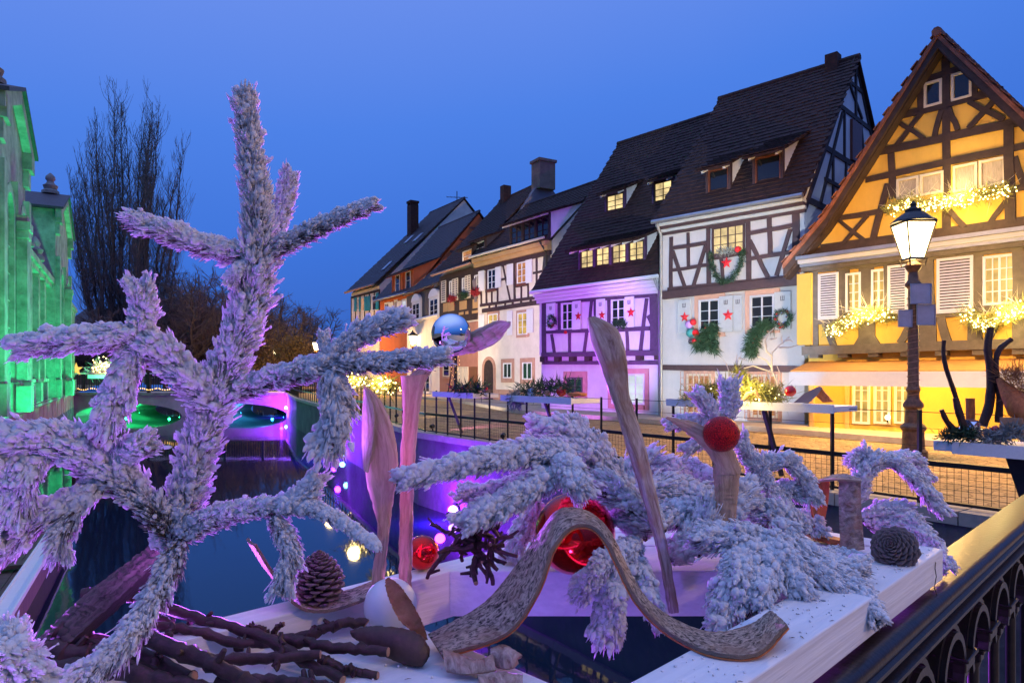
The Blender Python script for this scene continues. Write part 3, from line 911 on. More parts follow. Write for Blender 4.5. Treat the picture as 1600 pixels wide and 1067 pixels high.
# its right gable, seen above the neighbour: timbers on the end wall
gt = [((0.0, 5.5), (3.67, 10.45), .16), ((7.34, 5.5), (3.67, 10.45), .16), ((0.2, 5.75), (7.2, 5.75), .16), ((1.3, 7.35), (6.1, 7.35), .15), ((2.3, 8.75), (5.1, 8.75), .13),
      ((3.0, 9.65), (4.4, 9.65), .10), ((1.9, 5.8), (1.9, 7.3), .11), ((3.6, 5.8), (3.6, 8.7), .11), ((4.9, 5.8), (4.9, 8.0), .11), ((0.6, 4.2), (1.9, 5.7), .11), ((1.0, 5.8), (2.6, 8.6), .10),
      ((2.7, 5.8), (2.9, 7.3), .09), ((2.75, 7.4), (2.75, 8.7), .09), ((4.5, 7.4), (4.1, 8.7), .09), ((3.67, 8.8), (3.67, 10.2), .10), ((3.1, 9.6), (4.2, 8.85), .08), ((0.2, 4.3), (7.2, 4.3), .14), ((1.3, 6.5), (3.6, 6.5), .1)]
for k, (a, b_, wd) in enumerate(gt):
    b = MB(); pr = 0.03 + 0.0015 * k
    A, B = Vector((H.L + pr / 2, a[0], a[1])), Vector((H.L + pr / 2, b_[0], b_[1]))
    b.bar(A, B, wd, pr + 0.004, up=(1, 0, 0)) if False else None
    d = (B - A).normalized(); e = Vector((0, -d.z, d.y)) * wd
    b.hexa(A - e / 2 - Vector((pr / 2, 0, 0)), B - A, e, (pr, 0, 0))
    b.build('gable_timber', M_timber, H.root)
b = MB(); b.box(H.L + 0.004, H.L + 0.075, 3.25, 4.05, 7.45, 8.6); b.build('gable_shutter', M_brownframe, H.root)
b = MB(); b.box(H.L - 0.75, H.L - 0.40, 3.4, 3.75, 9.9, 10.72); b.build('chimney', M_tile, H.root)

# ---- purple-lit house
H2 = House('timbered_house', 'half-timbered house washed in purple light, with four lit windows in one wide dormer', 846, 25.0, 1038, 21.0)
H = H2; H.tm = M_timber_p
H.body(4.3, 4.55, 10.75, M_plaster)
H.roof(4.28, 4.55, 10.75, ov=0.40, seed=12)
H.gutter(4.30, M_plankw)
c6 = cS(840, 420, 0.2436)
H.slabw(0.02, H.L - 0.02, 2.02, 4.25, -0.12, -0.002, M_plaster, 'upper_wall')
H.w = -0.12
H.cornice(3.93, 4.26, [M_plankw, M_plankw, M_plankw], 0.26)
for a, b_, wd in [((42, 205), (45, 600), .20), ((140, 218), (142, 402), .12), ((375, 190), (380, 402), .16), ((575, 395), (580, 535), .11), ((748, 165), (750, 545), .30),
                  ((703, 190), (662, 535), .12), ((92, 420), (112, 545), .11), ((208, 410), (208, 545), .11), ((318, 408), (300, 545), .11), ((712, 300), (745, 380), .12),
                  ((440, 400), (440, 540), .11), ((350, 200), (335, 395), .10), ((60, 405), (722, 382), .13), ((40, 218), (770, 170), .10), ((460, 190), (462, 395), .10), ((240, 212), (242, 400), .08)]:
    H.tb(c6(*a), c6(*b_), wd)
H.tb(c6(35, 552), c6(797, 538), .16, proud=0.07)
H.tb(c6(40, 602), c6(797, 602), .12, proud=0.07, w=0.0)
for i in range(8):
    u = 0.1 + (H.L - 0.35) * i / 7
    b = MB(); b.box(u, u + 0.22, -0.185, -0.003, 1.80, 2.0); b.build('joist_end', M_timber, H.root)
for x0, x1, y0, y1 in [(158, 232, 218, 392), (476, 566, 193, 377)]:
    (X0, Y0), (X1, Y1) = c6(x0, y0), c6(x1, y1)
    H.win(X0, X1, Y0, Y1, 2, 3, M_white, M_glass_d)
for x0, x1, y0, y1 in [(65, 122, 222, 396), (233, 285, 208, 390), (385, 440, 195, 380), (568, 626, 180, 376)]:
    (X0, Y0), (X1, Y1) = c6(x0, y0), c6(x1, y1)
    H.shutter(X0, X1, Y0, Y1, M_plankw, marks=True)
H.w = 0.0
(X0, Y0), (X1, Y1) = c6(195, 695), c6(292, 805)
H.win(X0, X1, Y0, Y1, 2, 2, M_timber_g, M_glass_d, surround=M_sand, sw=0.2)
(X0, Y0), (X1, Y1) = c6(478, 672), c6(690, 868)
H.win(X0, X1, Y0, Y1, 4, 3, M_white, E_lit3, surround=M_sand, sw=0.16)
H.dormer(905, 1008, 418, 383, 4, M_timber, E_lit, seed=23, slope=0.40, over=0.55)
H.dormer(946, 976, 333, 303, 1, M_timber, E_lit, seed=24, slope=0.45)
H.dormer(1020, 1052, 319, 283, 1, M_timber, E_lit, seed=25, slope=0.45)
H.pipe([(H.L - .06, -.45, 4.3), (H.L - .05, -.2, 3.9), (H.L - .05, -.17, 0.0)], M_zinc)

# ---- the tall white house with blue shutters
H3 = House('timbered_house', 'tall white house with pale blue shutters, arched door and timbered top storey', 747, 35.0, 861, 30.0)
H = H3; H.tm = M_timber_b
H.body(7.2, 3.0, 10.3, M_plaster2)
H.roof(7.25, 3.0, 10.3, ov=0.40, seed=13, mat=M_tile, tw=0.22, tl=0.2)
H.gutter(7.28, M_cream)
H.cornice(6.6, 7.22, [M_timber_b, M_ochre, M_ochre], 0.36)
c5 = cS(680, 330, 0.2062)
for a, b_, wd in [((345, 415), (352, 705), .12), ((770, 315), (773, 605), .12), ((836, 300), (806, 580), .12), ((745, 470), (842, 450), .10), ((510, 380), (570, 672), .10), ((505, 520), (550, 512), .10),
                  ((601, 360), (605, 672), .14), ((706, 335), (708, 655), .10), ((655, 565), (656, 660), .10), ((390, 415), (392, 705), .12), ((432, 605), (433, 700), .09), ((476, 600), (476, 695), .10),
                  ((385, 605), (480, 590), .16), ((600, 570), (708, 550), .16), ((345, 715), (770, 655), .14), ((360, 757), (798, 690), .20), ((415, 710), (415, 748), .10), ((465, 703), (465, 742), .10),
                  ((535, 690), (535, 730), .1), ((590, 682), (590, 722), .1), ((655, 672), (655, 714), .1), ((728, 660), (728, 702), .1), ((385, 420), (480, 395), .12), ((600, 375), (705, 350), .12)]:
    H.tb(c5(*a), c5(*b_), wd)
b = MB(); b.box(H.L - 0.5, H.L - 0.02, -0.05, -0.002, 4.9, 6.6); b.build('timber', M_slate, H.root)
for x0, x1, y0, y1, pm_ in [(402, 464, 440, 592, M_glass_d), (624, 697, 385, 547, E_litamber), (628, 702, 768, 936, E_lit2), (405, 478, 778, 935, E_lit2)]:
    (X0, Y0), (X1, Y1) = c5(x0, y0), c5(x1, y1)
    H.win(X0, X1, Y0, Y1, 2, 3, M_white, pm_, surround=(M_brownframe if y0 < 600 else M_sand), sw=0.12)
for x0, x1, y0, y1 in [(338, 380, 448, 606), (465, 506, 412, 580), (552, 598, 390, 560), (694, 741, 365, 545), (702, 750, 742, 922), (553, 592, 755, 940), (340, 380, 785, 945)]:
    (X0, Y0), (X1, Y1) = c5(x0, y0), c5(x1, y1)
    H.shutter(X0, X1, Y0, Y1, M_plankw)
# arched door
u0, u1, z0, z1 = H.rect(757, 772, 562, 627, 0)
d_ = MB(); um = (u0 + u1) / 2; rr = (u1 - u0) / 2
pts = [(u0, 0, 0.02), (u1, 0, 0.02)] + [(um + rr * math.cos(a), 0, z1 - rr + rr * math.sin(a)) for a in np.linspace(0, math.pi, 9)]
d_.slab([(p[0], -0.03, p[2]) for p in pts], (0, 0.027, 0)); do = d_.build('door', M_timber, H.root)
q = MB()
ring = [(um + (rr + .16) * math.cos(a), z1 - rr + (rr + .16) * math.sin(a)) for a in np.linspace(0, math.pi, 11)]
rin = [(um + (rr + .002) * math.cos(a), z1 - rr + (rr + .002) * math.sin(a)) for a in np.linspace(0, math.pi, 11)]
ring = [(u1 + .16, 0.02)] + ring + [(u0 - .16, 0.02)]; rin = [(u1 + .002, 0.02)] + rin + [(u0 - .002, 0.02)]
for i in range(len(ring) - 1):
    q.slab([(ring[i][0], -.06, ring[i][1]), (ring[i + 1][0], -.06, ring[i + 1][1]), (rin[i + 1][0], -.06, rin[i + 1][1]), (rin[i][0], -.06, rin[i][1])], (0, 0.058, 0))
q.build('door_surround', M_sand, H.root)
b = MB(); b.ball((u0 + .12, -.05, 1.0), .03, 8, 6); b.build('handle', M_zinc, do)
for x0, x1, y0, y1 in [(787, 800, 567, 591), (817, 832, 566, 593)]:
    H.win(x0, x1, y0, y1, 2, 1, M_white, M_glass_d, surround=M_sand, sw=0.2)
H.slabw(0.0 - 0.02, H.L + 0.02, -0.3, 0.62, -0.03, -0.004, M_sand, 'plinth')
H.dormer(797, 858, 378, 345, 3, M_timber, M_glass_d, seed=26, slope=0.35, over=0.5, tmat=M_timber)
H.pipe([(H.L - .25, -.45, 7.2), (H.L - .2, -.1, 6.7), (H.L - .2, -.1, 5.0)], M_black)

# ---- brown house with beige shutters and firewall chimney
H4 = House('timbered_house', 'dark timbered house with beige louvred shutters and a stone chimney on its grey firewall', 688, 39.5, 747, 35.3)
H = H4; H.tm = M_timber
H.body(7.0, 4.0, 11.8, M_plaster2)
H.slabw(0.01, H.L - 0.01, 4.2, 6.98, -0.06, -0.002, M_timber, 'timber_front')
H.slabw(0.01, H.L - 0.01, -0.3, 4.1, -0.05, -0.002, M_pink, 'lower_wall')
H.roof(7.0, 4.0, 11.8, ov=0.45, seed=14, tw=0.25, tl=0.22, u1=H.L - 0.3)
H.gutter(7.02, M_sand)
fw_ = MB(); fw_.slab([(H.L - 0.28, -0.2, 6.2), (H.L - 0.28, 4.0, 12.2), (H.L - 0.28, 8.0, 7.3), (H.L - 0.28, 8.0, 4.0), (H.L - 0.28, 0.05, 4.0)], (0.32, 0, 0))
fw_.build('firewall', pm('firewall_render', (0.22, 0.18, 0.19), 0.9, 0.2, 0.8), H.root)
b = MB(); b.box(H.L - 0.45, H.L + 0.40, 3.5, 4.5, 11.4, 12.85); b.box(H.L - 0.52, H.L + 0.47, 3.43, 4.57, 12.854, 13.0)
b.build('chimney', pm('chimney_stone', (0.22, 0.15, 0.11), 0.9, 0.25, 3), H.root)
b = MB(); b.box(0.8, 1.25, 3.5, 4.0, 11.2, 12.5); b.build('chimney', M_tile, H.root)
H.w = -0.06
for x0, x1, y0, y1 in [(62, 95, 697, 762), (98, 145, 690, 757), (185, 240, 680, 745), (285, 330, 665, 735), (60, 100, 790, 830), (180, 215, 765, 785), (230, 252, 758, 780), (280, 325, 752, 772)]:
    (X0, Y0), (X1, Y1) = c5(x0, y0), c5(x1, y1)
    u0, u1, z0, z1 = H.rect(X0, X1, Y0, Y1, -0.06)
    b = MB(); b.box(u0, u1, -0.075, -0.062, z0, z1); b.build('infill_panel', M_ochre, H.root)
for x0, x1, y0, y1 in [(112, 140, 528, 682), (208, 236, 505, 655), (302, 336, 483, 628)]:
    (X0, Y0), (X1, Y1) = c5(x0, y0), c5(x1, y1)
    H.win(X0, X1, Y0, Y1, 2, 2, M_white, M_glass_d)
for x0, x1, y0, y1 in [(54, 90, 528, 692), (136, 158, 515, 680), (160, 181, 508, 676), (234, 254, 490, 665), (256, 276, 484, 660)]:
    (X0, Y0), (X1, Y1) = c5(x0, y0), c5(x1, y1)
    H.shutter(X0, X1, Y0, Y1, M_cream, slats=9)
H.w = 0
H.win(693, 703, 560, 588, 1, 3, M_cream, M_glass_d, w=-0.05, surround=M_sand); H.win(716, 732, 573, 605, 2, 3, M_cream, M_cream, w=-0.05)
b = MB(); u0, u1, z0, z1 = H.rect(734, 746, 573, 625, -.05); b.box(u0, u1, -.09, -.052, 0.02, z1); b.build('door', M_brownframe, H.root)
H.dormer(722, 738, 410, 391, 1, M_white, E_litamber, seed=27, slope=0.4, tmat=M_timber, wall=M_slate, cols=1, rows=2)
H.dormer(742, 758, 399, 378, 1, M_white, M_glass_d, seed=28, slope=0.4, tmat=M_timber, wall=M_slate, cols=1, rows=2)

# ---- white ground floor with slate mansard
H5 = House('slate_mansard_house', 'low house with floodlit white wall and slate mansard holding two arched white windows', 636, 46.0, 689, 40.0)
H = H5; H.tm = M_slate; H.rm = M_tile_g
H.body(4.85, 2.6, 8.4, M_plaster)
H.slabw(-0.02, H.L + 0.02, 4.87, 6.6, -0.02, 0.5, M_slate, 'mansard')
H.roof(6.6, 2.6, 9.0, ov=0.25, seed=15, mat=M_tile_g, tw=0.25, tl=0.22)
H.gutter(4.80, M_plankw, ov=0.15, r_=0.09)
for x0, x1, y0, y1 in [(645, 656, 474, 501), (672, 685, 467, 495)]:
    o_ = H.win(x0, x1, y0, y1, 2, 3, M_white, M_glass_d, w=-0.12, surround=M_white, sw=0.12)
    u0, u1, z0, z1 = H.rect(x0, x1, y0, y1, -.12); um = (u0 + u1) / 2; rr = (u1 - u0) / 2 + .14
    b = MB(); b.slab([(um + rr * math.cos(a), -.2, z1 + .125 + rr * .55 * math.sin(a)) for a in np.linspace(0, math.pi, 9)], (0, 0.3, 0)); b.build('arched_head', M_white, H.root)
    b = MB(); b.box(um - rr, um + rr, -.118, 0.3, z0 - .1, z1 + .12); b.build('dormer_wall', M_white, H.root)
for x0, x1 in ((641, 651), (660, 672)):
    H.win(x0, x1, 583, 612, 2, 2, M_white, M_glass_d, surround=M_plankw)

# ---- orange house
H6 = House('orange_gable_house', 'orange house with white shuttered windows, wide dormer and orange side gable', 594, 54.0, 647, 48.3)
H = H6; H.tm = M_orange; H.rm = M_tile_g
H.body(7.1, 5.2, 13.45, M_orange)
H.roof(7.1, 5.2, 13.45, ov=0.45, seed=16, mat=M_tile_g, tw=0.3, tl=0.26)
H.gutter(7.1, M_zinc, r_=0.08)
c4 = cS(540, 330, 0.2062)
for x0, x1, y0, y1, k in [(300, 330, 700, 770, 0), (372, 393, 680, 765, 0), (432, 462, 675, 800, 1)]:
    (X0, Y0), (X1, Y1) = c4(x0, y0), c4(x1, y1)
    H.win(X0, X1, Y0, Y1, 2, 2, M_white, E_lit3 if k else M_glass_d, surround=M_white, sw=0.1)
for x0, x1, y0, y1 in [(333, 366, 690, 770), (396, 418, 682, 768), (420, 432, 680, 790), (463, 475, 668, 800)]:
    (X0, Y0), (X1, Y1) = c4(x0, y0), c4(x1, y1)
    H.shutter(X0, X1, Y0, Y1, M_plankw)
H.dormer(613, 646, 455, 427, 2, M_white, M_glass_d, wall=M_orange, seed=29, slope=0.45, tmat=M_orange, cols=1, rows=2, over=0.5, gap=0.9)
b = MB()
for i in range(6):
    zz = 7.4 + i * 0.95
    b.box(H.L + .003, H.L + .03, 0.4 + i * .8, 9.8 - i * .8, zz, zz + .14)
b.build('gable_timber', M_brownframe, H.root)

# ---- green shutter house, far end of the row
H7 = House('long_roof_house', 'farthest house of the row with teal shutters under a long sloping roof and tall chimney', 549, 62.0, 593, 56.5)
H = H7; H.tm = M_timber; H.rm = M_tile_g
H.body(8.7, 8.0, 17.0, M_plaster2)
H.roof(8.7, 8.0, 17.0, ov=0.5, seed=17, mat=M_tile_g, tw=0.34, tl=0.3)
H.gutter(8.72, M_sand, r_=0.1)
for x0, x1, y0, y1, pm_ in [(90, 106, 660, 750, M_glass_d), (120, 144, 655, 757, E_litamber), (205, 234, 640, 750, M_glass_d)]:
    (X0, Y0), (X1, Y1) = c4(x0, y0), c4(x1, y1)
    H.win(X0, X1, Y0, Y1, 2, 2, M_white, pm_)
for x0, x1, y0, y1 in [(70, 88, 655, 760), (107, 118, 650, 760), (146, 168, 648, 755), (170, 192, 645, 752), (235, 256, 620, 745)]:
    (X0, Y0), (X1, Y1) = c4(x0, y0), c4(x1, y1)
    H.shutter(X0, X1, Y0, Y1, M_teal)
for i in range(7):
    u = H.L * i / 6
    H.tb((u, 4.6), (u, 8.4), .16, uzp=True)
for z in (4.7, 6.0, 8.3):
    H.tb((0, z), (H.L, z), .18, uzp=True)
p_ = H.roofhit(645, 365)
b = MB(); b.box(p_[0] - .4, p_[0] + .4, p_[1] - .4, p_[1] + .4, p_[2] - 1, p_[2] + 2.6); b.box(p_[0] - .45, p_[0] + .45, p_[1] - .45, p_[1] + .45, p_[2] + 2.8, p_[2] + 3.0)
for i in (-.35, .25):
    b.box(p_[0] + i, p_[0] + i + .1, p_[1] - .4, p_[1] + .4, p_[2] + 2.6, p_[2] + 2.8)
b.build('chimney', M_tile, H.root)
for px, py in ((598, 425), (633, 383), (647, 380)):
    q = H.roofhit(px, py); b = MB()
    e = Vector((0, 1, H.m)).normalized()
    b.hexa(Vector(q) + Vector((-.3, 0, 0.16)), (.6, 0, 0), e * 1.1, Vector((0, -H.m, 1)).normalized() * .06); b.build('skylight', M_zinc, H.root)
# aerial on the ridge of the row
an = thing('roof_aerial', 'thin television aerial standing on the ridge above the orange gable', 'aerial', P(714, 322, 62))
b = MB(); A = P(714, 325, 62); B = P(714, 299, 62); b.tube([A - Vector((0, 0, 1.5)), B], .04, 6)
b.build('mast', M_black, an, world=True)
b = MB(); c = P(714, 308, 62); b.tube([c - Vector((.95, 0, 0)), c + Vector((.95, .3, 0))], .03, 5)
for i in range(6):
    q = c + Vector((-.9 + i * .36, 0.05 * i, 0)); b.tube([q + Vector((0, -.3, 0)), q + Vector((0, .3, .02))], .02, 4)
b.build('crossbar', M_black, an, world=True)

# ---- yellow gabled house
H8 = House('timbered_gable_house', 'yellow half-timbered gable house with white louvred shutters and lights under its awning', 1262, 16.5, 1712, 12.45)
H = H8; H.tm = M_timber
HL = H.L
apex_u = H.uz(1475, 45)[0]
zap = 8.26; zev = 4.10
b = MB(); b.slab([(0.02, 0, -0.3), (2 * apex_u, 0, -0.3), (2 * apex_u, 0, zev), (apex_u, 0, zap - 0.15), (0.02, 0, zev)], (0, 8.0, 0)); b.build('wall', M_yellow, H.root)
# upper storey stands proud of the ground floor
H.slabw(0.0, 2 * apex_u + 0.03, 4.153, 4.36, -0.06, -0.001, M_timber, 'timber')
H.slabw(0.0, 2 * apex_u + 0.03, 1.98, 4.149, -0.14, -0.002, M_yellow, 'upper_wall')
Y1 = cS(1180, 20, 0.3936)
Y2 = cS(1180, 380, 0.3187)
# rake roofs
m8 = (zap - zev) / apex_u
for sgn in (-1, 1):
    b = MB(); ue = apex_u + sgn * (apex_u + 0.42); zt = zap - m8 * (apex_u + 0.15)
    pr = [(apex_u, zap), (apex_u + sgn * (apex_u - 0.6), zap - m8 * (apex_u - 0.6)), (ue, zt + 0.02)]
    poly = [(p[0], -0.42, p[1]) for p in pr] + [(p[0], -0.42, p[1] + 0.13) for p in pr[::-1]]
    b.slab(poly, (0, 8.6, 0)); ro = b.build('roof', M_tile_r, H.root)
    for k_, (p, q) in enumerate(((pr[1], pr[0]), (pr[2], pr[1]))):
        d = Vector((q[0] - p[0], 0, q[1] - p[1])); ls = d.length
        tile_field('roof_tiles', Vector((p[0], -0.46, p[1] + 0.13)), (0, 1, 0), d.normalized(), 8.6, ls, ro, M_tile_r, 0.18, 0.155, 40 + k_ + sgn)
    # barge board
    b = MB()
    for (p, q) in ((pr[0], pr[1]), (pr[1], pr[2])):
        d = Vector((q[0] - p[0], 0, q[1] - p[1])); nn = Vector((d.z, 0, -d.x)).normalized() * -sgn
        if nn.z > 0:
            nn = -nn
        b.slab([(p[0], -0.385, p[1] - 0.002), (q[0], -0.385, q[1] - 0.002), (q[0], -0.385, q[1] - 0.20), (p[0], -0.385, p[1] - 0.20)], (0, 0.08, 0))
        b.slab([(p[0], -0.30, p[1] - 0.02), (q[0], -0.30, q[1] - 0.02), (q[0], -0.30, q[1] - 0.24), (p[0], -0.30, p[1] - 0.24)], (0, 0.27, 0))
    b.build('barge_board', M_timber, H.root)
b = MB()
for i in range(24):
    b.tube([(apex_u, -0.46 + i * .36, zap + .12), (apex_u, -0.46 + (i + 1.05) * .36, zap + .13)], [.095, .08], 8)
b.build('ridge_tiles', M_tile_r, H.root)
gable = [((757, 120), (760, 860), .15), ((655, 272), (872, 205), .13), ((555, 415), (985, 308), .15), ((475, 556), (1080, 428), .17), ((440, 665), (1080, 528), .13),
         ((262, 938), (1080, 828), .20), ((340, 815), (535, 783), .12), ((1018, 702), (1080, 690), .12), ((655, 272), (660, 388), .12), ((866, 208), (871, 332), .12),
         ((541, 560), (547, 740), .14), ((1008, 450), (1014, 832), .17), ((560, 430), (672, 502), .09), ((664, 398), (562, 528), .09), ((742, 388), (714, 492), .10),
         ((770, 382), (806, 468), .10), ((850, 355), (988, 428), .10), ((985, 315), (848, 462), .10), ((530, 680), (470, 902), .13), ((335, 825), (442, 908), .08),
         ((448, 806), (348, 922), .08), ((762, 775), (835, 852), .10), ((998, 748), (932, 838), .10), ((1028, 575), (1075, 700), .12), ((548, 640), (1005, 550), .10)]
for a, b_, wd in gable:
    H.tb(Y1(*a), Y1(*b_), wd)
for x0, x1, y0, y1 in [(672, 744, 272, 372), (780, 862, 236, 345)]:
    (X0, Y0), (X1, Y1_) = Y1(x0, y0), Y1(x1, y1)
    H.win(X0, X1, Y0, Y1_, 1, 1, M_cream, M_glass_d)
for x0, x1, y0, y1 in [(563, 652, 655, 738), (656, 750, 636, 722), (787, 884, 602, 708), (890, 997, 580, 690)]:
    (X0, Y0), (X1, Y1_) = Y1(x0, y0), Y1(x1, y1)
    H.win(X0, X1, Y0, Y1_, 1, 1, M_cream, pm('net_curtain', (0.30, 0.26, 0.24), 0.8, 0.3, 30, (3, 3, .3)))
# cornice between gable and first floor
for i, (za, zb, wv, mm) in enumerate(((4.07, 4.15, .34, M_zinc), (3.98, 4.065, .28, M_plankw), (3.90, 3.975, .22, M_zinc), (3.80, 3.895, .17, M_timber_g))):
    H.slabw(0.05 - wv / 3, 2 * apex_u, za, zb, -wv - .14, -.142 - .001 * i, mm, 'cornice_moulding')
H.w = -0.14
for a, b_, wd in [((288, 125), (292, 505), .20), ((432, 95), (435, 385), .28), ((547, 85), (550, 500), .34), ((822, 70), (832, 490), .44), ((1082, 40), (1078, 490), .26), ((300, 385), (905, 350), .14),
                  ((905, 352), (1320, 300), .14), ((345, 395), (388, 505), .15), ((500, 505), (545, 428), .14), ((600, 498), (552, 428), .14), ((712, 490), (762, 400), .15), ((912, 365), (948, 492), .16),
                  ((318, 200), (300, 380), .08), ((645, 95), (648, 350), .10), ((1300, 40), (1300, 480), .24), ((285, 130), (1320, 20), .16), ((1180, 400), (1130, 490), .13)]:
    H.tb(Y2(*a), Y2(*b_), wd, mat=M_timber_g)
H.tb(Y2(240, 528), Y2(1330, 492), .20, mat=M_timber_g, proud=0.10)
b = MB(); b.box(-0.12, 0.22, -.30, -.20, 2.05, 3.75); b.build('corner_shutter', M_yellow, H.root)
for i in range(9):
    u = 0.15 + i * (2 * apex_u - 0.5) / 8
    b = MB(); b.box(u, u + .22, -.23, -.004, 1.74, 1.96); b.build('joist_end', M_timber_g, H.root)
for x0, x1, y0, y1, c_, r_ in [(446, 522, 146, 338, 2, 4), (572, 645, 128, 338, 2, 4), (1118, 1285, 58, 302, 4, 4)]:
    (X0, Y0), (X1, Y1_) = Y2(x0, y0), Y2(x1, y1)
    H.win(X0, X1, Y0, Y1_, c_, r_, M_white, E_lit2)
for x0, x1, y0, y1 in [(315, 414, 148, 374), (655, 754, 108, 346), (895, 1074, 70, 342)]:
    (X0, Y0), (X1, Y1_) = Y2(x0, y0), Y2(x1, y1)
    H.shutter(X0, X1, Y0, Y1_, M_white, slats=17)
H.w = 0
# ground floor: awning with fascia, shop window of three lights, wall lamps
b = MB(); zt = H.uz(1275, 575, -1.0)[1]
b.slab([(0.05, -0.02, 1.66), (0.05, -0.95, 1.44), (0.05, -0.95, 1.40), (0.05, -0.02, 1.62)], (2 * apex_u, 0, 0)); ao = b.build('awning', pm('awning_boards', (0.45, 0.22, 0.06), .6, .2, 6, (1, 8, 1)), H.root)
b = MB(); b.box(0.04, 2 * apex_u, -1.0, -0.953, 1.10, 1.41); b.build('fascia', M_white, ao)
WALLB = []
for x0, x1 in ((1333, 1360), (1366, 1392), (1398, 1424)):
    H.win(x0, x1, 590, 662, 2, 4, M_white, E_lit2, w=-.004)
for x0, x1 in ((1588, 1620),):
    H.win(x0, x1, 590, 662, 2, 4, M_white, M_glass_d, w=-.004)
b = MB(); u0 = H.uz(1330, 660)[0]; b.box(u0 - .12, u0 - .03, -.05, -.003, 0, 1.3); b.box(u0 - 0.95, u0 - .85, -.06, -.003, 0, 1.3); b.build('pilaster', M_ochre, H.root)
for px in (1302, 1365, 1452, 1495):
    u = H.uz(px, 600, -.5)[0]
    b = MB(); b.lathe([(.02, 0.0), (.07, -.02), (.09, -.09), (.01, -.095)], 12, (u, -.5, 1.40)); lo = b.build('downlight', M_zinc, H.root)
    b = MB(); b.ball((u, -.5, 1.29), .035, 10, 6); b.build('bulb', E_bulb, lo)
    lamp('POINT', H.world(u, -.5, 1.22), 100, (1.0, 0.62, 0.15), size=.05)

# roof of the next house beyond the yellow gable
H9 = House('neighbour_house', 'dark roof of a house just showing behind the right slope of the yellow gable', 1560, 21.5, 1780, 17.5)
H = H9; H.tm = M_timber
H.body(6.0, 4.5, 11.6, M_plaster2)
H.roof(6.0, 4.5, 11.6, ov=0.3, seed=19)

# ------------------------------------------------------------------ greenery helpers
def sprays(center_pts, spread, n, length, width, seed=0, droop=0.0, up=0.0):
    """many needle blades around a polyline -> vertex and triangle arrays"""
    g = np.random.default_rng(seed)
    C = spline(center_pts, 40) if len(center_pts) > 1 else np.repeat(np.array([list(center_pts[0])]), 40, 0)
    spread = np.array(spread) if hasattr(spread, '__len__') else np.array([spread] * 3)
    i = g.integers(0, 40, n)
    o = C[i] + g.normal(0, 0.42, (n, 3)) * spread
    d = g.normal(0, 1, (n, 3)); d[:, 2] += up - droop
    d /= np.linalg.norm(d, axis=1)[:, None]
    L = length * g.uniform(0.5, 1.2, n)[:, None]
    s = np.cross(d, g.normal(0, 1, (n, 3))); s /= np.linalg.norm(s, axis=1)[:, None]
    w = width * g.uniform(0.6, 1.2, n)[:, None]
    mid = o + d * L * 0.5
    V = np.stack([o - s * w * 0.3, mid - s * w, o + d * L + np.array([0, 0, -droop * 0.2]) * L, mid + s * w], 1).reshape(-1, 3)
    b = np.arange(n)[:, None] * 4
    T = np.concatenate([b + np.array([[0, 1, 2]]), b + np.array([[0, 2, 3]])])
    return V, T


ICO0 = None


def ico(sub):
    import bmesh
    bm = bmesh.new(); bmesh.ops.create_icosphere(bm, subdivisions=sub, radius=1.0)
    bm.verts.ensure_lookup_table()
    V = np.array([v.co[:] for v in bm.verts]); T = np.array([[v.index for v in f.verts] for f in bm.faces]); bm.free()
    return V, T


ICO1 = ico(1); ICO2 = ico(2)


def blobs(C, Rr, tmpl, jitter, seed):
    """many small lumps: centres C, radii Rr"""
    g = np.random.default_rng(seed)
    V0, T0 = tmpl; k = len(V0); n = len(C)
    var = []
    for _ in range(10):
        q = g.normal(0, 1, 4); q /= np.linalg.norm(q); a, b, c, d = q
        M = np.array([[1 - 2 * (c * c + d * d), 2 * (b * c - a * d), 2 * (b * d + a * c)], [2 * (b * c + a * d), 1 - 2 * (b * b + d * d), 2 * (c * d - a * b)], [2 * (b * d - a * c), 2 * (c * d + a * b), 1 - 2 * (b * b + c * c)]])
        var.append((V0 * (1 + g.uniform(-jitter, jitter, (k, 1)))) @ M.T * g.uniform(0.75, 1.25, 3))
    var = np.array(var)
    W = var[g.integers(0, 10, n)] * np.asarray(Rr)[:, None, None] + np.asarray(C)[:, None, :]
    T = (np.arange(n)[:, None, None] * k + T0[None]).reshape(-1, 3)
    return W.reshape(-1, 3), T


def bulbs(name, pts, rr, mat, parent, seed=1):
    V, T = blobs(np.array(pts), np.full(len(pts), rr), ICO1, 0.02, seed)
    return stuff(np_mesh(name, mat, V, T, parent, True, world=True))


# ------------------------------------------------------------------ market hall on the left bank
HM = House('market_hall', 'long stone market hall washed in green light with gabled bays and finials', -160, 12.0, 110, 49.0, None, 'hall')
H = HM
Lh = H.L


def uD(D):
    return (D - 12.0) / 37.0 * Lh


b = MB(); b.box(0, Lh, 0, 9, -1.9, 6.0); b.build('wall', M_hall, H.root)
k = 0
nb = 30
for i in range(nb):     # quay blocks under the ledge
    for j, (z0, z1) in enumerate(((-1.9, -0.95), (-0.945, -0.02))):
        u0 = Lh * i / nb + (0.35 if j else 0); b = MB(); b.box(u0 + .008, min(u0 + Lh / nb - .008, Lh), -.22 - .012 * ((i * 5 + j * 3) % 4), -.002, z0, z1)
        b.build('stone', M_sand if j else M_quay, H.root)
b = MB(); b.box(-.1, Lh + .25, -.34, -.001, -0.012, 0.13); b.box(-.1, Lh + .2, -.28, -.002, .134, .2); b.build('ledge', M_hall, H.root)
b = MB(); b.box(0, Lh + .1, -.20, -.003, 1.02, 1.16); b.build('base_moulding', M_hall, H.root)
b = MB(); b.box(0, Lh + .3, -.42, -.004, 5.80, 6.05); b.box(0, Lh + .2, -.30, -.005, 5.6, 5.796); b.build('cornice', M_hall, H.root)
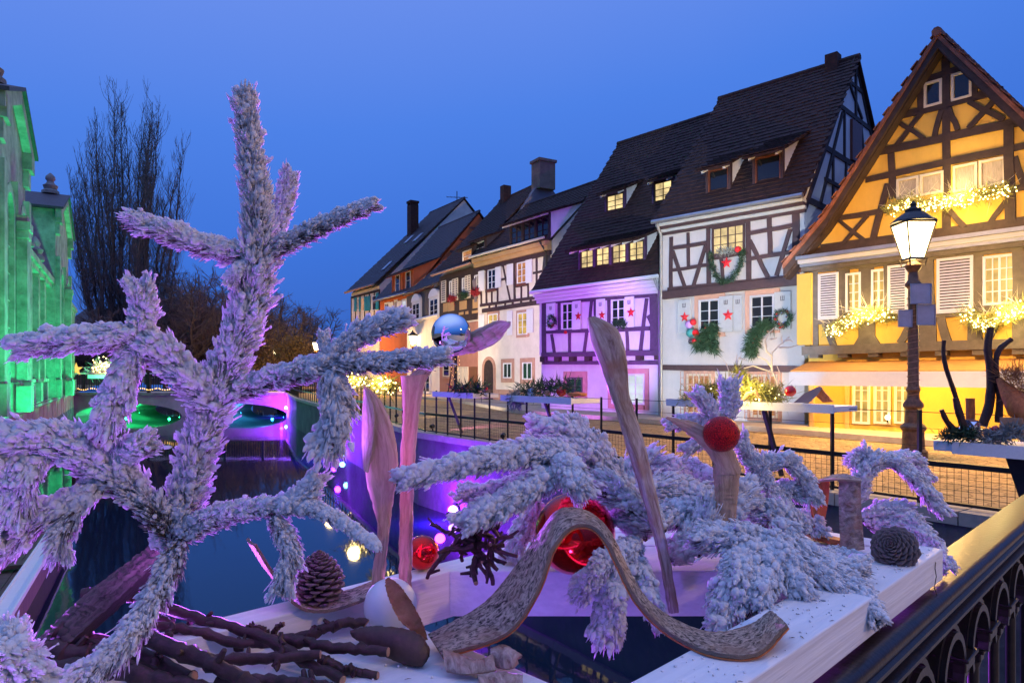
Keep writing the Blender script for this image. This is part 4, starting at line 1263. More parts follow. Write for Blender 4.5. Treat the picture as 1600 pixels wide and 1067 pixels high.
b = MB(); b.slab([(0, -.4, 6.06), (0, 4.5, 8.0), (0, 9, 6.06)], (Lh, 0, 0)); b.build('roof', M_tile_g, H.root)
gab = [uD(20.7), uD(37.2)]
for ug, hw, za_, ze_ in ((gab[0], 3.1, 10.0, 8.9), (gab[1], 4.3, 11.0, 9.5)):
    b = MB()
    b.slab([(ug - hw, -.45, .21), (ug + hw, -.45, .21), (ug + hw, -.45, ze_), (ug, -.45, za_), (ug - hw, -.45, ze_)], (0, 2.2, 0))
    go = b.build('gable_bay', M_hall, H.root)
    b = MB(); sl = (za_ - ze_) / hw
    for sg in (-1, 1):
        b.slab([(ug, -.80, za_ + .08), (ug + sg * (hw + .35), -.80, za_ + .08 - sl * (hw + .35)), (ug + sg * (hw + .35), -.80, za_ + .2 - sl * (hw + .35)), (ug, -.80, za_ + .2)], (0, 2.8, 0))
    b.build('gable_roof', M_tile_g, H.root)
    b = MB()
    for sg in (-1, 1):
        b.slab([(ug, -.70, za_ + .07), (ug + sg * (hw + .25), -.70, za_ + .07 - sl * (hw + .25)), (ug + sg * (hw + .25), -.70, za_ - .35 - sl * (hw + .25)), (ug, -.70, za_ - .35)], (0, .24, 0))
        b.box(ug + sg * (hw - .35) - .40, ug + sg * (hw - .35) + .40, -.72, -.452, ze_ - .65, ze_ - .1)
        b.box(ug + sg * (hw - .35) - .3, ug + sg * (hw - .35) + .3, -.62, -.453, ze_ - 1.2, ze_ - .655)
    b.build('pediment', M_hall, H.root)
    b = MB(); b.lathe([(.42, 0), (.42, .15), (.30, .25), (.36, .45), (.22, .55), (.15, .68), (.24, .80), (.22, .95), (.10, 1.08), (.03, 1.15)], 14, (ug, .1, za_ + .15))
    b.build('finial', M_hall, H.root, smooth=True)
    # tall arched recess with raised surround
    for uc in (ug - hw * .48, ug + hw * .48):
        pts = [(uc + 0.95 * math.cos(a), 5.9 + .95 * math.sin(a)) for a in np.linspace(0, math.pi, 11)]
        pin = [(uc + 0.70 * math.cos(a), 5.9 + .70 * math.sin(a)) for a in np.linspace(0, math.pi, 11)]
        pts = [(uc + .95, 2.5)] + pts + [(uc - .95, 2.5)]; pin = [(uc + .70, 2.5)] + pin + [(uc - .70, 2.5)]
        b = MB()
        for i in range(len(pts) - 1):
            b.slab([(pts[i][0], -.60, pts[i][1]), (pts[i + 1][0], -.60, pts[i + 1][1]), (pin[i + 1][0], -.60, pin[i + 1][1]), (pin[i][0], -.60, pin[i][1])], (0, .148, 0))
        b.build('arch_surround', M_hall, H.root)
        b = MB(); b.slab([(p[0], -.47, p[1]) for p in pin], (0, .018, 0)); wo = b.build('window', M_glass_d, H.root)
        b = MB()
        for i in (-1, 0, 1):
            b.box(uc + i * .35 - .02, uc + i * .35 + .02, -.50, -.472, 2.5, 6.3)
        for i in range(5):
            b.box(uc - .69, uc + .69, -.496, -.473, 2.7 + i * .8, 2.74 + i * .8)
        b.build('window_bars', M_hall, wo)
    for uc in (ug - hw + .4, ug + hw - .4, ug):
        b = MB(); b.box(uc - .28, uc + .28, -.64, -.451, .21, 7.2); b.box(uc - .36, uc + .36, -.70, -.452, .212, 1.1); b.build('pilaster', M_hall, H.root)
for D in (25.0, 28.2):
    b = MB(); b.lathe([(.34, 0), (.34, .15), (.24, .25), (.30, .45), (.16, .58), (.20, .72), (.10, .92), (.03, 1.0)], 12, (uD(D), -.2, 6.06)); b.build('finial', M_hall, H.root, smooth=True)
for D in (14.5, 16.2, 20.7, 24.4, 26.5, 28.9, 31.0, 37.2, 43.0, 45.0, 47.2, 48.6):
    uc = uD(D); inside = any(abs(uc - q) < w_ for q, w_ in zip(gab, (3.1, 4.3))); w0 = -.645 if inside else -.06
    b = MB(); b.box(uc - .30, uc + .30, w0 - .22, w0 + .05, 1.17, 6.2); b.box(uc - .4, uc + .4, w0 - .32, w0 + .049, .205, 1.0); b.build('pilaster', M_hall, H.root)
    b = MB(); b.box(uc - .4, uc + .4, w0 - .3, w0 + .048, 5.75, 6.0); b.box(uc - .36, uc + .36, w0 - .26, w0 + .047, 5.5, 5.745); b.build('capital', M_hall, H.root)
    b = MB()
    for j in range(14):
        b.box(uc + .42, uc + .66 + .06 * (j % 2), w0 - .08 - .004 * (j % 2), w0 + .046, 2.75 + j * .145, 2.75 + j * .145 + .125)
    b.build('brick_quoin', M_hall_red, H.root)
    b = MB(); b.box(uc + .4, uc + 1.3, w0 - .04, w0 + .045, 1.25, 2.5); po = b.build('diamond_panel', M_hall_pink, H.root)
    b = MB()
    for j in range(3):
        c = 1.46 + j * .41
        for (x0, z0, x1, z1) in ((0, -.2, .3, 0), (.3, 0, 0, .2), (0, .2, -.3, 0), (-.3, 0, 0, -.2)):
            b.bar((uc + .85 + x0, w0 - .05, c + z0), (uc + .85 + x1, w0 - .05, c + z1), .05, .03, up=(0, 1, 0))
    b.build('diamond_pattern', M_hall, po)
GREEN = (0.0, 1.0, 0.30)
for D, pw in ((15.6, 2400), (19.6, 2900), (23.6, 1900), (28.0, 2200), (32, 2400), (36.5, 2700), (41, 2500), (46, 2500)):  # assumed green lamps, set out from the wall to light the hall
    p = H.world(uD(D), -2.4, -0.80); t = H.world(uD(D) + 1.2, -0.3, 5.5)
    lt = thing('assumed_floodlight', 'assumed green floodlight on the %s pile in the water, counted from the far bridge' % {15.6: 'eighth', 19.6: 'seventh', 23.6: 'sixth', 28.0: 'fifth', 32: 'fourth', 36.5: 'third', 41: 'second', 46: 'first'}[D], 'floodlight', H.world(uD(D), -2.4, -1.0), 0, 'assumed green floodlights on added posts along the market hall')
    b = MB(); b.tube([(0, 0, .01), (0, 0, -1.1)], .07, 8); b.build('added_post', M_timber, lt)  # support added in the water to carry the assumed lamp
    b = MB(); b.box(-.12, .12, -.12, .12, 0, .12); b.build('housing', M_black, lt)
    b = MB(); b.lathe([(.07, .12), (.06, .14), (.01, .145)], 10); b.build('lens', E_green, lt)
    lamp('SPOT', p, pw, GREEN, t, .2, 120, .8)

# ------------------------------------------------------------------ far bridge
br = thing('stone_bridge', 'low two-arched stone bridge crossing the canal with an iron railing and string lights', 'bridge', (-23.5, 49, 0))
x0b, x1b = P(112, 600, 49).x, P(470, 600, 49).x
arches = [(P(118, 0, 49).x, P(284, 0, 49).x), (P(301, 0, 49).x, P(449, 0, 49).x)]
prof = [(x0b, -2.4), (x0b, 0.0), (x1b, 0.0), (x1b, -2.4)]
for a0, a1 in arches[::-1]:
    cxm = (a0 + a1) / 2; hw = (a1 - a0) / 2
    prof += [(a1, -2.4), (a1, -1.62)] + [(cxm + hw * math.cos(t), -1.62 + .86 * math.sin(t)) for t in np.linspace(0.05, math.pi - .05, 17)] + [(a0, -1.62), (a0, -2.4)]
b = MB(); b.slab([(x, 49, z) for x, z in prof], (0, 11.0, 0)); b.build('bridge_body', M_conc, br, world=True)
for _a, _c in zip(arches, ((0.02, 1.0, 0.30), (0.03, 0.42, 1.0))):
    for _y in (50.2, 53.0, 56.0):
        for _f in (.10, .90):
            lamp('POINT', (_a[0] + (_a[1] - _a[0]) * _f, _y, -1.50), 90, _c, size=.02)
b = MB(); b.box(x0b - .2, x1b + .3, 48.85, 48.995, -.16, .05); b.build('string_course', M_hall, br, world=True)
b = MB(); b.bar((x0b, 49.1, 1.42), (x1b, 49.1, 1.42), .09, .08); b.build('handrail', M_plankw, br, world=True)
b = MB(); b.bar((x0b, 49.1, .18), (x1b, 49.1, .18), .06, .06); b.bar((x0b, 49.1, 1.2), (x1b, 49.1, 1.2), .04, .04)
n_ = 96
for i in range(n_):
    x = x0b + (x1b - x0b) * i / n_; b.box(x - .02, x + .02, 49.08, 49.12, .21, 1.38)
stuff(b.build('balusters', M_black, br, world=True))
for i in range(7):
    x = x0b + (x1b - x0b) * i / 6; b = MB(); b.box(x - .08, x + .08, 49.0, 49.2, 0.0, 1.52); b.build('post', M_black, br, world=True)
pts = [(x0b + (x1b - x0b) * i / 110 + random.uniform(-.05, .05), 48.98, .30 + .06 * math.sin(i * .8)) for i in range(75)]
bulbs('string_lights', pts, .045, E_fairy2, br)
lamp('POINT', (arches[0][1] - 1.3, 49.8, -1.38), 420, (0.02, 1.0, 0.30), size=.08)
lamp('POINT', (arches[1][1] - 1.3, 49.6, -1.38), 420, (0.03, 0.40, 1.0), size=.08)
lamp('POINT', (arches[0][0] + 2.5, 51, -1.35), 220, (0.02, 1.0, 0.30), size=.08)
# star and lit planter on the bridge rail
st = thing('lit_star', 'golden lit star ornament at the hall end of the far bridge', 'star', P(119, 577, 48.9))
b = star_mesh(.5, .08); b.build('star_body', em('gold_star', (1.0, .62, .12), 1.2), st)
pl = thing('lit_planter', 'planter of golden lit twigs on the far bridge railing', 'planter', P(160, 588, 48.8))
b = MB(); b.box(-.9, .9, -.25, .25, -.15, .12); b.build('tray', M_plankw, pl)
V, T = sprays([(-.8, 0, .4), (.8, 0, .6)], (.3, .3, .5), 260, .7, .014, 5, up=.8); stuff(np_mesh('twigs', M_wtwig, V, T, pl))
bulbs('fairy_lights', [P(160, 575, 48.8) + Vector((random.gauss(0, .45), random.gauss(0, .2), random.gauss(.1, .3))) for _ in range(45)], .04, E_fairy, pl)
lamp('POINT', P(160, 575, 48.2), 25, WARM, size=.3)

# ------------------------------------------------------------------ bare trees
def seg_tubes(segs, n=3):
    """[(pts array k x 3, r0, r1)] -> arrays"""
    Vs, Ts = [], []; o = 0
    ang = np.arange(n) * 2 * math.pi / n
    for pts, r0, r1 in segs:
        k = len(pts); t = np.gradient(pts, axis=0); t /= np.linalg.norm(t, axis=1)[:, None] + 1e-9
        a = np.cross(t, np.array([0.9, 0.31, 0.3])); a /= np.linalg.norm(a, axis=1)[:, None] + 1e-9
        c = np.cross(t, a); rr = np.linspace(r0, r1, k)[:, None, None]
        ring = pts[:, None, :] + rr * (a[:, None, :] * np.cos(ang)[None, :, None] + c[:, None, :] * np.sin(ang)[None, :, None])
        Vs.append(ring.reshape(-1, 3))
        i = np.arange(k - 1)[:, None] * n; j = np.arange(n)[None]
        q = np.stack([i + j, i + (j + 1) % n, i + n + (j + 1) % n, i + n + j], -1).reshape(-1, 4) + o
        Ts.append(q); o += k * n
    return np.concatenate(Vs), np.concatenate(Ts)


def poplar(name, label, base, tops, seed=1):
    g = np.random.default_rng(seed)
    t = thing(name, label, 'tree', base, 0, 'bare winter trees beyond the bridge')
    limbs, twigs = [], []
    base = np.array(base)
    for tp in tops:
        tp = np.array(tp) + np.array([0, g.normal(0, 1.2), -1.9]); h = tp[2] - base[2]
        a = base + np.array([g.normal(0, .25), g.normal(0, .25), h * g.uniform(.02, .16)])
        q = np.array([tp[0] * .66 + base[0] * .34, tp[1], base[2] + h * .45])
        pts = spline([a, a * .5 + q * .5 + g.normal(0, .3, 3) * np.array([1, 1, .2]), q, tp], 16)
        pts[1:-1, :2] += g.normal(0, .10, (14, 2))
        limbs.append((pts, .19 * g.uniform(.6, 1.1), .02))
        for _ in range(62):
            f = g.uniform(.16, .97) ** .85; i = min(int(f * 15), 14); p = pts[i] + (pts[i + 1] - pts[i]) * g.random()
            az = g.uniform(0, 2 * math.pi); L = g.uniform(1.6, 5.2) * (1.1 - .6 * f); out = g.uniform(.15, .62)
            d = np.array([math.cos(az) * out, math.sin(az) * out, 1.0])
            e = p + d * L; m = p + d * L * .5 + np.array([math.cos(az), math.sin(az), -.3]) * L * .10
            tw = np.array([p, m, e]); twigs.append((tw, .026, .009))
            for _ in range(5):
                s = g.uniform(.2, .95); pp = p + (e - p) * s; az2 = g.uniform(0, 6.28); l2 = L * g.uniform(.2, .4)
                twigs.append((np.array([pp, pp + np.array([math.cos(az2) * .35, math.sin(az2) * .35, 1]) * l2 * .5, pp + np.array([math.cos(az2) * .45, math.sin(az2) * .45, 1.1]) * l2]), .016, .008))
    V, T = seg_tubes([(np.array([base, base + [0.1, 0, 2.5], base + [0, 0, 5.5]]), .95, .55)], 9); np_mesh('trunk', M_bark_tree, V, T, t, True, world=True)
    V, T = seg_tubes(limbs, 6); np_mesh('limbs', M_bark_tree, V, T, t, True, world=True)
    V, T = seg_tubes(twigs, 3); stuff(np_mesh('crown', M_twig_tree, V, T, t, True, world=True))
    return t


def bare_tree(name, label, base, h, spread, seed=1, dens=1.0, thick=1.0):
    g = np.random.default_rng(seed)
    t = thing(name, label, 'tree', base, 0, 'bare winter trees beyond the bridge')
    limbs, twigs = [], []
    base = np.array(base)
    fork = base + np.array([0, 0, h * .22])
    for i in range(int(9 * dens)):
        az = i * 2.4 + g.uniform(-.4, .4); out = g.uniform(.25, 1.0) * spread; hh = h * g.uniform(.62, 1.0) * (1.05 - .25 * out / spread)
        e = base + np.array([math.cos(az) * out, math.sin(az) * out, hh])
        pts = spline([fork, fork * .55 + e * .45 + np.array([math.cos(az), math.sin(az), -.2]) * out * .2, e], 10); pts[1:-1] += g.normal(0, h * .012, (8, 3))
        limbs.append((pts, h * .014 * thick, .03))
        for _ in range(int(26)):
            f = g.uniform(.15, 1); k = min(int(f * 9), 8); p = pts[k] + (pts[k + 1] - pts[k]) * g.random()
            a2 = g.uniform(0, 6.28); L = h * g.uniform(.09, .24) * (1.15 - .6 * f)
            d = np.array([math.cos(a2) * .9, math.sin(a2) * .9, g.uniform(.1, 1.0)])
            q = p + d * L; m = p + d * L * .5 + g.normal(0, L * .07, 3)
            twigs.append((np.array([p, m, q]), .045 * thick, .014))
            for _ in range(7):
                s = g.uniform(.25, 1); pp = p + (q - p) * s; d2 = g.normal(0, .6, 3) + d * .7; l2 = L * g.uniform(.25, .55)
                twigs.append((np.array([pp, pp + d2 * l2 * .5 + g.normal(0, l2 * .06, 3), pp + d2 * l2]), .022 * thick, .010))
    V, T = seg_tubes([(np.array([base + [0, 0, -.1], base + [0.05, 0, h * .12], fork + [0, 0, .2]]), h * .022 * thick, h * .015 * thick)], 8); np_mesh('trunk', M_bark_tree, V, T, t, True, world=True)
    V, T = seg_tubes(limbs, 5); np_mesh('limbs', M_bark_tree, V, T, t, True, world=True)
    V, T = seg_tubes(twigs, 3); stuff(np_mesh('crown', M_twig_tree, V, T, t, True, world=True))
    return t


def G(px, D, z=0):
    v = P(px, HZ, D); return (v.x, v.y, z)


_g = np.random.default_rng(77)
_tops = []
for _k in range(14):
    _x = _g.uniform(100, 286); _e = np.interp(_x, [98, 110, 140, 160, 185, 215, 245, 262, 280, 290], [330, 215, 150, 128, 118, 128, 122, 165, 195, 300])
    _tops.append(P(_x, _e + _g.uniform(10, 190), 66))
poplar('poplar_tree', 'very tall bare poplar with upright limbs rising behind the market hall', G(188, 66), [P(x, y, 66) for x, y in
       [(104, 218), (114, 262), (150, 138), (163, 150), (186, 126), (200, 130), (213, 160), (243, 132), (252, 168), (272, 190), (284, 236), (128, 320), (100, 310), (287, 310), (230, 205), (172, 215), (140, 205), (262, 260)]] + _tops, 3)
for i, (px, D, top, sp, lab) in enumerate([
        (300, 62, 402, 5.0, 'bare dark tree with spreading crown just right of the tall poplar'),
        (258, 70, 430, 5.5, 'bare dark tree standing in front of the foot of the poplar'),
        (345, 74, 415, 6.0, 'bare dark tree behind the thick stem of the tall frosted sprig'),
        (425, 80, 440, 6.0, 'bare reddish tree above the left street lamps'),
        (470, 88, 470, 6.0, 'bare tree lit amber from below near the two far lamps'),
        (510, 100, 502, 6.0, 'low bare tree left of the farthest house'),
        (385, 66, 470, 4.5, 'small bare tree behind the far bridge beside the shrub lit by a lamp'),
        (130, 60, 470, 4.0, 'small bare tree tucked behind the end of the market hall'),
        (275, 84, 415, 6.5, 'bare dark tree farther back to the right of the poplar'),
        (320, 92, 440, 7.0, 'bare dark tree far back among the others, right of the poplar'),
        (365, 95, 430, 7.0, 'bare dark tree far back behind the frosted stem'),
        (450, 110, 462, 7.5, 'bare dark tree far back above the left lamps'),
        (215, 58, 500, 4.5, 'low bare tree behind the left half of the far bridge')]):
    h = (HZ - top) / F * D + 1.35
    bare_tree('bare_tree', lab, G(px, D), h, sp, 50 + i, 1.7)
sh = thing('lit_shrub', 'shrub glowing gold under the far left street lamp', 'shrub', G(405, 66))
c = Vector(G(412, 66, 2.0))
V, T = sprays([c + Vector((-2.0, 0, -.6)), c + Vector((0, 0, .8)), c + Vector((2.6, 0, .9)), c + Vector((3.8, .5, -.3))], (2.0, 1.6, 2.2), 5200, .40, .05, 8); stuff(np_mesh('leaves', pm('dry_leaf', (.20, .13, .04), .7, .4, 5), V, T, sh, True, world=True))
b = MB(); b.tube([G(405, 66, 0), G(405, 66, 2.2)], [.12, .05], 7); b.build('stem', M_bark_tree, sh, world=True)

sh = thing('lit_shrub', 'small leafy tree glowing gold between the two far left lamps', 'shrub', G(452, 63))
c = Vector(G(452, 63, 3.6))
V, T = sprays([c + Vector((-1.2, 0, -.8)), c, c + Vector((1.6, 0, .4))], (1.6, 1.4, 1.6), 2600, .36, .05, 18); stuff(np_mesh('leaves', pm('dry_leaf', (.20, .13, .04), .7, .4, 5), V, T, sh, True, world=True))
b = MB(); b.tube([G(452, 63, 0), G(452, 63, 3.4)], [.12, .05], 7); b.build('stem', M_bark_tree, sh, world=True)
# low buildings behind the trees
def far_building(name, label, px0, px1, D, top, rows, cols, roof_h, mat):
    t = thing(name, label, 'building', G((px0 + px1) / 2, D))
    A, B = Vector(G(px0, D)), Vector(G(px1, D)); zt = (HZ - top) / F * D + CH
    b = MB(); b.box(A.x, B.x, D, D + 8, -.1, zt); b.build('wall', mat, t, world=True)
    b = MB(); b.slab([(A.x - .4, D - .4, zt), (A.x - .4, D + 4, zt + roof_h), (A.x - .4, D + 8.4, zt)], (B.x - A.x + .8, 0, 0)); b.build('roof', M_tile_g, t, world=True)
    for i in range(cols):
        for j in range(rows):
            x = A.x + (B.x - A.x) * (i + .5) / cols; z = zt * (j + .5) / rows
            b = MB(); b.box(x - .5, x + .5, D - .05, D - .003, z - .7, z + .7); wo = b.build('window', M_cream, t, world=True)
            b = MB(); b.box(x - .42, x + .42, D - .06, D - .052, z - .62, z + .62); b.build('pane', M_glass_d, wo, world=True)
    return t


far_building('far_building', 'dim grey building with rows of windows seen through the bare trees', 226, 345, 96, 498, 3, 6, 2.0, M_building)
far_building('far_building', 'red-brown building behind the end of the market hall', 108, 170, 90, 508, 2, 3, 2.5, pm('far_red_building', (.16, .07, .06), .9, .2, .5))
far_building('far_building', 'low dark building closing the view behind the two far lamps', 395, 545, 125, 545, 1, 6, 2.0, M_building)

# ------------------------------------------------------------------ street lamps
def make_lamp():
    t = thing('street_lamp', 'cast-iron street lamp in front of the yellow house, with three sign plates on its post', 'street lamp', (0, 0, 0), 0, 'lit street lamps along the quay')
    b = MB()
    b.lathe([(.21, 0), (.21, .10), (.17, .14), (.16, .42), (.19, .46), (.19, .50), (.13, .56), (.115, .78), (.15, .82), (.15, .87), (.095, .95), (.085, 1.05), (.11, 1.10), (.082, 1.16), (.074, 2.75), (.12, 2.80), (.12, 2.84), (.075, 2.90), (.065, 3.02),
             (.11, 3.08), (.13, 3.13), (.06, 3.2)], 20)
    b.build('post', pm('lamplit_post', (0.16, 0.085, 0.045), .4, .45, 14, bump=.5, bscale=60, bdist=.004, metal=.2), t, smooth=35)  # golden light of its own lamp put into the post's brown colour
    b = MB()
    zb, zt, rb, rt = 3.24, 3.82, .115, .235
    for i in range(4):
        a = math.pi / 4 + i * math.pi / 2; a2 = a + math.pi / 2
        p = Vector((rb * 1.414 * math.cos(a), rb * 1.414 * math.sin(a), zb)); q = Vector((rt * 1.414 * math.cos(a), rt * 1.414 * math.sin(a), zt))
        b.bar(p, q, .022)
        b.bar(p, (rb * 1.414 * math.cos(a2), rb * 1.414 * math.sin(a2), zb), .03); b.bar(q, (rt * 1.414 * math.cos(a2), rt * 1.414 * math.sin(a2), zt), .035)
        b.tube([(.05 * math.cos(a), .05 * math.sin(a), 3.16), (.17 * math.cos(a), .17 * math.sin(a), 3.12), (.2 * math.cos(a), .2 * math.sin(a), 3.24)], .012, 6)
    b.build('lantern_frame', M_black, t)
    b = MB()
    b.lathe([(rt * 1.45, 3.83), (rt * 1.40, 3.855), (.24, 3.93), (.16, 3.99), (.12, 4.0), (.12, 4.05), (.06, 4.08), (.04, 4.11), (.05, 4.14), (.01, 4.19)], 16); b.build('lantern_roof', M_black, t)
    for i in range(4):
        a = math.pi / 4 + i * math.pi / 2; a2 = a + math.pi / 2; g_ = MB()
        f = lambda r_, an, z: Vector((r_ * 1.39 * math.cos(an), r_ * 1.39 * math.sin(an), z))
        g_.add([f(rb, a, zb + .01), f(rb, a2, zb + .01), f(rt, a2, zt - .01), f(rt, a, zt - .01)], [(0, 1, 2, 3)])
        g_.build('glass_pane', mg, t)
    b = MB(); b.ball((0, 0, 3.6), .07, 12, 8, 1.5); b.build('bulb', E_bulb, t)
    return t


L1 = make_lamp()
spots = [(1427, 11.2, 4300, None), (645, 43.6, 4500, 'street lamp in front of the floodlit white wall of the mansard house'),
         (494, 53, 6000, 'far street lamp left of the farthest house'), (428, 68, 6500, 'farthest lit street lamp, beside the gold shrub'),
         (None, None, 950, 'unseen street lamp added at the bridge end behind the photographer to warm the foreground')]  # last one is added out of view, to warm the foreground
for i, (px, D, pw, lab) in enumerate(spots):
    o = L1 if i == 0 else copy_tree(L1)
    o.location = G(px, D) if px else (5.4, -1.2, 0)
    if lab:
        o['label'] = lab
    lamp('POINT', Vector(o.location) + Vector((0, 0, 3.62)), pw, (1.0, 0.56, 0.17), size=.12)
INV[L1.name] = Matrix.Translation(-Vector(L1.location))
for nm, x0, x1, y0, y1, dd in (('sign_plate', 1422, 1455, 443, 475, -.16), ('sign_plate', 1403, 1425, 484, 511, -.13), ('sign_plate', 1432, 1461, 476, 508, -.12)):
    A, B = P(x0, y1, 11.2 + dd), P(x1, y0, 11.2 + dd)
    b = MB(); b.box(A.x, B.x, A.y - .006, A.y + .006, A.z, B.z); so = b.build(nm, M_plate, L1, world=True, bevel=.004)
    b = MB(); fr = .014
    b.box(A.x, B.x, A.y - .016, A.y - .008, B.z - fr, B.z); b.box(A.x, B.x, A.y - .016, A.y - .008, A.z, A.z + fr)
    b.box(A.x, A.x + fr, A.y - .015, A.y - .008, A.z + fr, B.z - fr); b.box(B.x - fr, B.x, A.y - .015, A.y - .008, A.z + fr, B.z - fr)
    b.build('plate_rim', M_zinc, so, world=True)
# wire of unlit little lights wound round the near post
b = MB()
pts = [(.092 * math.cos(a), .092 * math.sin(a), 0.95 + a * .017) for a in np.linspace(0, 100, 420)]
b.tube(pts, .005, 4); b.build('wound_wire', M_cutwood, L1)

# ------------------------------------------------------------------ railing along the quay
def quay_at(D):
    for (a, c) in zip(QUAY[:-1], QUAY[1:]):
        if a[1] <= D <= c[1]:
            t = (D - a[1]) / (c[1] - a[1]); return Vector((a[0] + (c[0] - a[0]) * t, D, 0))
    return Vector((*QUAY[-1], 0))


rl = thing('quay_railing', 'dark metal railing with mesh lower panels along the edge of the quay', 'railing', quay_at(8))
off = Vector((0.11, .08, 0))
Ds = [6.22, 6.95, 7.71, 8.36, 9.05, 9.62, 10.2, 10.83, 11.40, 11.92, 12.45, 12.94, 13.45, 13.9, 14.34, 14.79, 15.2, 15.63] + list(np.arange(16.2, 48, .62))
for D in Ds:
    p = quay_at(D) + off; b = MB(); b.box(p.x - .017, p.x + .017, p.y - .017, p.y + .017, .0, .99); b.build('post', M_black, rl, world=True)
for a, c in zip(Ds[:-1], Ds[1:]):
    p, q = quay_at(a) + off, quay_at(c) + off
    for z, w_, nm in ((.965, .008, 'top_wire'), (.80, .005, 'wire'), (.62, .005, 'wire'), (.45, .05, 'mid_rail'), (.07, .028, 'bottom_rail')):
        if nm == 'wire' and a > 16:
            continue
        b = MB(); b.bar(p + Vector((0, 0, z)), q + Vector((0, 0, z)), max(w_, .008) * .8, w_); b.build(nm, M_black, rl, world=True)
b = MB()
for a, c in zip(Ds[:17], Ds[1:18]):
    p, q = quay_at(a) + off, quay_at(c) + off; n = int((q - p).length / .062)
    for i in range(1, n):
        x = p.lerp(q, i / n); b.box(x.x - .0016, x.x + .0016, x.y - .0016, x.y + .0016, .09, .43)
    for j in range(1, 6):
        z = .09 + j * .058; b.bar(p + Vector((0, 0, z)), q + Vector((0, 0, z)), .0032)
stuff(b.build('wire_mesh', M_black, rl, world=True))

# ------------------------------------------------------------------ LED spotlights on the quay wall
def led(px, py, D, label, lens, glow, pw_far, aim, cone, wash, nm='led_spotlight'):
    p = P(px, py, D)
    t = thing(nm, label, 'spotlight', p)
    d = (Vector(aim) - p).normalized()
    b = MB(); b.lathe([(.10, -.22), (.12, -.2), (.13, -.02), (.11, -.02)], 12, (0, 0, 0), d); b.build('housing', M_black, t)
    b = MB(); b.lathe([(.105, -.03), (.09, .0), (.01, .012)], 12, (0, 0, 0), d); b.build('lens', lens, t)
    b = MB(); b.tube([Vector((0, 0, 0)) - d * .15, Vector((0.25, .2, -.05))], .02, 6); b.build('bracket', M_black, t)
    if pw_far:
        lamp('SPOT', p + d * .05, pw_far, glow, aim, .12, cone, .4)
    if wash:
        lamp('POINT', p + d * .25 + Vector((-.25, -.2, .05)), wash, (.20, .015, 1.0), size=.1)
    return t


AIM = (0.0, 0.95, 1.15)

led(447, 637, 47.6, 'bright cyan spotlight at the quay end of the far bridge', E_cyan, (0.42, 0.10, 1.0), 320000, (-0.4, .9, 1.25), 6, 2600)
led(541, 678, 24.0, 'upper of two blue-white spotlights on the quay wall above the canal', E_cyan, (0.42, 0.08, 1.0), 110000, AIM, 9, 1300)
led(535, 708, 24.2, 'lower of two blue-white spotlights on the quay wall, just above the water', E_cyan, (0.40, 0.06, 1.0), 60000, (0.1, .95, 1.1), 9, 420)
led(708, 797, 14.1, 'violet spotlight low on the quay wall, seen over the cluster of dark twigs', E_violet, (0.45, 0.08, 1.0), 30000, (0.15, 1.1, 1.1), 14, 800)


# unseen spotlights added around bridge and planter for violet light on the fir
for p_, a_, pw_, lab_ in (((-.92, 1.16, .72), (-.42, .84, 1.36), 230, 'unseen violet spotlight added outside the bridge under the tall frosted sprig'),
                          ((-1.02, 1.02, .72), (-.62, .78, 1.15), 140, 'unseen violet spotlight added outside the bridge under the left frosted branch'),
                          ((.45, 2.20, .92), (.30, 1.35, 1.12), 95, 'unseen violet spotlight added outside the bridge behind the heap of fir'),
                          ((-.02, .82, .74), (.15, 1.30, 1.0), 4.0, 'unseen violet spotlight added under the near board to light the white beam'),
                          ((-.47, .40, .965), (-.52, .84, 1.28), 85, 'unseen violet spotlight added at the left end of the boards to light the tall sprig')):
    p_ = Vector(p_); d_ = (Vector(a_) - p_).normalized(); t = thing('led_spotlight', lab_, 'spotlight', p_)
    b = MB(); b.lathe([(.025, -.07), (.032, -.06), (.035, -.005), (.03, -.005)], 12, (0, 0, 0), d_); b.build('housing', M_black, t)
    b = MB(); b.lathe([(.028, -.008), (.02, .003), (.004, .005)], 12, (0, 0, 0), d_); b.build('lens', E_violet, t)
    k_ = Vector((0.7071, -0.7071, 0)); dist = -.44 - (p_.x - p_.y) * .7071
    b = MB(); b.tube([Vector((0, 0, -.02)) - d_ * .04, k_ * dist + Vector((0, 0, -.06))], .010, 6); b.build('bracket', M_black, t)
    lamp('SPOT', p_ + d_ * .03, pw_, (0.42, 0.12, 1.0) if pw_ > 10 else (0.14, 0.08, 1.0), a_, .03, 64 if p_.x < -.7 else (56 if p_.x < -.4 else 72), .6)


# assumed floodlights, added at the railing and aimed at the fronts
def assumed_flood(pos, aim, power, col, angle, label, lens):
    pos = Vector(pos); t = thing('floodlight', label, 'floodlight', pos); d = (Vector(aim) - pos).normalized()
    b = MB(); b.lathe([(.03, -.10), (.045, -.09), (.05, 0), (.04, 0)], 12, (0, 0, 0), d); b.build('housing', M_black, t)
    b = MB(); b.lathe([(.038, -.01), (.03, .006), (.005, .012)], 12, (0, 0, 0), d); b.build('lens', lens, t)
    b = MB(); b.tube([-d * .07, (0, 0, -pos.z)], .015, 6); b.build('stand', M_black, t)
    lamp('SPOT', pos + d * .06, power, col, aim, .10, angle, .55)


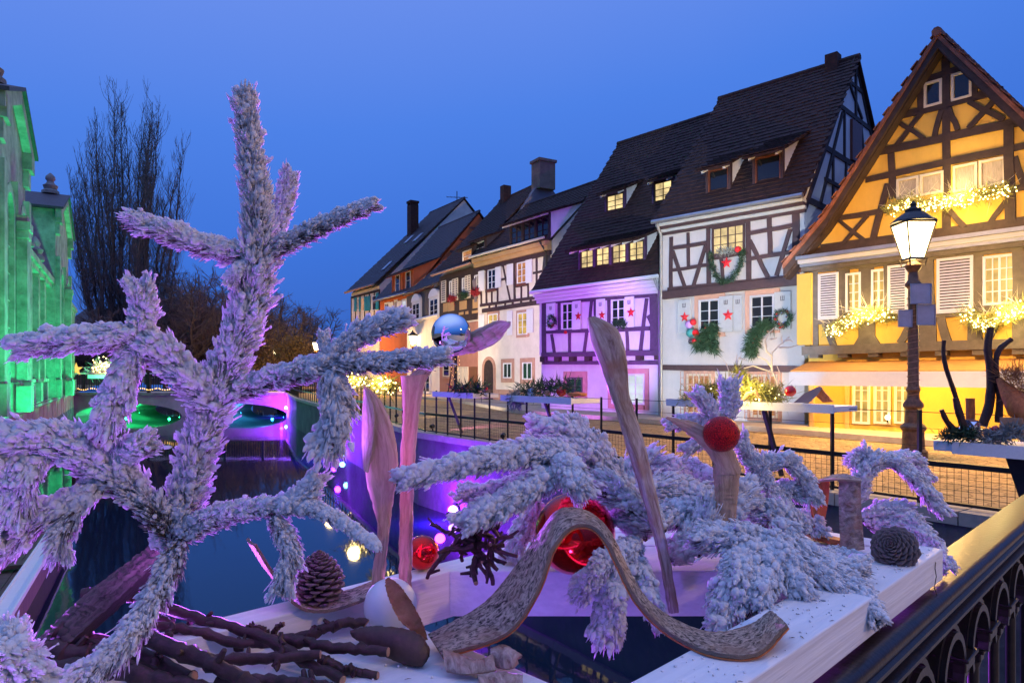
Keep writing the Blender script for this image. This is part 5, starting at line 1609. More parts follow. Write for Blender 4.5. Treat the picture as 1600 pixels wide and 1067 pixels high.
assumed_flood(quay_at(13.4) + Vector((.35, .3, .14)), (2.6, 23.6, 2.8), 5400, (0.42, 0.02, 1.0), 40, 'assumed floodlight at the railing throwing purple light on the house with lit dormers', E_violet)
assumed_flood(quay_at(15.8) + Vector((.35, .3, .14)), (2.9, 22.9, 1.0), 1900, (0.85, 0.34, 1.0), 34, 'assumed floodlight at the railing throwing pink light on the purple house ground floor', E_violet)
assumed_flood(quay_at(9.6) + Vector((.35, .3, .14)), (5.9, 18.7, 3.2), 7000, (0.72, 0.86, 1.0), 42, 'assumed floodlight at the railing throwing cool white light on the star shuttered house', E_lit3)
assumed_flood(quay_at(19.0) + Vector((.35, .3, .2)), (0.3, 32.5, 3.6), 9500, (1.0, 0.82, 0.66), 42, 'assumed floodlight at the railing throwing warm white light on the tall white house', E_bulb)
assumed_flood(quay_at(24.0) + Vector((.4, .3, .2)), (-3.2, 38.0, 4.0), 5200, (1.0, 0.66, 0.42), 40, 'assumed floodlight at the railing throwing warm light on the dark timbered house', E_bulb)


# ------------------------------------------------------------------ decorated shelves on the railing
def shelf(Da, Db, z, wid, th, label, strut=None, out=0.34):
    A, B = quay_at(Da) + off, quay_at(Db) + off; d = (A - B).normalized(); n = Vector((-d.y, d.x, 0))
    if n.x > 0:
        n = -n
    t = thing('railing_shelf', label, 'shelf', (A + B) / 2 + Vector((0, 0, z)), 0, 'white shelves hung on the quay railing')
    b = MB(); b.hexa(B + n * out + Vector((0, 0, z - th)), d * (A - B).length, -n * wid, (0, 0, th)); b.build('tray', M_plankw, t, world=True, bevel=.006)
    b = MB(); b.hexa(B + n * (out + .022) - d * .02 + Vector((0, 0, z - th - .01)), d * ((A - B).length + .04), -n * .02, (0, 0, th + .03)); b.build('front_board', M_plankw, t, world=True)
    m = (A + B) / 2
    for f in (strut or (.5,)):
        q = B.lerp(A, f)
        b = MB(); b.bar(q + n * (out - .05) + Vector((0, 0, z - th)), q + Vector((0, 0, .12)) - d * -.05, .05, .04); b.build('strut', M_strut, t, world=True)
    return A, B, d, n


def foliage_on(name, label, cat, pts, spread, n, L, wd, mat, seed, lights=0, lpow=0, group=None, berries=None, up=.2, droop=0, core=True, lsize=.014, E=None):
    t = thing(name, label, cat, pts[len(pts) // 2], 0, group)
    V, T = sprays(pts, spread, n, L, wd, seed, up=up, droop=droop)
    stuff(np_mesh('needles', mat, V, T, t, False, world=True))
    if core:
        b = MB(); b.tube(pts if len(pts) > 1 else [pts[0], pts[0] + Vector((0.05, 0, .05))], .012, 5); b.build('stem', M_bark_tree, t, world=True)
    if lights:
        C = spline(pts, 50); g = np.random.default_rng(seed + 9); sp = np.array(spread) if hasattr(spread, '__len__') else np.array([spread] * 3)
        c = C[g.integers(0, 50, lights)] + g.normal(0, .45, (lights, 3)) * sp
        bulbs('fairy_lights', c, lsize, E or E_fairy, t, seed)
    if berries:
        C = spline(pts, 50); g = np.random.default_rng(seed + 19); c = C[g.integers(0, 50, berries)] + g.normal(0, .3, (berries, 3)) * (np.array(spread) if hasattr(spread, '__len__') else spread)
        V, T = blobs(c, np.full(len(c), .03), ICO1, .02, seed); stuff(np_mesh('berries', M_redmatte, V, T, t, True, world=True))
    if lpow:
        lamp('POINT', pts[len(pts) // 2] + Vector((-.1, -.25, .05)), lpow, (1, .72, .25), size=.2)
    return t


def bauble(label, c, rr, mat, cat='bauble', cap=True, name='bauble', group=None, axis=(0.2, 0, 1), n=32):
    t = thing(name, label, cat, c, 0, group)
    b = MB(); b.ball((0, 0, 0), rr, n, n // 2 + 2); b.build('ball', mat, t, smooth=80)
    if cap:
        ax = Vector(axis).normalized()
        b = MB(); b.lathe([(rr * .16, rr * .96), (rr * .16, rr * 1.10), (rr * .03, rr * 1.12)], 12, (0, 0, 0), ax); b.build('cap', M_zinc, t)
        b = MB(); ex = ax.cross(Vector((0, 1, .1))).normalized()
        b.tube([ax * rr * 1.18 + (ex * math.cos(a) + ax * math.sin(a)) * rr * .09 for a in np.linspace(0, 2 * math.pi, 12)], rr * .018, 5); b.build('ring', M_zinc, t)
    return t


def twig_tree(name, label, cat, base, segs, r0, mat, n=6):
    t = thing(name, label, cat, base)
    for s in segs:
        b = MB(); k = len(s); b.tube(s, [r0 * (1 - .65 * i / (k - 1)) for i in range(k)], n); b.build('twig', mat, t, world=True, smooth=True)
    return t


# S1
A, B, d, n = shelf(13.5, 14.8, .965, .60, .08, 'white railing shelf farthest along, with a dark trellis pole and twigs', (.35,))
foliage_on('fir_greens', 'dark greens and twigs on the farthest railing shelf', 'greenery', [P(712, 607, 14), P(735, 608, 13.7), P(752, 607, 13.4)], (.18, .12, .10), 420, .22, .012, M_green, 61, berries=9)
tp = thing('trellis_pole', 'dark trellis pole wound with small lights behind the farthest railing shelf', 'pole', quay_at(14.35) + off)
b = MB(); q = P(712, 585, 14.4); b.bar((q.x, q.y, .97), (q.x, q.y, 1.9), .06); b.bar((q.x - .16, q.y, .97), (q.x - .02, q.y, 1.9), .02); b.build('pole', M_timber, tp, world=True)
bulbs('string_lights', [(q.x + .09 * math.cos(i * 1.9), q.y - .07, 1.0 + i * .028) for i in range(32)], .008, E_fairy2, tp)
# S2
A, B, d, n = shelf(11.1, 12.7, .955, .62, .08, 'white railing shelf below the purple house, with a red and a silver ball', (.62,))
foliage_on('fir_greens', 'dark green sprigs on the shelf below the purple house', 'greenery', [P(815, 612, 12.4), P(845, 608, 12.0), P(892, 606, 11.4)], (.2, .12, .12), 700, .22, .010, M_green, 62)
foliage_on('frosted_greens', 'greyish frosted sprig hanging over the left end of the shelf below the purple house', 'greenery', [P(808, 617, 12.4), P(806, 628, 12.35)], (.12, .1, .10), 240, .2, .010, pm('frost_green', (.25, .28, .27), .8, .4, 30), 63, droop=.5)
bauble('red ball on the shelf below the purple house', P(877, 612, 11.5), .085, M_red)
bauble('silver ball on the left half of the shelf below the purple house', P(830, 613, 12.1), .075, M_glassball)
bauble('small cream ball between the silver and the red ball on the railing shelf', P(855, 614, 11.7), .05, M_cutwood)
ws = thing('wood_slice', 'orange wood slice lying on the right end of the shelf below the purple house', 'wood', P(902, 617, 11.2))
b = MB(); b.lathe([(.14, -.02), (.16, 0), (.15, .03), (.02, .05)], 14); b.build('slice', M_obark, ws)
# S3
A, B, d, n = shelf(7.55, 9.45, 1.0, .52, .065, 'longest white railing shelf, in front of the star shuttered house, with lit greens', (.62,))
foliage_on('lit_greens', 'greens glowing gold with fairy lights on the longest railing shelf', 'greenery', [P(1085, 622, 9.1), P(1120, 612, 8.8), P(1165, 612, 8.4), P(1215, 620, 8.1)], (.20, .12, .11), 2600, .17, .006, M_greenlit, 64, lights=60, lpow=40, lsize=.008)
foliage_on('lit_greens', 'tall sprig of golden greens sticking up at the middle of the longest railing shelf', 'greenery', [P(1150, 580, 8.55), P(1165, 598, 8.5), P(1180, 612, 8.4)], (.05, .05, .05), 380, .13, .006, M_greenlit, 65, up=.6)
bauble('red ball at the right of the golden greens on the longest railing shelf', P(1235, 611, 7.95), .065, M_red)
pw = c8 = cS(1020, 460, 0.2062)
tw = [[(970, 800), (945, 680), (905, 580)], [(905, 580), (900, 500), (905, 440), (960, 385), (1035, 320)], [(905, 470), (860, 430), (850, 360), (880, 290), (920, 255)], [(955, 400), (1040, 400), (1100, 380)],
      [(905, 560), (860, 500), (790, 465)], [(910, 590), (830, 565), (760, 540), (690, 560)], [(965, 700), (965, 600), (940, 540)], [(860, 400), (850, 340), (870, 300)], [(985, 375), (975, 330), (980, 310)], [(1000, 350), (1040, 345), (1065, 360)],
      [(890, 340), (940, 330)], [(880, 640), (870, 590), (900, 560)]]
twig_tree('white_twig', 'branching white-painted twig lit warm on the longest railing shelf', 'twig', P(1220, 625, 8.2), [[P(*c8(*p), 8.2 + .05 * i) for p in s] for i, s in enumerate(tw)], .012, M_wtwig)
tw = [[(590, 690), (580, 600), (560, 530), (530, 490)], [(585, 610), (620, 560), (650, 500), (675, 445)], [(640, 520), (635, 480), (640, 450)], [(650, 480), (690, 490), (710, 500)], [(560, 690), (530, 640), (510, 600)], [(620, 640), (640, 570), (690, 540)]]
twig_tree('white_twig', 'smaller white-painted twig left of the golden greens on the longest railing shelf', 'twig', P(1140, 612, 8.9), [[P(*c8(*p), 8.9 + .05 * i) for p in s] for i, s in enumerate(tw)], .009, M_wtwig)
bh = thing('birch_slab', 'slab of pale birch bark propped like a roof at the right end of the longest railing shelf', 'bark', P(1268, 615, 7.8))
b = MB(); b.slab([P(1240, 629, 7.7), P(1256, 615, 7.74), P(1280, 603, 7.78), P(1285, 606, 7.78), P(1276, 618, 7.74), P(1264, 629, 7.7)], (.02, .03, .0)); b.build('left_slope', M_birch, bh, world=True)
b = MB(); b.slab([P(1281, 604, 7.80), P(1302, 628, 7.72), P(1286, 629, 7.76), P(1276, 620, 7.80)], (.02, .03, 0)); b.build('right_slope', M_obark, bh, world=True)
wc = thing('wood_curl', 'curl of pale wood lying in front of the golden greens', 'bark', P(1170, 622, 8.2))
b = MB(); b.tube([P(1158, 628, 8.2), P(1168, 616, 8.2), P(1180, 612, 8.15), P(1190, 626, 8.1)], [.012, .03, .03, .012], 6); b.build('curl', M_cutwood, wc, world=True)
# S4: the nearest shelf, at the right edge
A4 = P(1458, 688, 6.05); dq = Vector((.58, -.815, 0)); nq = Vector((-.815, -.58, 0)); zt4 = A4.z
t4 = thing('railing_shelf', 'nearest white railing shelf at the right edge, crowded with dark sticks and silver paper', 'shelf', A4, 0, 'white shelves hung on the quay railing')
b = MB(); b.hexa(A4 + Vector((0, 0, -.085)), dq * 1.5, -nq * .5, (0, 0, .085)); b.build('tray', M_plankw, t4, world=True, bevel=.006)
b = MB(); b.hexa(A4 + nq * .002 + dq * .16 + Vector((0, 0, -.10)), dq * 1.34, nq * .022, (0, 0, .105)); b.build('front_board', M_plankw, t4, world=True)
b = MB(); b.slab([P(1570, 712, 5.7), P(1600, 712, 5.6), P(1622, 800, 5.6), P(1600, 800, 5.7)], (.05, .06, 0)); b.build('strut', M_strut, t4, world=True)
for i, (pts, r0, lab) in enumerate([
        ([(1475, 532), (1474, 550), (1478, 575), (1490, 610), (1502, 650), (1506, 672)], .022, 'thin upright dark stick leaning at the left end of the nearest shelf'),
        ([(1471, 640), (1478, 656), (1488, 668), (1499, 674)], .026, 'short curved dark stick at the left end of the nearest shelf'),
        ([(1548, 512), (1543, 545), (1548, 580), (1546, 630), (1535, 665)], .036, 'thick crooked dark stick standing in the middle of the nearest shelf'),
        ([(1580, 530), (1560, 548), (1556, 580), (1562, 620), (1560, 660)], .028, 'dark stick bending right at the top, beside the thick crooked one'),
        ([(1492, 622), (1500, 650), (1507, 668)], .030, 'short dark stub leaning against the thin upright stick')]):
    st = thing('stick', lab, 'stick', P(*pts[-1], 5.9)); b = MB(); P_ = spline([P(x, y, 6.0 - .02 * i) for x, y in pts], 14)
    b.tube(P_, [r0 * (.75 + .35 * j / 13 + random.uniform(-.08, .08)) for j in range(14)], 8); b.build('stem', M_stick, st, world=True, smooth=True)
st = thing('palm_husk', 'brown fibrous palm husk at the right end of the nearest shelf', 'husk', P(1590, 640, 5.7))
b = MB(); b.tube([P(1560, 592, 5.9), P(1578, 615, 5.8), P(1595, 640, 5.7), P(1610, 655, 5.6)], [.02, .07, .10, .05], 9); b.build('shell', M_obark, st, world=True, smooth=True)
V, T = sprays([P(1565, 592, 5.9), P(1588, 590, 5.8), P(1592, 620, 5.75)], (.06, .06, .06), 500, .16, .003, 71, up=.8); stuff(np_mesh('fibres', M_pod, V, T, st, False, world=True))
st = thing('silver_paper', 'crumpled silver paper on the left of the nearest shelf', 'paper', P(1512, 668, 5.95))
V, T = blobs(np.array([P(1508, 668, 5.95), P(1518, 664, 5.95), P(1524, 674, 5.95)]), [.045, .06, .055], ICO2, .35, 5); np_mesh('sheet', M_glassball, V, T, st, False, world=True)
foliage_on('frosted_greens', 'frosted fir sprigs lying on the front of the nearest shelf', 'greenery', [P(1538, 683, 5.8), P(1565, 682, 5.7), P(1600, 668, 5.6)], (.10, .08, .05), 900, .10, .006, pm('frost_green', (.25, .28, .27), .8, .4, 30), 72)
foliage_on('dark_greens', 'dark brush of fir at the left end of the nearest shelf', 'greenery', [P(1475, 682, 6.0), P(1498, 680, 5.9), P(1525, 680, 5.8)], (.08, .06, .04), 600, .09, .006, M_green, 73)
bauble('tiny red ball half buried on the nearest shelf', P(1555, 671, 5.75), .032, M_red)
lg = thing('log_piece', 'cut log standing on the nearest shelf behind the silver paper', 'log', P(1517, 655, 6.1)); b = MB(); b.tube([P(1517, 690, 6.1), P(1516, 622, 6.1)], .036, 12); b.build('log', M_obark, lg, world=True)
lg = thing('wood_block', 'square brown wood block on the right of the nearest shelf', 'wood', P(1565, 660, 5.75)); b = MB(); b.hexa(P(1562, 680, 5.72), dq * .16, -nq * .10, (0, 0, .15)); b.build('block', M_cutwood, lg, world=True)
# small golden planters farther along the railing
for i, (px, py, D, lab) in enumerate([(523, 598, 27.0, 'planter glowing gold on the railing right of the cyan lamp'), (560, 598, 22.5, 'planter glowing gold and red behind the curled palm sheath'), (600, 604, 18.8, 'small lit planter between the two palm stalks')]):
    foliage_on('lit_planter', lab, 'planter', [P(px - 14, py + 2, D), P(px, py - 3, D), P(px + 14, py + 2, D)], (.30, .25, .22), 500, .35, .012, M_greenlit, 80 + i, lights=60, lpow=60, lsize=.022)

# ------------------------------------------------------------------ decorations on the house fronts
def on(H, px, py, out=.14, w=None):
    u, z = H.uz(px, py, (H.w if w is None else w) - out); return H.world(u, (H.w if w is None else w) - out, z)


def star(H, px, py, rr, label, w=0.0, out=.11):
    p = on(H, px, py, out, w)
    b = star_mesh(rr, .03); o = b.build('red_star', M_redmatte); o.location = p; o.rotation_euler = (0, 0, H.root.rotation_euler[2])
    return tag(o, label, 'star', 'red stars on the shutters')


star(H1, *c7(203, 802), .16, 'red star on the leftmost grey shutter of the white timbered house', 0)
star(H1, *c7(482, 790), .17, 'red star on the middle shutter of the white timbered house', 0)
star(H1, *c7(472, 455), .17, 'red star hanging in the heart garland under the lit window', 0)
star(H2, *c6(260, 303), .17, 'red star on the left shutter of the purple house', -.12)
star(H2, *c6(412, 297), .16, 'red star on the middle shutter of the purple house', -.12)
star(H2, *c6(598, 280), .18, 'red star on the right shutter of the purple house', -.12)
hp = [(370, 400), (380, 470), (405, 540), (455, 575), (510, 550), (550, 490), (575, 420), (570, 370)]
foliage_on('heart_garland', 'dark green heart garland hanging under the lit window of the white house', 'garland', [on(H1, *c7(*p), .12) for p in hp], .07, 1500, .12, .008, M_green, 90, up=0)
foliage_on('window_greens', 'greens with a red ornament on the sill of the lit upstairs window', 'greenery', [on(H1, *c7(415, 385), .12), on(H1, *c7(480, 375), .12), on(H1, *c7(525, 378), .12)], .10, 350, .14, .010, pm('frost_green', (.25, .28, .27), .8, .4, 30), 91, up=.2)
bauble('red ornament on the right of the lit upstairs window sill', on(H1, *c7(545, 368), .16), .085, M_redmatte)


def wreath(H, px, py, rr, label, seed, w=0.0, deco=True):
    c = on(H, px, py, .14, w)
    pts = [c + H.u * rr * math.cos(a) + Vector((0, 0, rr * math.sin(a))) for a in np.linspace(0, 2 * math.pi, 13)]
    t = foliage_on('wreath', label, 'wreath', pts, .06, 700, .11, .008, M_green, seed, up=0, berries=8)
    if deco:
        for k in range(5):
            b = MB(); a = k * 1.2 + .3; b.ball(c + H.u * rr * .7 * math.cos(a) + Vector((0, 0, rr * .7 * math.sin(a))) - H.n * .05, .035, 10, 6)
            b.build('silver_ball', M_silver, t, world=True, smooth=80)
    return t


wreath(H1, *c7(832, 812), .19, 'round green wreath on the right shutter of the white timbered house', 92)
wreath(H2, *c6(88, 335), .17, 'dark wreath on the leftmost shutter of the purple house', 93, -.12)
foliage_on('hanging_fir', 'green fir spray hanging below the left window of the star shuttered house', 'greenery', [on(H1, *c7(400, 870), .14), on(H1, *c7(345, 910), .14), on(H1, *c7(300, 990), .12)], (.16, .08, .14), 1500, .24, .010, M_green, 94, droop=.7, berries=5)
foliage_on('hanging_fir', 'loose right-hand tail of the fir spray below the left window', 'greenery', [on(H1, *c7(340, 900), .15), on(H1, *c7(375, 960), .13), on(H1, *c7(390, 1005), .12)], (.1, .06, .12), 600, .22, .010, M_green, 95, droop=.8)
foliage_on('hanging_fir', 'green fir spray below the right window of the star shuttered house', 'greenery', [on(H1, *c7(760, 850), .16), on(H1, *c7(690, 870), .14), on(H1, *c7(650, 930), .13), on(H1, *c7(628, 1030), .12)], (.16, .08, .14), 1800, .22, .010, M_green, 96, droop=.5, berries=8)
for lab, x, y, rr, mt in [('lilac ball at the top of the ball cluster left of the window', 232, 850, .11, pm('lilac_ball', (.45, .25, .6), .4, .1, 9)), ('red and white cap ornament in the ball cluster', 258, 835, .09, M_redmatte), ('teal ball at the left of the ball cluster', 243, 903, .13, pm('teal_ball', (.04, .22, .22), .4, .1, 9)),
                          ('red ball at the right of the ball cluster', 273, 903, .10, M_red), ('small dark ball at the bottom of the ball cluster', 243, 958, .07, M_slate), ('small red and white ball at the bottom of the ball cluster', 266, 955, .07, M_redmatte)]:
    bauble(lab, on(H1, *c7(x, y), .20), rr, mt, cap=False, group='ball cluster on the white house', n=20)
bauble('red heart-like ornament on the sill rail of the purple house', on(H2, *c6(178, 407), .12, -.12), .06, M_redmatte, cap=False, n=16)
foliage_on('window_greens', 'dark potted greens in front of the right window of the purple house', 'greenery', [on(H2, *c6(490, 365), .16, -.12), on(H2, *c6(525, 350), .16, -.12), on(H2, *c6(560, 365), .16, -.12)], (.1, .06, .12), 500, .16, .010, M_green, 97, up=.4)
for i, (x, y) in enumerate([(128, 668), (220, 640), (308, 615)]):
    foliage_on('flower_box', ('red flower box under the left', 'flower box under the middle', 'bright red flower box under the right')[i] + ' window of the dark timbered house', 'flower box', [on(H4, *c5(x - 18, y), .2, -.06), on(H4, *c5(x, y), .2, -.06), on(H4, *c5(x + 18, y), .2, -.06)], (.2, .12, .16), 260, .2, .03, M_green if i == 1 else pm('red_flower', (.30, .02, .03), .6, .3, 5), 98 + i)
# lit garlands of the yellow house
for i, (pp, w, n_, lab) in enumerate([
        ([(1392, 328), (1420, 318), (1450, 322), (1490, 315), (1530, 305), (1572, 297)], 0, 2600, 'long garland of golden fairy lights under the gable windows of the yellow house'),
        ([(1297, 520), (1325, 505), (1350, 492), (1392, 494)], -.14, 2000, 'garland of golden fairy lights under the pair of narrow lit windows'),
        ([(1510, 492), (1540, 505), (1575, 490), (1615, 480)], -.14, 2200, 'garland of golden fairy lights under the wide lit window at the right edge')]):
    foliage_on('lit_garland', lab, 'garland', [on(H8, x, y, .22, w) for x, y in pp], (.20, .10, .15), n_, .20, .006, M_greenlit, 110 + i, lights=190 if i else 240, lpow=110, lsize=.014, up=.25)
    pts = [on(H8, x, y - 8, .24, w) for x, y in pp]
    t = thing('straw_wisps', ('pale straw wisps standing above the gable garland', 'pale straw wisps over the garland of the narrow windows', 'pale straw wisps over the garland at the right edge')[i], 'straw', pts[1])
    V, T = sprays(pts, (.16, .08, .08), 90, .5, .004, 120 + i, up=.7); stuff(np_mesh('wisps', M_wtwig, V, T, t, False, world=True))
# shop stairs glow: table lamp in the shop window
bl = thing('window_lamp', 'small glowing lamp standing in the shop window under the awning', 'lamp', on(H8, 1387, 652, .10, 0))
b = MB(); b.ball((0, 0, 0), .055, 12, 8); b.build('shade', E_bulb, bl); b = MB(); b.lathe([(.04, -.12), (.015, -.1), (.015, -.05)], 10); b.build('base', M_black, bl)

# ------------------------------------------------------------------ flat boat moored under the left bank
A = PZ(84, 843, -1.28); B = PZ(2, 975, -1.28); d = (B - A).normalized(); n = Vector((d.y, -d.x, 0))
if n.x > 0:
    n = -n
bt = thing('flat_boat', 'flat wooden boat with a frosted pale rim moored below the left bank', 'boat', A)
A2 = A - d * 1.6; L = (B - A2).length + 3
for i in range(8):
    b = MB(); b.hexa(A2 + n * (.12 + i * .22) + Vector((0, 0, -.20)), d * L, n * .212, (0, 0, .05 + .002 * (i % 3))); b.build('floor_plank', M_dock, bt, world=True)
b = MB(); b.hexa(A2 + Vector((0, 0, -.5)), d * L, n * .1, (0, 0, .5)); b.build('side', M_dock, bt, world=True)
b = MB(); b.hexa(A2 + Vector((0, 0, .003)) - n * .07, d * L, n * .22, (0, 0, .035)); b.hexa(A2 + Vector((0, 0, .04)) - n * .07, d * L, n * .025, (0, 0, .02)); b.hexa(A2 + Vector((0, 0, .04)) + n * .125, d * L, n * .025, (0, 0, .02)); b.build('rim', M_plankw, bt, world=True)
b = MB(); b.hexa(A2 + n * 1.9 + Vector((0, 0, -.5)), d * L, n * .1, (0, 0, .5)); b.build('side', M_dock, bt, world=True)
for f in (.3, .6):
    b = MB(); b.hexa(A2 + d * L * f + n * .12 + Vector((0, 0, -.1)), d * .25, n * 1.75, (0, 0, .05)); b.build('bench', M_dock, bt, world=True)

# ------------------------------------------------------------------ iron balustrade of the bridge
E1 = Vector((0.70711, 0.70711, 0)); E2 = Vector((0.70711, -0.70711, 0)); EZ = Vector((0, 0, 1))


def SE(s, e, z):
    return E1 * s + E2 * e + EZ * z


bal = thing('iron_balustrade', 'glossy black cast-iron bridge balustrade with arches and fluted capitals', 'balustrade', SE(1.5, -.41, 0))
s0, s1 = -1.5, 7.45


def run(prof, name, mat, a=s0, c=s1, parent=bal, smooth=False):
    b = MB(); b.slab([SE(a, e, z) for e, z in prof], E1 * (c - a)); return b.build(name, mat, parent, world=True, smooth=smooth)


run([(-.372 + .018 * math.cos(a), .885 + .018 * math.sin(a)) for a in np.linspace(-1.3, math.pi / 2, 10)] + [(-.452, .904), (-.462, .894), (-.462, .872)], 'handrail', M_iron, smooth=40)
run([(-.352, .862), (-.350, .872), (-.362, .878), (-.445, .878), (-.445, .862)], 'moulding', M_iron)
run([(-.372, .838), (-.366, .858), (-.436, .858), (-.436, .838)], 'moulding', M_iron)
run([(-.356, .822), (-.354, .832), (-.366, .837), (-.440, .837), (-.440, .822)], 'moulding', M_iron)
run([(-.384, .800), (-.376, .820), (-.428, .820), (-.428, .800)], 'moulding', M_iron)
run([(-.370, .10), (-.370, .15), (-.44, .15), (-.44, .10)], 'bottom_rail', M_iron)
SP = 0.252
for i in range(-2, 26):
    sc = 0.70711 * (1.56 + 2.09) * 0 + 1.47 * 1.0 + SP * (i - 0) * 1.0 + 0.255   # capital positions along the rail
    sc = 1.835 + SP * i
    if sc < -1 or sc > 7.3:
        continue
    b = MB(); b.lathe([(.016, .15), (.022, .17), (.013, .2), (.013, .60), (.018, .615)], 10, SE(sc, -.404, 0)); b.build('column', M_iron, bal, world=True, smooth=40)
    b = MB()
    for j, (hw, z0, z1) in enumerate(((.020, .618, .640), (.028, .641, .660), (.036, .661, .682), (.044, .683, .706), (.050, .707, .716))):
        b.slab([SE(sc - hw, -.404 - hw * .8, z0), SE(sc + hw, -.404 - hw * .8, z0), SE(sc + hw, -.404 + hw, z0), SE(sc - hw, -.404 + hw, z0)], EZ * (z1 - z0))
    b.build('capital', M_iron, bal, world=True, bevel=.003)
    cs = sc + SP / 2
    for rr, rt, e0, e1 in ((.080, .016, -.385, -.362), (.100, .013, -.392, -.372)):
        b = MB(); nn = 18
        for j in range(nn):
            a0, a1 = -0.45 + (math.pi + .9) * j / nn, -0.45 + (math.pi + .9) * (j + 1) / nn
            q = [SE(cs + (rr + k) * math.cos(a), e1, .700 + (rr + k) * math.sin(a)) for a, k in ((a0, 0), (a0, rt), (a1, rt), (a1, 0))]
            b.slab(q, E2 * (e0 - e1))
        b.build('arch', M_iron, bal, world=True)
    b = MB(); b.bar(SE(sc, -.40, .72), SE(sc, -.40, .80), .02); b.build('spandrel_bar', M_iron, bal, world=True)
for sc in (.95, 3.9, 6.9):
    b = MB(); b.slab([SE(sc - .05, -.36, .02), SE(sc + .05, -.36, .02), SE(sc + .05, -.45, .02), SE(sc - .05, -.45, .02)], EZ * .80); b.build('post', M_iron, bal, world=True, bevel=.006)

# ------------------------------------------------------------------ white planter frame on the balustrade
fr = thing('planter_frame', 'white painted wooden planter frame resting on the iron handrail', 'planter', SE(1.0, -.43, .98))


def plank(poly, z0, z1, name='board', mat=M_board):
    b = MB(); b.slab([Vector((x, y, z0)) for x, y in poly], EZ * (z1 - z0)); return b.build(name, mat, fr, world=True, bevel=.0025)


def se(s, e):
    v = SE(s, e, 0); return (v.x, v.y)


plank([se(.2, -.382), se(1.672, -.378), se(1.672, -.478), se(.2, -.482)], .916, .980)
plank([se(-.4, -1.006), se(1.67, -.99), se(1.67, -1.05), se(-.4, -1.062)], .890, .978)
plank([se(.40, -.484), se(.692, -.484), se(.692, -1.003), se(.40, -1.003)], .905, .932)
plank([se(.10, -.484), se(.394, -.484), se(.394, -1.003), se(.10, -1.003)], .905, .930)
plank([se(-.2, -.484), se(.095, -.484), se(.095, -1.003), se(-.2, -1.003)], .905, .933)
plank([(-.118, 1.29), (.605, 1.29), (.68, 1.365), (-.045, 1.365)], .893, .979, 'beam')
y = 1.368; k = 0
while y < 2.0:
    y2 = y + .118
    lo, hi = lambda q: q - 1.402, lambda q: min(q - .684, 2.32 - q)
    plank([(lo(y), y), (hi(y), y), (hi(y2), y2), (lo(y2), y2)], .950, .9765 + .0012 * (k % 3), 'deck_plank'); y = y2 + .004; k += 1
plank([se(1.60, -.48), se(1.668, -.48), se(1.668, -.988), se(1.60, -.988)], .90, .9795)
b = MB(); b.tube([P(1462, 878, 1.405), P(1461, 888, 1.395), P(1463, 900, 1.39), P(1460, 918, 1.385), P(1464, 930, 1.385)], .0009, 5)
wr = thing('hook_wire', 'thin dark wire hook hanging down the side of the white board', 'wire', P(1462, 890, 1.39)); b.build('wire', M_black, wr, world=True)

# screws, knots and fallen needles on the white boards
b = MB()
for s_, e_ in ((.55, -.43), (.62, -.455), (1.60, -.40), (1.62, -.46), (1.15, -.43), (.66, -.6), (.66, -.9), (.43, -.7)):
    z_ = .980 if e_ > -.483 else .9325
    b.lathe([(.0042, 0), (.0042, .0006), (.0012, .0008)], 10, SE(s_, e_, z_ + .0002))
stuff(b.build('screw_heads', M_zinc, fr, world=True))
g = np.random.default_rng(5)
nn_ = 420   # crumbs
sx = np.concatenate([g.uniform(.5, 1.66, 260), g.uniform(.1, .68, 160)]); ex_ = np.concatenate([g.uniform(-.476, -.386, 260), g.uniform(-.98, -.50, 160)])
zz_ = np.concatenate([np.full(260, .9812), np.full(160, .9345)])
C_ = np.stack([(sx + ex_) * .70711, (sx - ex_) * .70711, zz_], 1)
V, T = blobs(C_, g.uniform(.0006, .0022, nn_), ICO1, .3, 8); fb = np_mesh('snow_crumbs', M_flock, V, T, None, True); stuff(fb); tag(fb, 'crumbs of white flock scattered on the white boards', 'snow crumbs')
a_ = g.uniform(0, 6.28, nn_); d_ = np.stack([np.cos(a_), np.sin(a_), 0 * a_], 1) * g.uniform(.004, .010, nn_)[:, None]; s_ = np.stack([-np.sin(a_), np.cos(a_), 0 * a_], 1) * .0006
Vn = np.stack([C_ - s_, C_ + d_ - s_ * .5, C_ + d_ + s_ * .5, C_ + s_, C_ + d_ * .5 + np.array([0, 0, .001])], 1)[::14]
Tn = (np.arange(len(Vn))[:, None, None] * 5 + np.array([[0, 1, 4], [1, 2, 4], [2, 3, 4], [3, 0, 4]])[None]).reshape(-1, 3)
fn = np_mesh('fallen_needles', M_stick, Vn.reshape(-1, 3), Tn, None, False); stuff(fn); tag(fn, 'dark fir needles fallen on the white boards', 'needles')

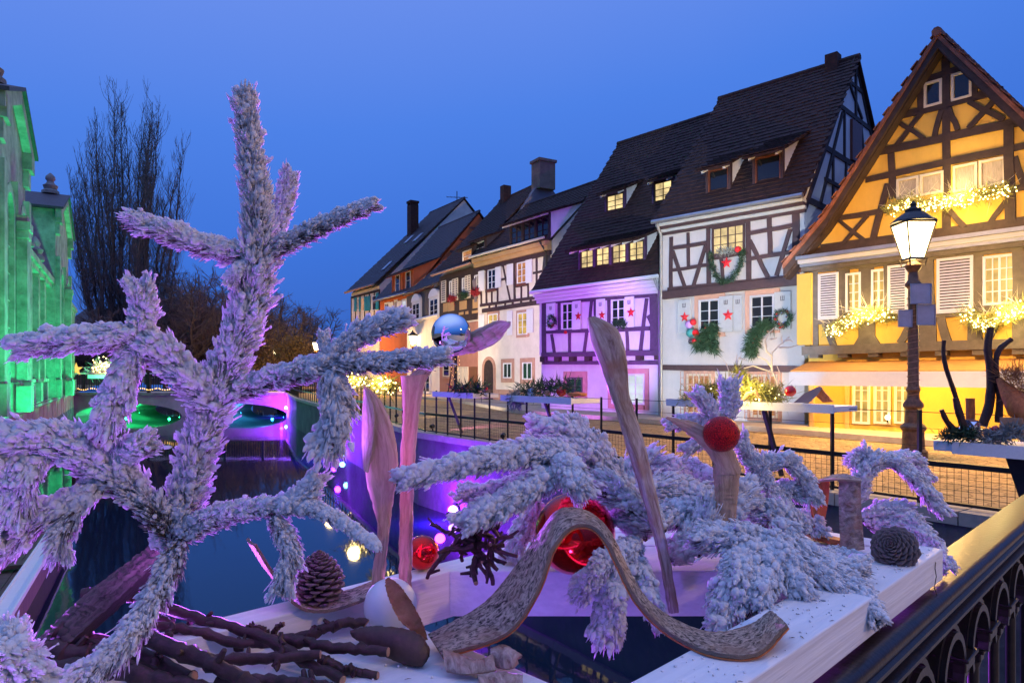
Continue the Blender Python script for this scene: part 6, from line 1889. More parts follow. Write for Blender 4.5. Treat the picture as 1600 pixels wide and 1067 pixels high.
# ------------------------------------------------------------------ frosted branches
def frost_twig(parent, pts, w0, w1, flock=1.0, seed=0, dens=1.0, bare=0.0, name='twig', droop=0.25, thin=.88):
    """one frosted shoot: woody core with a needles part and a flock part under it"""
    g = np.random.default_rng(seed)
    pts = [P(*p) for p in pts]
    n = 36
    C = spline(pts, n)
    seg = np.linalg.norm(np.diff(C, axis=0), axis=1); L = seg.sum()
    T = np.gradient(C, axis=0); T /= np.linalg.norm(T, axis=1)[:, None]
    Dm = np.mean([p.y for p in pts])
    HW = np.linspace(w0, w1, n) / 2 * Dm / F * thin
    cut = 1 - min(.42, HW[-1] * .95 / L)         # the last needles reach past the wood
    C = np.stack([np.interp(np.linspace(0, cut, n), np.linspace(0, 1, n), C[:, k]) for k in range(3)], 1)
    L *= cut; T = np.gradient(C, axis=0); T /= np.linalg.norm(T, axis=1)[:, None]
    hwm = HW.mean()
    b = MB(); b.tube([Vector(c) for c in C], [max(.0012, .0042 * (1 - .7 * i / (n - 1)) * hwm / .034) for i in range(n)], 7)
    core = b.build(name, M_twigcore, parent, world=True, smooth=True)
    up = np.array([0, 0, 1.0])
    N_ = int(L / hwm * 300 * dens)
    f = g.random(N_) * 1.0; x = f * (n - 1); i = np.minimum(x.astype(int), n - 2); fr_ = (x - i)[:, None]
    pos = C[i] * (1 - fr_) + C[i + 1] * fr_; tan = T[i]
    a = np.cross(tan, np.array([0.13, 0.95, 0.2])); a /= np.linalg.norm(a, axis=1)[:, None]; c = np.cross(tan, a)
    ph = g.uniform(0, 2 * math.pi, N_)
    rad = a * np.cos(ph)[:, None] + c * np.sin(ph)[:, None]
    th = np.radians(g.uniform(26, 58, N_)) * (1.0 - .35 * f ** 3)
    hw = HW[i]
    ln = hw / np.sin(th) * g.uniform(.72, 1.12, N_)
    ln = np.minimum(ln, hw * 1.75)
    # the last needles close over the tip
    d0 = tan * np.cos(th)[:, None] + rad * np.sin(th)[:, None]
    upn = rad[:, 2]
    clump = np.sin(f * L / hwm * 3.1 + ph * 2 + seed) * .5 + np.sin(f * L / hwm * 7.3 + ph * 3) * .35
    fl = np.clip((.66 + .46 * upn + .34 * clump + g.normal(0, .18, N_)) * flock, 0, 1.15)
    ln = ln * np.clip(1 + .30 * clump, .55, 1.3)
    stray = g.random(N_) < .06
    ln = np.where(stray, ln * 1.22, ln); fl = np.where(stray, fl * .7, fl)
    if bare:
        fl *= np.clip(1 - bare * (1 - f), 0, 1)
    mid = pos + d0 * (ln * .5)[:, None]
    d1 = d0 + tan * .28 - up * (droop * np.clip(fl, 0, 1))[:, None]; d1 /= np.linalg.norm(d1, axis=1)[:, None]
    tip = mid + d1 * (ln * .5)[:, None]
    sc = hwm / .034
    r0 = (.00050 * sc ** .5) * np.ones(N_); rm = (.00058 + .00105 * fl) * sc ** .5; rt = (.00040 + .0013 * fl) * sc ** .5
    s1 = np.cross(d0, up + .01); s1 /= np.linalg.norm(s1, axis=1)[:, None] + 1e-9; s2 = np.cross(d0, s1)
    ang = np.array([0, 2.0944, 4.18879])
    ring = s1[:, None] * np.cos(ang)[None, :, None] + s2[:, None] * np.sin(ang)[None, :, None]
    q = .80
    pre = mid + d1 * (ln * .5 * q)[:, None]
    V = np.concatenate([pos[:, None] + ring * r0[:, None, None], mid[:, None] + ring * rm[:, None, None], pre[:, None] + ring * rt[:, None, None], tip[:, None]], 1)
    k = 10
    F_ = []
    for rr in (0, 3):
        for j in range(3):
            A, B = rr + j, rr + (j + 1) % 3
            F_ += [(A, B, B + 3), (A, B + 3, A + 3)]
    F_ += [(6, 7, 9), (7, 8, 9), (8, 6, 9)]
    TT = (np.arange(N_)[:, None, None] * k + np.array(F_)[None]).reshape(-1, 3)
    at = np.concatenate([np.repeat((fl * .25)[:, None], 3, 1), np.repeat((fl * .95)[:, None], 3, 1), np.repeat((fl * 1.15 + .08)[:, None], 3, 1), (fl * 1.2 + .12)[:, None]], 1)
    stuff(np_mesh('needles', M_needle, V.reshape(-1, 3), TT, core, True, world=True, attr=np.clip(at, 0, 1).ravel()))
    # flock: lumps caught on the needles, thick on the upper side
    if flock > 0:
        p_ = np.clip(fl, 0, 1) ** 1.5; nb = int(N_ * 1.35 * min(flock, 1.3)); p_ = p_ / p_.sum()
        j = g.choice(N_, nb, p=p_); s = g.uniform(.30, 1.0, nb) ** .8
        cc = np.where((s < .5)[:, None], pos[j] + (mid[j] - pos[j]) * (s * 2)[:, None], mid[j] + (tip[j] - mid[j]) * (s * 2 - 1)[:, None])
        rr = g.uniform(.0010, .0028, nb) * sc ** .6 * (.55 + .6 * fl[j])
        Vs, Ts = blobs(cc, rr, ICO1, .28, seed + 1)
        nl = int(L / hwm * 210 * flock ** 2 * dens); j = g.choice(N_, nl, p=p_); s = g.uniform(.25, .85, nl)
        cc = np.where((s < .5)[:, None], pos[j] + (mid[j] - pos[j]) * (s * 2)[:, None], mid[j] + (tip[j] - mid[j]) * (s * 2 - 1)[:, None]) + up * .001
        rr = g.uniform(.0022, .0074, nl) * sc ** .7 * (.5 + .6 * fl[j])
        V2, T2 = blobs(cc, rr, ICO2, .22, seed + 2)
        # tufts: long lumps where several needles have frozen together
        nt_ = int(L / hwm * 62 * flock * dens); j = g.choice(N_, nt_, p=p_); s = g.uniform(.55, 1.02, nt_)
        cc = np.where((s < .5)[:, None], pos[j] + (mid[j] - pos[j]) * (s * 2)[:, None], mid[j] + (tip[j] - mid[j]) * (s * 2 - 1)[:, None])
        V0, T0 = ICO2; k2 = len(V0)
        ax = d1[j]; bx = np.cross(ax, g.normal(0, 1, (nt_, 3))); bx /= np.linalg.norm(bx, axis=1)[:, None]; cx = np.cross(ax, bx)
        rl_ = ln[j] * g.uniform(.09, .19, nt_); rw = g.uniform(.0024, .0052, nt_) * sc ** .7 * (.55 + .5 * fl[j])
        tp_ = V0[None] * (1 + g.uniform(-.28, .28, (nt_, k2, 1)))
        taper = 1 - .35 * np.clip(tp_[..., 0], -1, 1)
        V3 = cc[:, None] + ax[:, None] * (tp_[..., 0] * rl_[:, None])[..., None] + bx[:, None] * (tp_[..., 1] * taper * rw[:, None])[..., None] + cx[:, None] * (tp_[..., 2] * taper * rw[:, None])[..., None]
        T3 = (np.arange(nt_)[:, None, None] * k2 + T0[None]).reshape(-1, 3)
        n1, n2 = len(Vs), len(Vs) + len(V2)
        stuff(np_mesh('flock', M_flock, np.concatenate([Vs, V2, V3.reshape(-1, 3)]), np.concatenate([Ts, T2 + n1, T3 + n2]), core, True, world=True))
    return core


# the tall sprig at the left
sp = thing('frosted_sprig', 'tallest frosted fir sprig, standing upright at the left of the planter', 'fir sprig', P(262, 862, .86))
TW = [
    ([(252, 868, .87), (285, 790, .87), (315, 690, .87), (350, 590, .86), (385, 490, .85), (404, 400, .84)], 84, 88, .95, 0.0),
    ([(404, 405, .84), (401, 330, .83), (391, 240, .82), (381, 145, .81)], 70, 50, .80, 0.0),
    ([(404, 402, .84), (335, 388, .82), (270, 366, .80), (207, 345, .79)], 60, 52, .85, 0.0),
    ([(405, 398, .84), (452, 378, .84), (520, 346, .83), (584, 320, .82)], 50, 36, .80, 0.3),
    ([(418, 385, .87), (438, 335, .89), (453, 275, .90)], 46, 46, .7, 0.0),
    ([(392, 408, .83), (372, 424, .82), (360, 442, .82)], 34, 30, 1.0, 0.0),
    ([(338, 640, .86), (290, 588, .83), (245, 545, .81), (212, 522, .80)], 74, 78, 1.25, 0.0),
    ([(222, 528, .80), (140, 530, .78), (28, 542, .77)], 66, 62, 1.0, 0.0),
    ([(214, 530, .80), (222, 495, .80), (218, 448, .79)], 44, 74, 1.15, 0.0),
    ([(212, 532, .80), (190, 600, .79), (160, 672, .78)], 64, 84, 1.0, 0.0),
    ([(350, 622, .86), (405, 598, .86), (465, 582, .85), (522, 565, .84)], 58, 58, 1.0, 0.3),
    ([(515, 565, .84), (565, 524, .84), (630, 498, .83)], 56, 56, 1.05, 0.2),
    ([(515, 568, .84), (600, 566, .83), (694, 556, .82)], 50, 46, .85, 0.3),
    ([(512, 572, .84), (524, 630, .84), (508, 702, .84)], 72, 92, .95, 0.0),
    ([(515, 560, .84), (509, 545, .84), (506, 522, .84)], 24, 26, 1.2, 0.0),
    ([(268, 842, .86), (340, 808, .85), (425, 792, .84), (500, 800, .83), (588, 852, .82)], 62, 26, .95, 0.2),
    ([(430, 798, .84), (468, 776, .84), (492, 748, .84)], 52, 56, 1.15, 0.0),
    ([(425, 800, .84), (450, 855, .83), (440, 922, .83)], 50, 62, .70, 0.4),
    ([(268, 842, .86), (240, 800, .84), (205, 765, .82), (168, 742, .80)], 66, 84, 1.0, 0.8),
    ([(285, 838, .86), (242, 930, .80), (190, 1005, .75), (115, 1067, .71), (80, 1095, .70)], 70, 74, .75, 0.6),
]
for i, (pts, w0, w1, fl, br_) in enumerate(TW):
    frost_twig(sp, pts, w0, w1, fl, 200 + i * 3, bare=br_, thin=.74)
sp2 = thing('frosted_branch', 'thickly frosted fir branch spreading to the left edge below the market hall', 'fir branch', P(170, 745, .80))
for i, (pts, w0, w1, fl, br_) in enumerate([
        ([(180, 748, .80), (195, 716, .80), (232, 692, .79)], 48, 62, 1.2, 0.0),
        ([(172, 745, .80), (120, 706, .78), (50, 690, .76), (-40, 700, .74)], 84, 90, 1.2, 0.0),
        ([(165, 752, .80), (105, 788, .78), (35, 800, .76)], 66, 70, 1.2, 0.0),
        ([(70, 695, .77), (45, 740, .75), (22, 810, .74)], 54, 76, .75, 0.0),
        ([(20, 700, .75), (-10, 770, .74), (-30, 850, .73)], 80, 90, 1.0, 0.0),
        ([(125, 790, .78), (100, 830, .77), (98, 868, .77)], 56, 62, .6, 0.3),
        ([(75, 800, .77), (30, 835, .76), (-12, 868, .75)], 66, 76, .75, 0.2)]):
    frost_twig(sp2, pts, w0, w1, fl, 300 + i * 3, bare=br_, thin=.78)
sp3 = thing('frosted_branch', 'thickly frosted fir tip poking into the bottom left corner', 'fir branch', P(10, 1060, .62))
for i, (pts, w0, w1, fl, br_) in enumerate([([(-70, 1010, .62), (-5, 1030, .62), (45, 1072, .63), (70, 1110, .64)], 96, 80, 1.2, 0.0), ([(-40, 1080, .62), (10, 1060, .62), (20, 980, .64)], 76, 60, 1.2, 0.0)]):
    frost_twig(sp3, pts, w0, w1, fl, 330 + i * 3, bare=br_)

# the heap of frosted fir at the right
RB = [
    ('frosted fir branch reaching left across the two palm stalks', [
        ([(900, 716, 1.22), (830, 708, 1.17), (740, 722, 1.10), (628, 748, 1.04)], 66, 40, 1.35)]),
    ('frosted fir branch drooping left above the dark twig cluster', [
        ([(890, 730, 1.20), (820, 768, 1.13), (730, 815, 1.07)], 62, 54, 1.25), ([(872, 725, 1.25), (790, 762, 1.2), (725, 770, 1.18)], 50, 40, 1.1), ([(842, 775, 1.36), (822, 815, 1.36), (800, 868, 1.34)], 42, 50, 1.0)]),
    ('thick frosted fir tip lying over the top of the big red bauble', [
        ([(868, 712, 1.18), (888, 736, 1.15), (910, 770, 1.13)], 58, 56, 1.4)]),
    ('frosted fir branch piled behind the red bauble, with a red berry sprig', [
        ([(960, 725, 1.36), (900, 690, 1.32), (840, 668, 1.30)], 72, 50, 1.3), ([(985, 765, 1.32), (940, 728, 1.3), (880, 700, 1.28)], 66, 58, 1.2), ([(1040, 830, 1.25), (985, 785, 1.25), (930, 750, 1.24)], 62, 60, .9)]),
    ('curled plume of frosted fir rising above the heap left of the tall palm sheath', [
        ([(915, 735, 1.38), (916, 700, 1.38), (902, 672, 1.38), (872, 662, 1.37)], 34, 40, 1.2)]),
    ('frosted fir branches spread behind the tall palm sheath', [
        ([(965, 770, 1.45), (1000, 735, 1.46), (1075, 738, 1.48), (1130, 765, 1.48)], 58, 50, 1.2), ([(975, 780, 1.38), (1050, 770, 1.38), (1120, 790, 1.38)], 74, 64, 1.2), ([(1130, 785, 1.36), (1070, 800, 1.33), (1010, 815, 1.30)], 66, 56, 1.0),
        ([(1010, 845, 1.26), (985, 810, 1.28), (965, 770, 1.32)], 60, 50, 1.0)]),
    ('frosted fir tips hanging in front of the white beam below the red bauble', [
        ([(1000, 850, 1.26), (958, 872, 1.18), (928, 898, 1.15), (906, 928, 1.15)], 50, 46, 1.25), ([(985, 866, 1.24), (962, 915, 1.17), (950, 992, 1.14)], 50, 70, 1.2), ([(985, 860, 1.25), (1010, 920, 1.18), (1030, 975, 1.16)], 46, 36, 1.0)]),
    ('frosted fir mass around the foot of the bent palm bracket', [
        ([(1090, 870, 1.28), (1120, 810, 1.30), (1170, 770, 1.34)], 76, 66, 1.2), ([(1220, 860, 1.26), (1160, 842, 1.22), (1095, 842, 1.19)], 66, 56, 1.25), ([(1040, 880, 1.28), (1075, 845, 1.29), (1110, 800, 1.32)], 60, 56, 1.1),
        ([(1250, 830, 1.36), (1190, 800, 1.36), (1150, 770, 1.38)], 70, 56, 1.1)]),
    ('frosted fir tips hanging in front of the right end of the white beam', [
        ([(1180, 845, 1.22), (1150, 900, 1.14), (1125, 978, 1.10)], 70, 72, 1.2), ([(1210, 850, 1.22), (1195, 905, 1.14), (1180, 945, 1.10)], 66, 60, 1.1), ([(1190, 830, 1.24), (1230, 880, 1.17), (1250, 930, 1.13)], 66, 50, 1.0)]),
    ('long frosted fir branch trailing over the near white board', [
        ([(1200, 815, 1.30), (1260, 868, 1.24), (1325, 912, 1.19), (1372, 968, 1.115)], 66, 40, 1.0), ([(1230, 850, 1.26), (1290, 880, 1.23), (1345, 885, 1.22)], 56, 46, 1.0), ([(1250, 880, 1.22), (1290, 905, 1.19), (1330, 935, 1.17)], 54, 44, .95)]),
    ('thin frosted fir shoot climbing behind the glitter ball and looping to the right', [
        ([(1265, 835, 1.42), (1215, 780, 1.42), (1180, 730, 1.42), (1158, 690, 1.42)], 34, 34, 1.0), ([(1185, 765, 1.42), (1192, 735, 1.42), (1222, 722, 1.42), (1258, 752, 1.42), (1268, 782, 1.42)], 36, 34, 1.0), ([(1200, 790, 1.43), (1225, 765, 1.43), (1250, 778, 1.43)], 32, 28, .9)]),
    ('short frosted fir tips standing up behind the red glitter ball', [
        ([(1128, 690, 1.40), (1112, 645, 1.40), (1090, 615, 1.40)], 30, 30, 1.1), ([(1138, 660, 1.40), (1140, 630, 1.40), (1138, 600, 1.40)], 32, 40, 1.1), ([(1130, 668, 1.42), (1090, 660, 1.42), (1046, 662, 1.42)], 34, 28, 1.1), ([(1110, 680, 1.42), (1085, 695, 1.42), (1072, 702, 1.42)], 28, 28, 1.1)]),
    ('curved frosted fir plume standing at the right end beside the birch bark', [
        ([(1335, 790, 1.60), (1352, 740, 1.60), (1385, 722, 1.60), (1425, 745, 1.58), (1472, 798, 1.56)], 38, 32, .9), ([(1362, 735, 1.62), (1352, 716, 1.62), (1330, 722, 1.62)], 34, 30, 1.0), ([(1385, 718, 1.66), (1420, 718, 1.66), (1448, 748, 1.66)], 32, 30, 1.0)]),
    ('low frosted fir branch behind the right pine cone, drooping over the end of the board', [
        ([(1340, 812, 1.62), (1395, 800, 1.60), (1440, 830, 1.55), (1480, 885, 1.50)], 44, 30, 1.0), ([(1350, 820, 1.62), (1410, 820, 1.58), (1450, 860, 1.53)], 44, 40, 1.0)]),
    ('frosted fir sprig lying on the board in front of the birch bark', [
        ([(1260, 870, 1.40), (1310, 868, 1.38), (1348, 880, 1.35)], 36, 30, 1.0), ([(1240, 800, 1.5), (1265, 815, 1.5), (1275, 830, 1.5)], 44, 40, 1.1)]),
]
for i, (lab, tws) in enumerate(RB):
    t = thing('frosted_branch', lab, 'fir branch', P(*tws[0][0][0]), 0, 'frosted fir branches heaped on the planter')
    for j, (pts, w0, w1, fl) in enumerate(tws):
        frost_twig(t, pts, w0, w1, fl, 400 + i * 17 + j * 3, bare=0.0)

# ------------------------------------------------------------------ sheaths, barks, balls
def sheet(name, mat, A, B, thick, parent, bulge=0.0, n=40, m=8, rough=0.0, seed=0, world=True, sink=0.0):
    """a strip between two edge curves, with real thickness"""
    g = np.random.default_rng(seed)
    a = spline([P(*p) for p in A], n); c = spline([P(*p) for p in B], n)
    t = np.linspace(0, 1, m)[None, :, None]
    S_ = a[:, None] * (1 - t) + c[:, None] * t
    du = np.gradient(S_, axis=0); dv = np.gradient(S_, axis=1); N3 = np.cross(du, dv); N3 /= np.linalg.norm(N3, axis=2)[..., None] + 1e-9
    if np.mean(N3[..., 1]) > 0:
        N3 = -N3
    S_ = S_ + N3 * (bulge * np.sin(math.pi * t))
    if rough:
        S_ = S_ + N3 * g.normal(0, rough, S_.shape[:2])[..., None] * np.where((t > 0) & (t < 1), 1, .4)
    S_ = S_ - N3 * sink
    top, bot = S_, S_ - N3 * thick
    V = np.concatenate([top.reshape(-1, 3), bot.reshape(-1, 3)]); o = n * m
    i, j = np.meshgrid(np.arange(n - 1), np.arange(m - 1), indexing='ij'); q = (i * m + j).ravel()
    f1 = np.stack([q, q + 1, q + m + 1, q + m], 1); f2 = np.stack([q + o, q + m + o, q + m + 1 + o, q + 1 + o], 1)
    ed = []
    for k in range(n - 1):
        ed += [(k * m, (k + 1) * m, (k + 1) * m + o, k * m + o), (k * m + m - 1, k * m + m - 1 + o, (k + 1) * m + m - 1 + o, (k + 1) * m + m - 1)]
    for k in range(m - 1):
        ed += [(k, k + o, k + 1 + o, k + 1), ((n - 1) * m + k, (n - 1) * m + k + 1, (n - 1) * m + k + 1 + o, (n - 1) * m + k + o)]
    ob = np_mesh(name, mat, V, np.concatenate([f1, f2, np.array(ed)]), parent, True, world=world)
    lu = np.linalg.norm(np.diff((a + c) / 2, axis=0), axis=1).sum(); lv = np.linalg.norm(a - c, axis=1).mean()
    uu, vv = np.meshgrid(np.linspace(0, lu, n), np.linspace(0, lv, m), indexing='ij'); uvq = np.stack([uu + seed * .37, vv + seed * .11], -1).reshape(-1, 2)
    set_uv(ob, np.concatenate([uvq, uvq + .4]))
    ob.data.set_sharp_from_angle(angle=R(50))
    return ob


def oval(name, mat, Lf, Rt, depth, parent, n=44, m=18, groove=0.0, seed=0, rough=.0006, hollow=0.0):
    """a stalk or pod between two silhouette edges, round in depth"""
    g = np.random.default_rng(seed)
    a = spline([P(*p) for p in Lf], n); c = spline([P(*p) for p in Rt], n)
    ctr = (a + c) / 2; h = (c - a) / 2; w = np.linalg.norm(h, axis=1)
    hx = h / (w[:, None] + 1e-9); T = np.gradient(ctr, axis=0); T /= np.linalg.norm(T, axis=1)[:, None]
    dp = np.cross(T, hx); dp /= np.linalg.norm(dp, axis=1)[:, None]
    dep = np.interp(np.linspace(0, 1, n), np.linspace(0, 1, len(depth)), depth) * w
    an = np.linspace(0, 2 * math.pi, m, endpoint=False)
    ca, sa = np.cos(an), np.sin(an)
    prof = sa.copy()
    if hollow:
        prof = np.where(sa * (-1) > 0, sa * (1 - hollow), sa)      # scooped on the camera side
    if groove:
        prof = prof * (1 - groove * np.exp(-(ca * 3) ** 2))
    if np.mean(dp[:, 1]) < 0:
        dp = -dp
    V = ctr[:, None] + h[:, None] * ca[None, :, None] + dp[:, None] * (dep[:, None] * prof[None, :])[..., None]
    V = V + g.normal(0, rough, V.shape)
    i, j = np.meshgrid(np.arange(n - 1), np.arange(m), indexing='ij')
    q = np.stack([i * m + j, i * m + (j + 1) % m, (i + 1) * m + (j + 1) % m, (i + 1) * m + j], -1).reshape(-1, 4)
    Vf = np.concatenate([V.reshape(-1, 3), ctr[:1], ctr[-1:]]); e0, e1 = n * m, n * m + 1
    caps = [(e0, (k + 1) % m, k, k) for k in range(m)] + [(e1, (n - 1) * m + k, (n - 1) * m + (k + 1) % m, (n - 1) * m + (k + 1) % m) for k in range(m)]
    me_ = MB(); me_.v = [tuple(v) for v in Vf]; me_.f = [tuple(x) for x in q] + [(x[0], x[1], x[2]) for x in caps]
    ob = me_.build(name, mat, parent, smooth=60, world=True)
    lu = np.linalg.norm(np.diff(ctr, axis=0), axis=1).sum(); uu = np.linspace(0, lu, n)[:, None] + 0 * an[None]; vv = np.abs(an - math.pi)[None] * w.mean() + 0 * uu
    uvq = np.stack([uu + seed * .37, vv + seed * .11], -1).reshape(-1, 2)
    set_uv(ob, np.concatenate([uvq, uvq[:1], uvq[-1:]]))
    return ob


tA = thing('palm_sheath', 'pointed tan palm sheath standing left of the slim stalk, its edge curled inward', 'palm sheath', P(590, 930, 1.12))
oval('sheath', M_palm, [(570, 603, 1.1), (568, 640, 1.1), (567, 700, 1.1), (574, 760, 1.1), (590, 820, 1.11), (584, 880, 1.12), (579, 935, 1.13)],
     [(575, 606, 1.1), (598, 630, 1.1), (617, 680, 1.1), (622, 730, 1.1), (612, 800, 1.11), (603, 880, 1.12), (598, 935, 1.13)], [.2, .45, .5, .55, .7, .8, .8], tA, groove=.35, seed=1)
sheet('curled_edge', M_palm_g, [(569, 606, 1.085), (566, 640, 1.08), (565, 690, 1.08), (568, 735, 1.08)], [(575, 612, 1.08), (584, 645, 1.07), (582, 690, 1.07), (575, 738, 1.08)], .0025, tA, .003, seed=2)
tB = thing('palm_stalk', 'slim palm stalk whose leaf bends right and cradles the silver ball', 'palm stalk', P(633, 920, 1.16))
oval('stalk', M_palm, [(626, 588, 1.16), (629, 640, 1.16), (625, 740, 1.16), (624, 830, 1.17), (623, 925, 1.18)], [(668, 585, 1.16), (656, 640, 1.16), (647, 740, 1.16), (645, 830, 1.17), (643, 925, 1.18)], [.35, .5, .7, .7, .7], tB, groove=.5, seed=3)
oval('leaf', M_palm_g, [(628, 596, 1.16), (650, 578, 1.16), (690, 545, 1.15), (735, 519, 1.14), (775, 502, 1.13), (797, 503, 1.12)], [(664, 598, 1.16), (682, 572, 1.16), (708, 557, 1.15), (745, 550, 1.14), (778, 533, 1.13), (798, 508, 1.12)], [.3, .35, .4, .45, .4, .3], tB, seed=4, hollow=.7)
tC = thing('palm_sheath', 'tall weathered palm sheath with a broad hooked head, leaning in the middle of the planter', 'palm sheath', P(1050, 950, 1.22))
oval('sheath', M_palm_g, [(918, 497, 1.14), (922, 530, 1.14), (943, 585, 1.15), (968, 660, 1.17), (1000, 765, 1.2), (1028, 865, 1.22), (1044, 955, 1.235)],
     [(930, 494, 1.14), (966, 516, 1.14), (979, 565, 1.15), (984, 620, 1.17), (1008, 700, 1.2), (1040, 840, 1.22), (1061, 955, 1.235)], [.35, .5, .5, .6, .7, .8, .8], tC, groove=.3, seed=5)
tD = thing('palm_bracket', 'tan palm piece bent like a bracket under the red glitter ball', 'palm piece', P(1135, 822, 1.28))
oval('arm', M_palm, [(1040, 653, 1.26), (1080, 682, 1.26), (1108, 712, 1.26), (1122, 742, 1.26)], [(1043, 651, 1.26), (1092, 662, 1.26), (1138, 690, 1.26), (1160, 738, 1.26)], [.5, .5, .6, .6], tD, seed=6, hollow=.4)
oval('upright', M_palm, [(1113, 728, 1.265), (1117, 770, 1.27), (1120, 826, 1.28)], [(1157, 730, 1.265), (1153, 775, 1.27), (1148, 826, 1.28)], [.55, .5, .5], tD, groove=.25, seed=7)

bauble('mirror silver ball cradled in the leaf of the slim palm stalk', P(705, 521, 1.12), .0325, M_silver, n=40, axis=(0, -.1, -1))
bauble('red glitter ball resting on the bent palm bracket', P(1127, 678, 1.24), .0325, M_glitter, n=40, axis=(.4, .5, -.8), cap=False)
bauble('big shiny red ball lying under the arched bark strip', P(898, 833, 1.275), .0755, M_redmirror, n=56, axis=(.3, .8, .3))
bauble('small red ball on the deck right of the slim palm stalk', P(660, 863, 1.30), .0325, M_redmirror, n=40, axis=(.2, .8, -.3), cap=False)
cdl = thing('candle_ball', 'round white wax ball candle behind the brown seed pod', 'candle', P(610, 945, 1.10))
b = MB(); b.ball((0, 0, 0), .0425, 40, 24); b.build('ball', M_candle, cdl, smooth=80)

rib = thing('bark_strip', 'long rough bark strip arched over the big red ball', 'bark', P(690, 1005, 1.0))
sheet('strip', M_bark, [(668, 990, 1.05), (752, 944, 1.05), (802, 888, 1.06), (840, 834, 1.08), (872, 796, 1.10), (915, 796, 1.10), (950, 825, 1.08), (974, 872, 1.06), (1004, 926, 1.03), (1052, 965, 1.02), (1112, 986, .965), (1170, 975, .985), (1203, 953, 1.02)],
      [(690, 1022, .97), (790, 988, .97), (838, 922, .98), (862, 856, 1.0), (893, 822, 1.02), (928, 822, 1.02), (952, 848, 1.0), (968, 880, .99), (998, 938, .97), (1048, 988, .95), (1108, 1016, .892), (1180, 1020, .882), (1229, 974, .93)], .005, rib, .003, n=110, m=16, rough=.0008, seed=9)
sheet('inner_bark', M_obark, [(668, 990, 1.05), (752, 944, 1.05), (802, 888, 1.06), (840, 834, 1.08), (872, 796, 1.10), (915, 796, 1.10), (950, 825, 1.08), (974, 872, 1.06), (1004, 926, 1.03), (1052, 965, 1.02), (1112, 986, .965), (1170, 975, .985), (1203, 953, 1.02)],
      [(690, 1022, .97), (790, 988, .97), (838, 922, .98), (862, 856, 1.0), (893, 822, 1.02), (928, 822, 1.02), (952, 848, 1.0), (968, 880, .99), (998, 938, .97), (1048, 988, .95), (1108, 1016, .892), (1180, 1020, .882), (1229, 974, .93)], .0022, rib, .003, n=110, m=16, rough=.0004, seed=9, sink=.0056)
bl_ = thing('bark_curl', 'curled strip of brown bark under the left pine cone', 'bark', P(480, 945, 1.1))
sheet('strip', M_bark, [(384, 842, 1.10), (412, 885, 1.11), (446, 922, 1.13), (490, 935, 1.15), (545, 925, 1.15), (590, 908, 1.16)], [(396, 852, 1.04), (426, 900, 1.05), (460, 946, 1.06), (500, 958, 1.07), (552, 946, 1.08), (596, 926, 1.1)], .005, bl_, .002, n=60, m=10, rough=.0006, seed=10)
bs = thing('bark_slab', 'weathered slab of split bark leaning behind the dark sticks at the left', 'bark', P(150, 930, .92))
sheet('slab', pmuv('dark_split_bark', (0.03, 0.018, 0.015), (0.20, 0.13, 0.10), 14, 150, bump=1.0, rough=.9, bdist=.005), [(48, 1010, .95), (115, 944, .96), (180, 892, .97), (238, 850, .98)], [(84, 1026, .90), (150, 966, .91), (212, 910, .92), (258, 866, .94)], .012, bs, .006, n=60, m=14, rough=.0015, seed=11)
pd = thing('seed_pod', 'brown open seed pod leaning against the white ball candle', 'seed pod', P(635, 950, 1.04))
oval('shell', M_pod, [(602, 905, 1.05), (604, 925, 1.04), (622, 965, 1.03), (650, 992, 1.02), (664, 1000, 1.02)], [(606, 902, 1.05), (622, 912, 1.04), (646, 945, 1.03), (662, 978, 1.02), (668, 998, 1.02)], [.5, .5, .5, .5, .5], pd, hollow=1.35, seed=12)
pd2 = thing('seed_pod', 'dark brown seed pod lying flat below the white ball candle', 'seed pod', P(620, 1010, 1.0))
oval('shell', pm('dark_pod', (.07, .035, .022), .5, .4, 40, bump=.5, bscale=90, bdist=.002), [(548, 985, 1.03), (575, 978, 1.02), (620, 980, 1.0), (655, 990, .99), (671, 1012, .98)], [(550, 995, 1.02), (580, 1012, 1.0), (620, 1034, .98), (655, 1042, .97), (668, 1028, .97)], [.6, .6, .6, .6, .6], pd2, seed=13)
for lab, A_, B_, sd in [('rolled birch bark curl near the bottom of the left board', [(690, 1010, .98), (720, 1022, .97), (745, 1035, .96), (772, 1022, .97)], [(697, 1048, .94), (725, 1052, .93), (752, 1050, .93), (775, 1046, .93)], 20),
                        ('second birch bark curl with a reddish inside at the inner edge of the left board', [(768, 1012, .98), (785, 1006, .98), (802, 1014, .97), (806, 1030, .96)], [(772, 1040, .95), (788, 1044, .94), (803, 1042, .94), (810, 1034, .95)], 21)]:
    t = thing('birch_curl', lab, 'bark', P(*A_[1])); sheet('curl', M_birch, A_, B_, .0022, t, .010, n=30, m=12, rough=.0006, seed=sd)
t = thing('birch_curl', 'small frosted bark roll at the bottom edge under the curls', 'bark', P(790, 1060, .9)); sheet('curl', M_birch, [(745, 1056, .93), (780, 1048, .93), (815, 1055, .93)], [(750, 1080, .9), (785, 1085, .9), (818, 1080, .9)], .003, t, .012, n=24, m=10, rough=.0006, seed=22)
bb = thing('birch_bark', 'folded birch bark strip standing upright with an orange inner flap at the right end', 'bark', P(1330, 860, 1.44))
sheet('outer_strip', M_birch, [(1310, 750, 1.47), (1311, 800, 1.46), (1313, 864, 1.45)], [(1345, 752, 1.45), (1346, 800, 1.44), (1351, 858, 1.43)], .004, bb, .004, n=40, m=14, rough=.0008, seed=23)
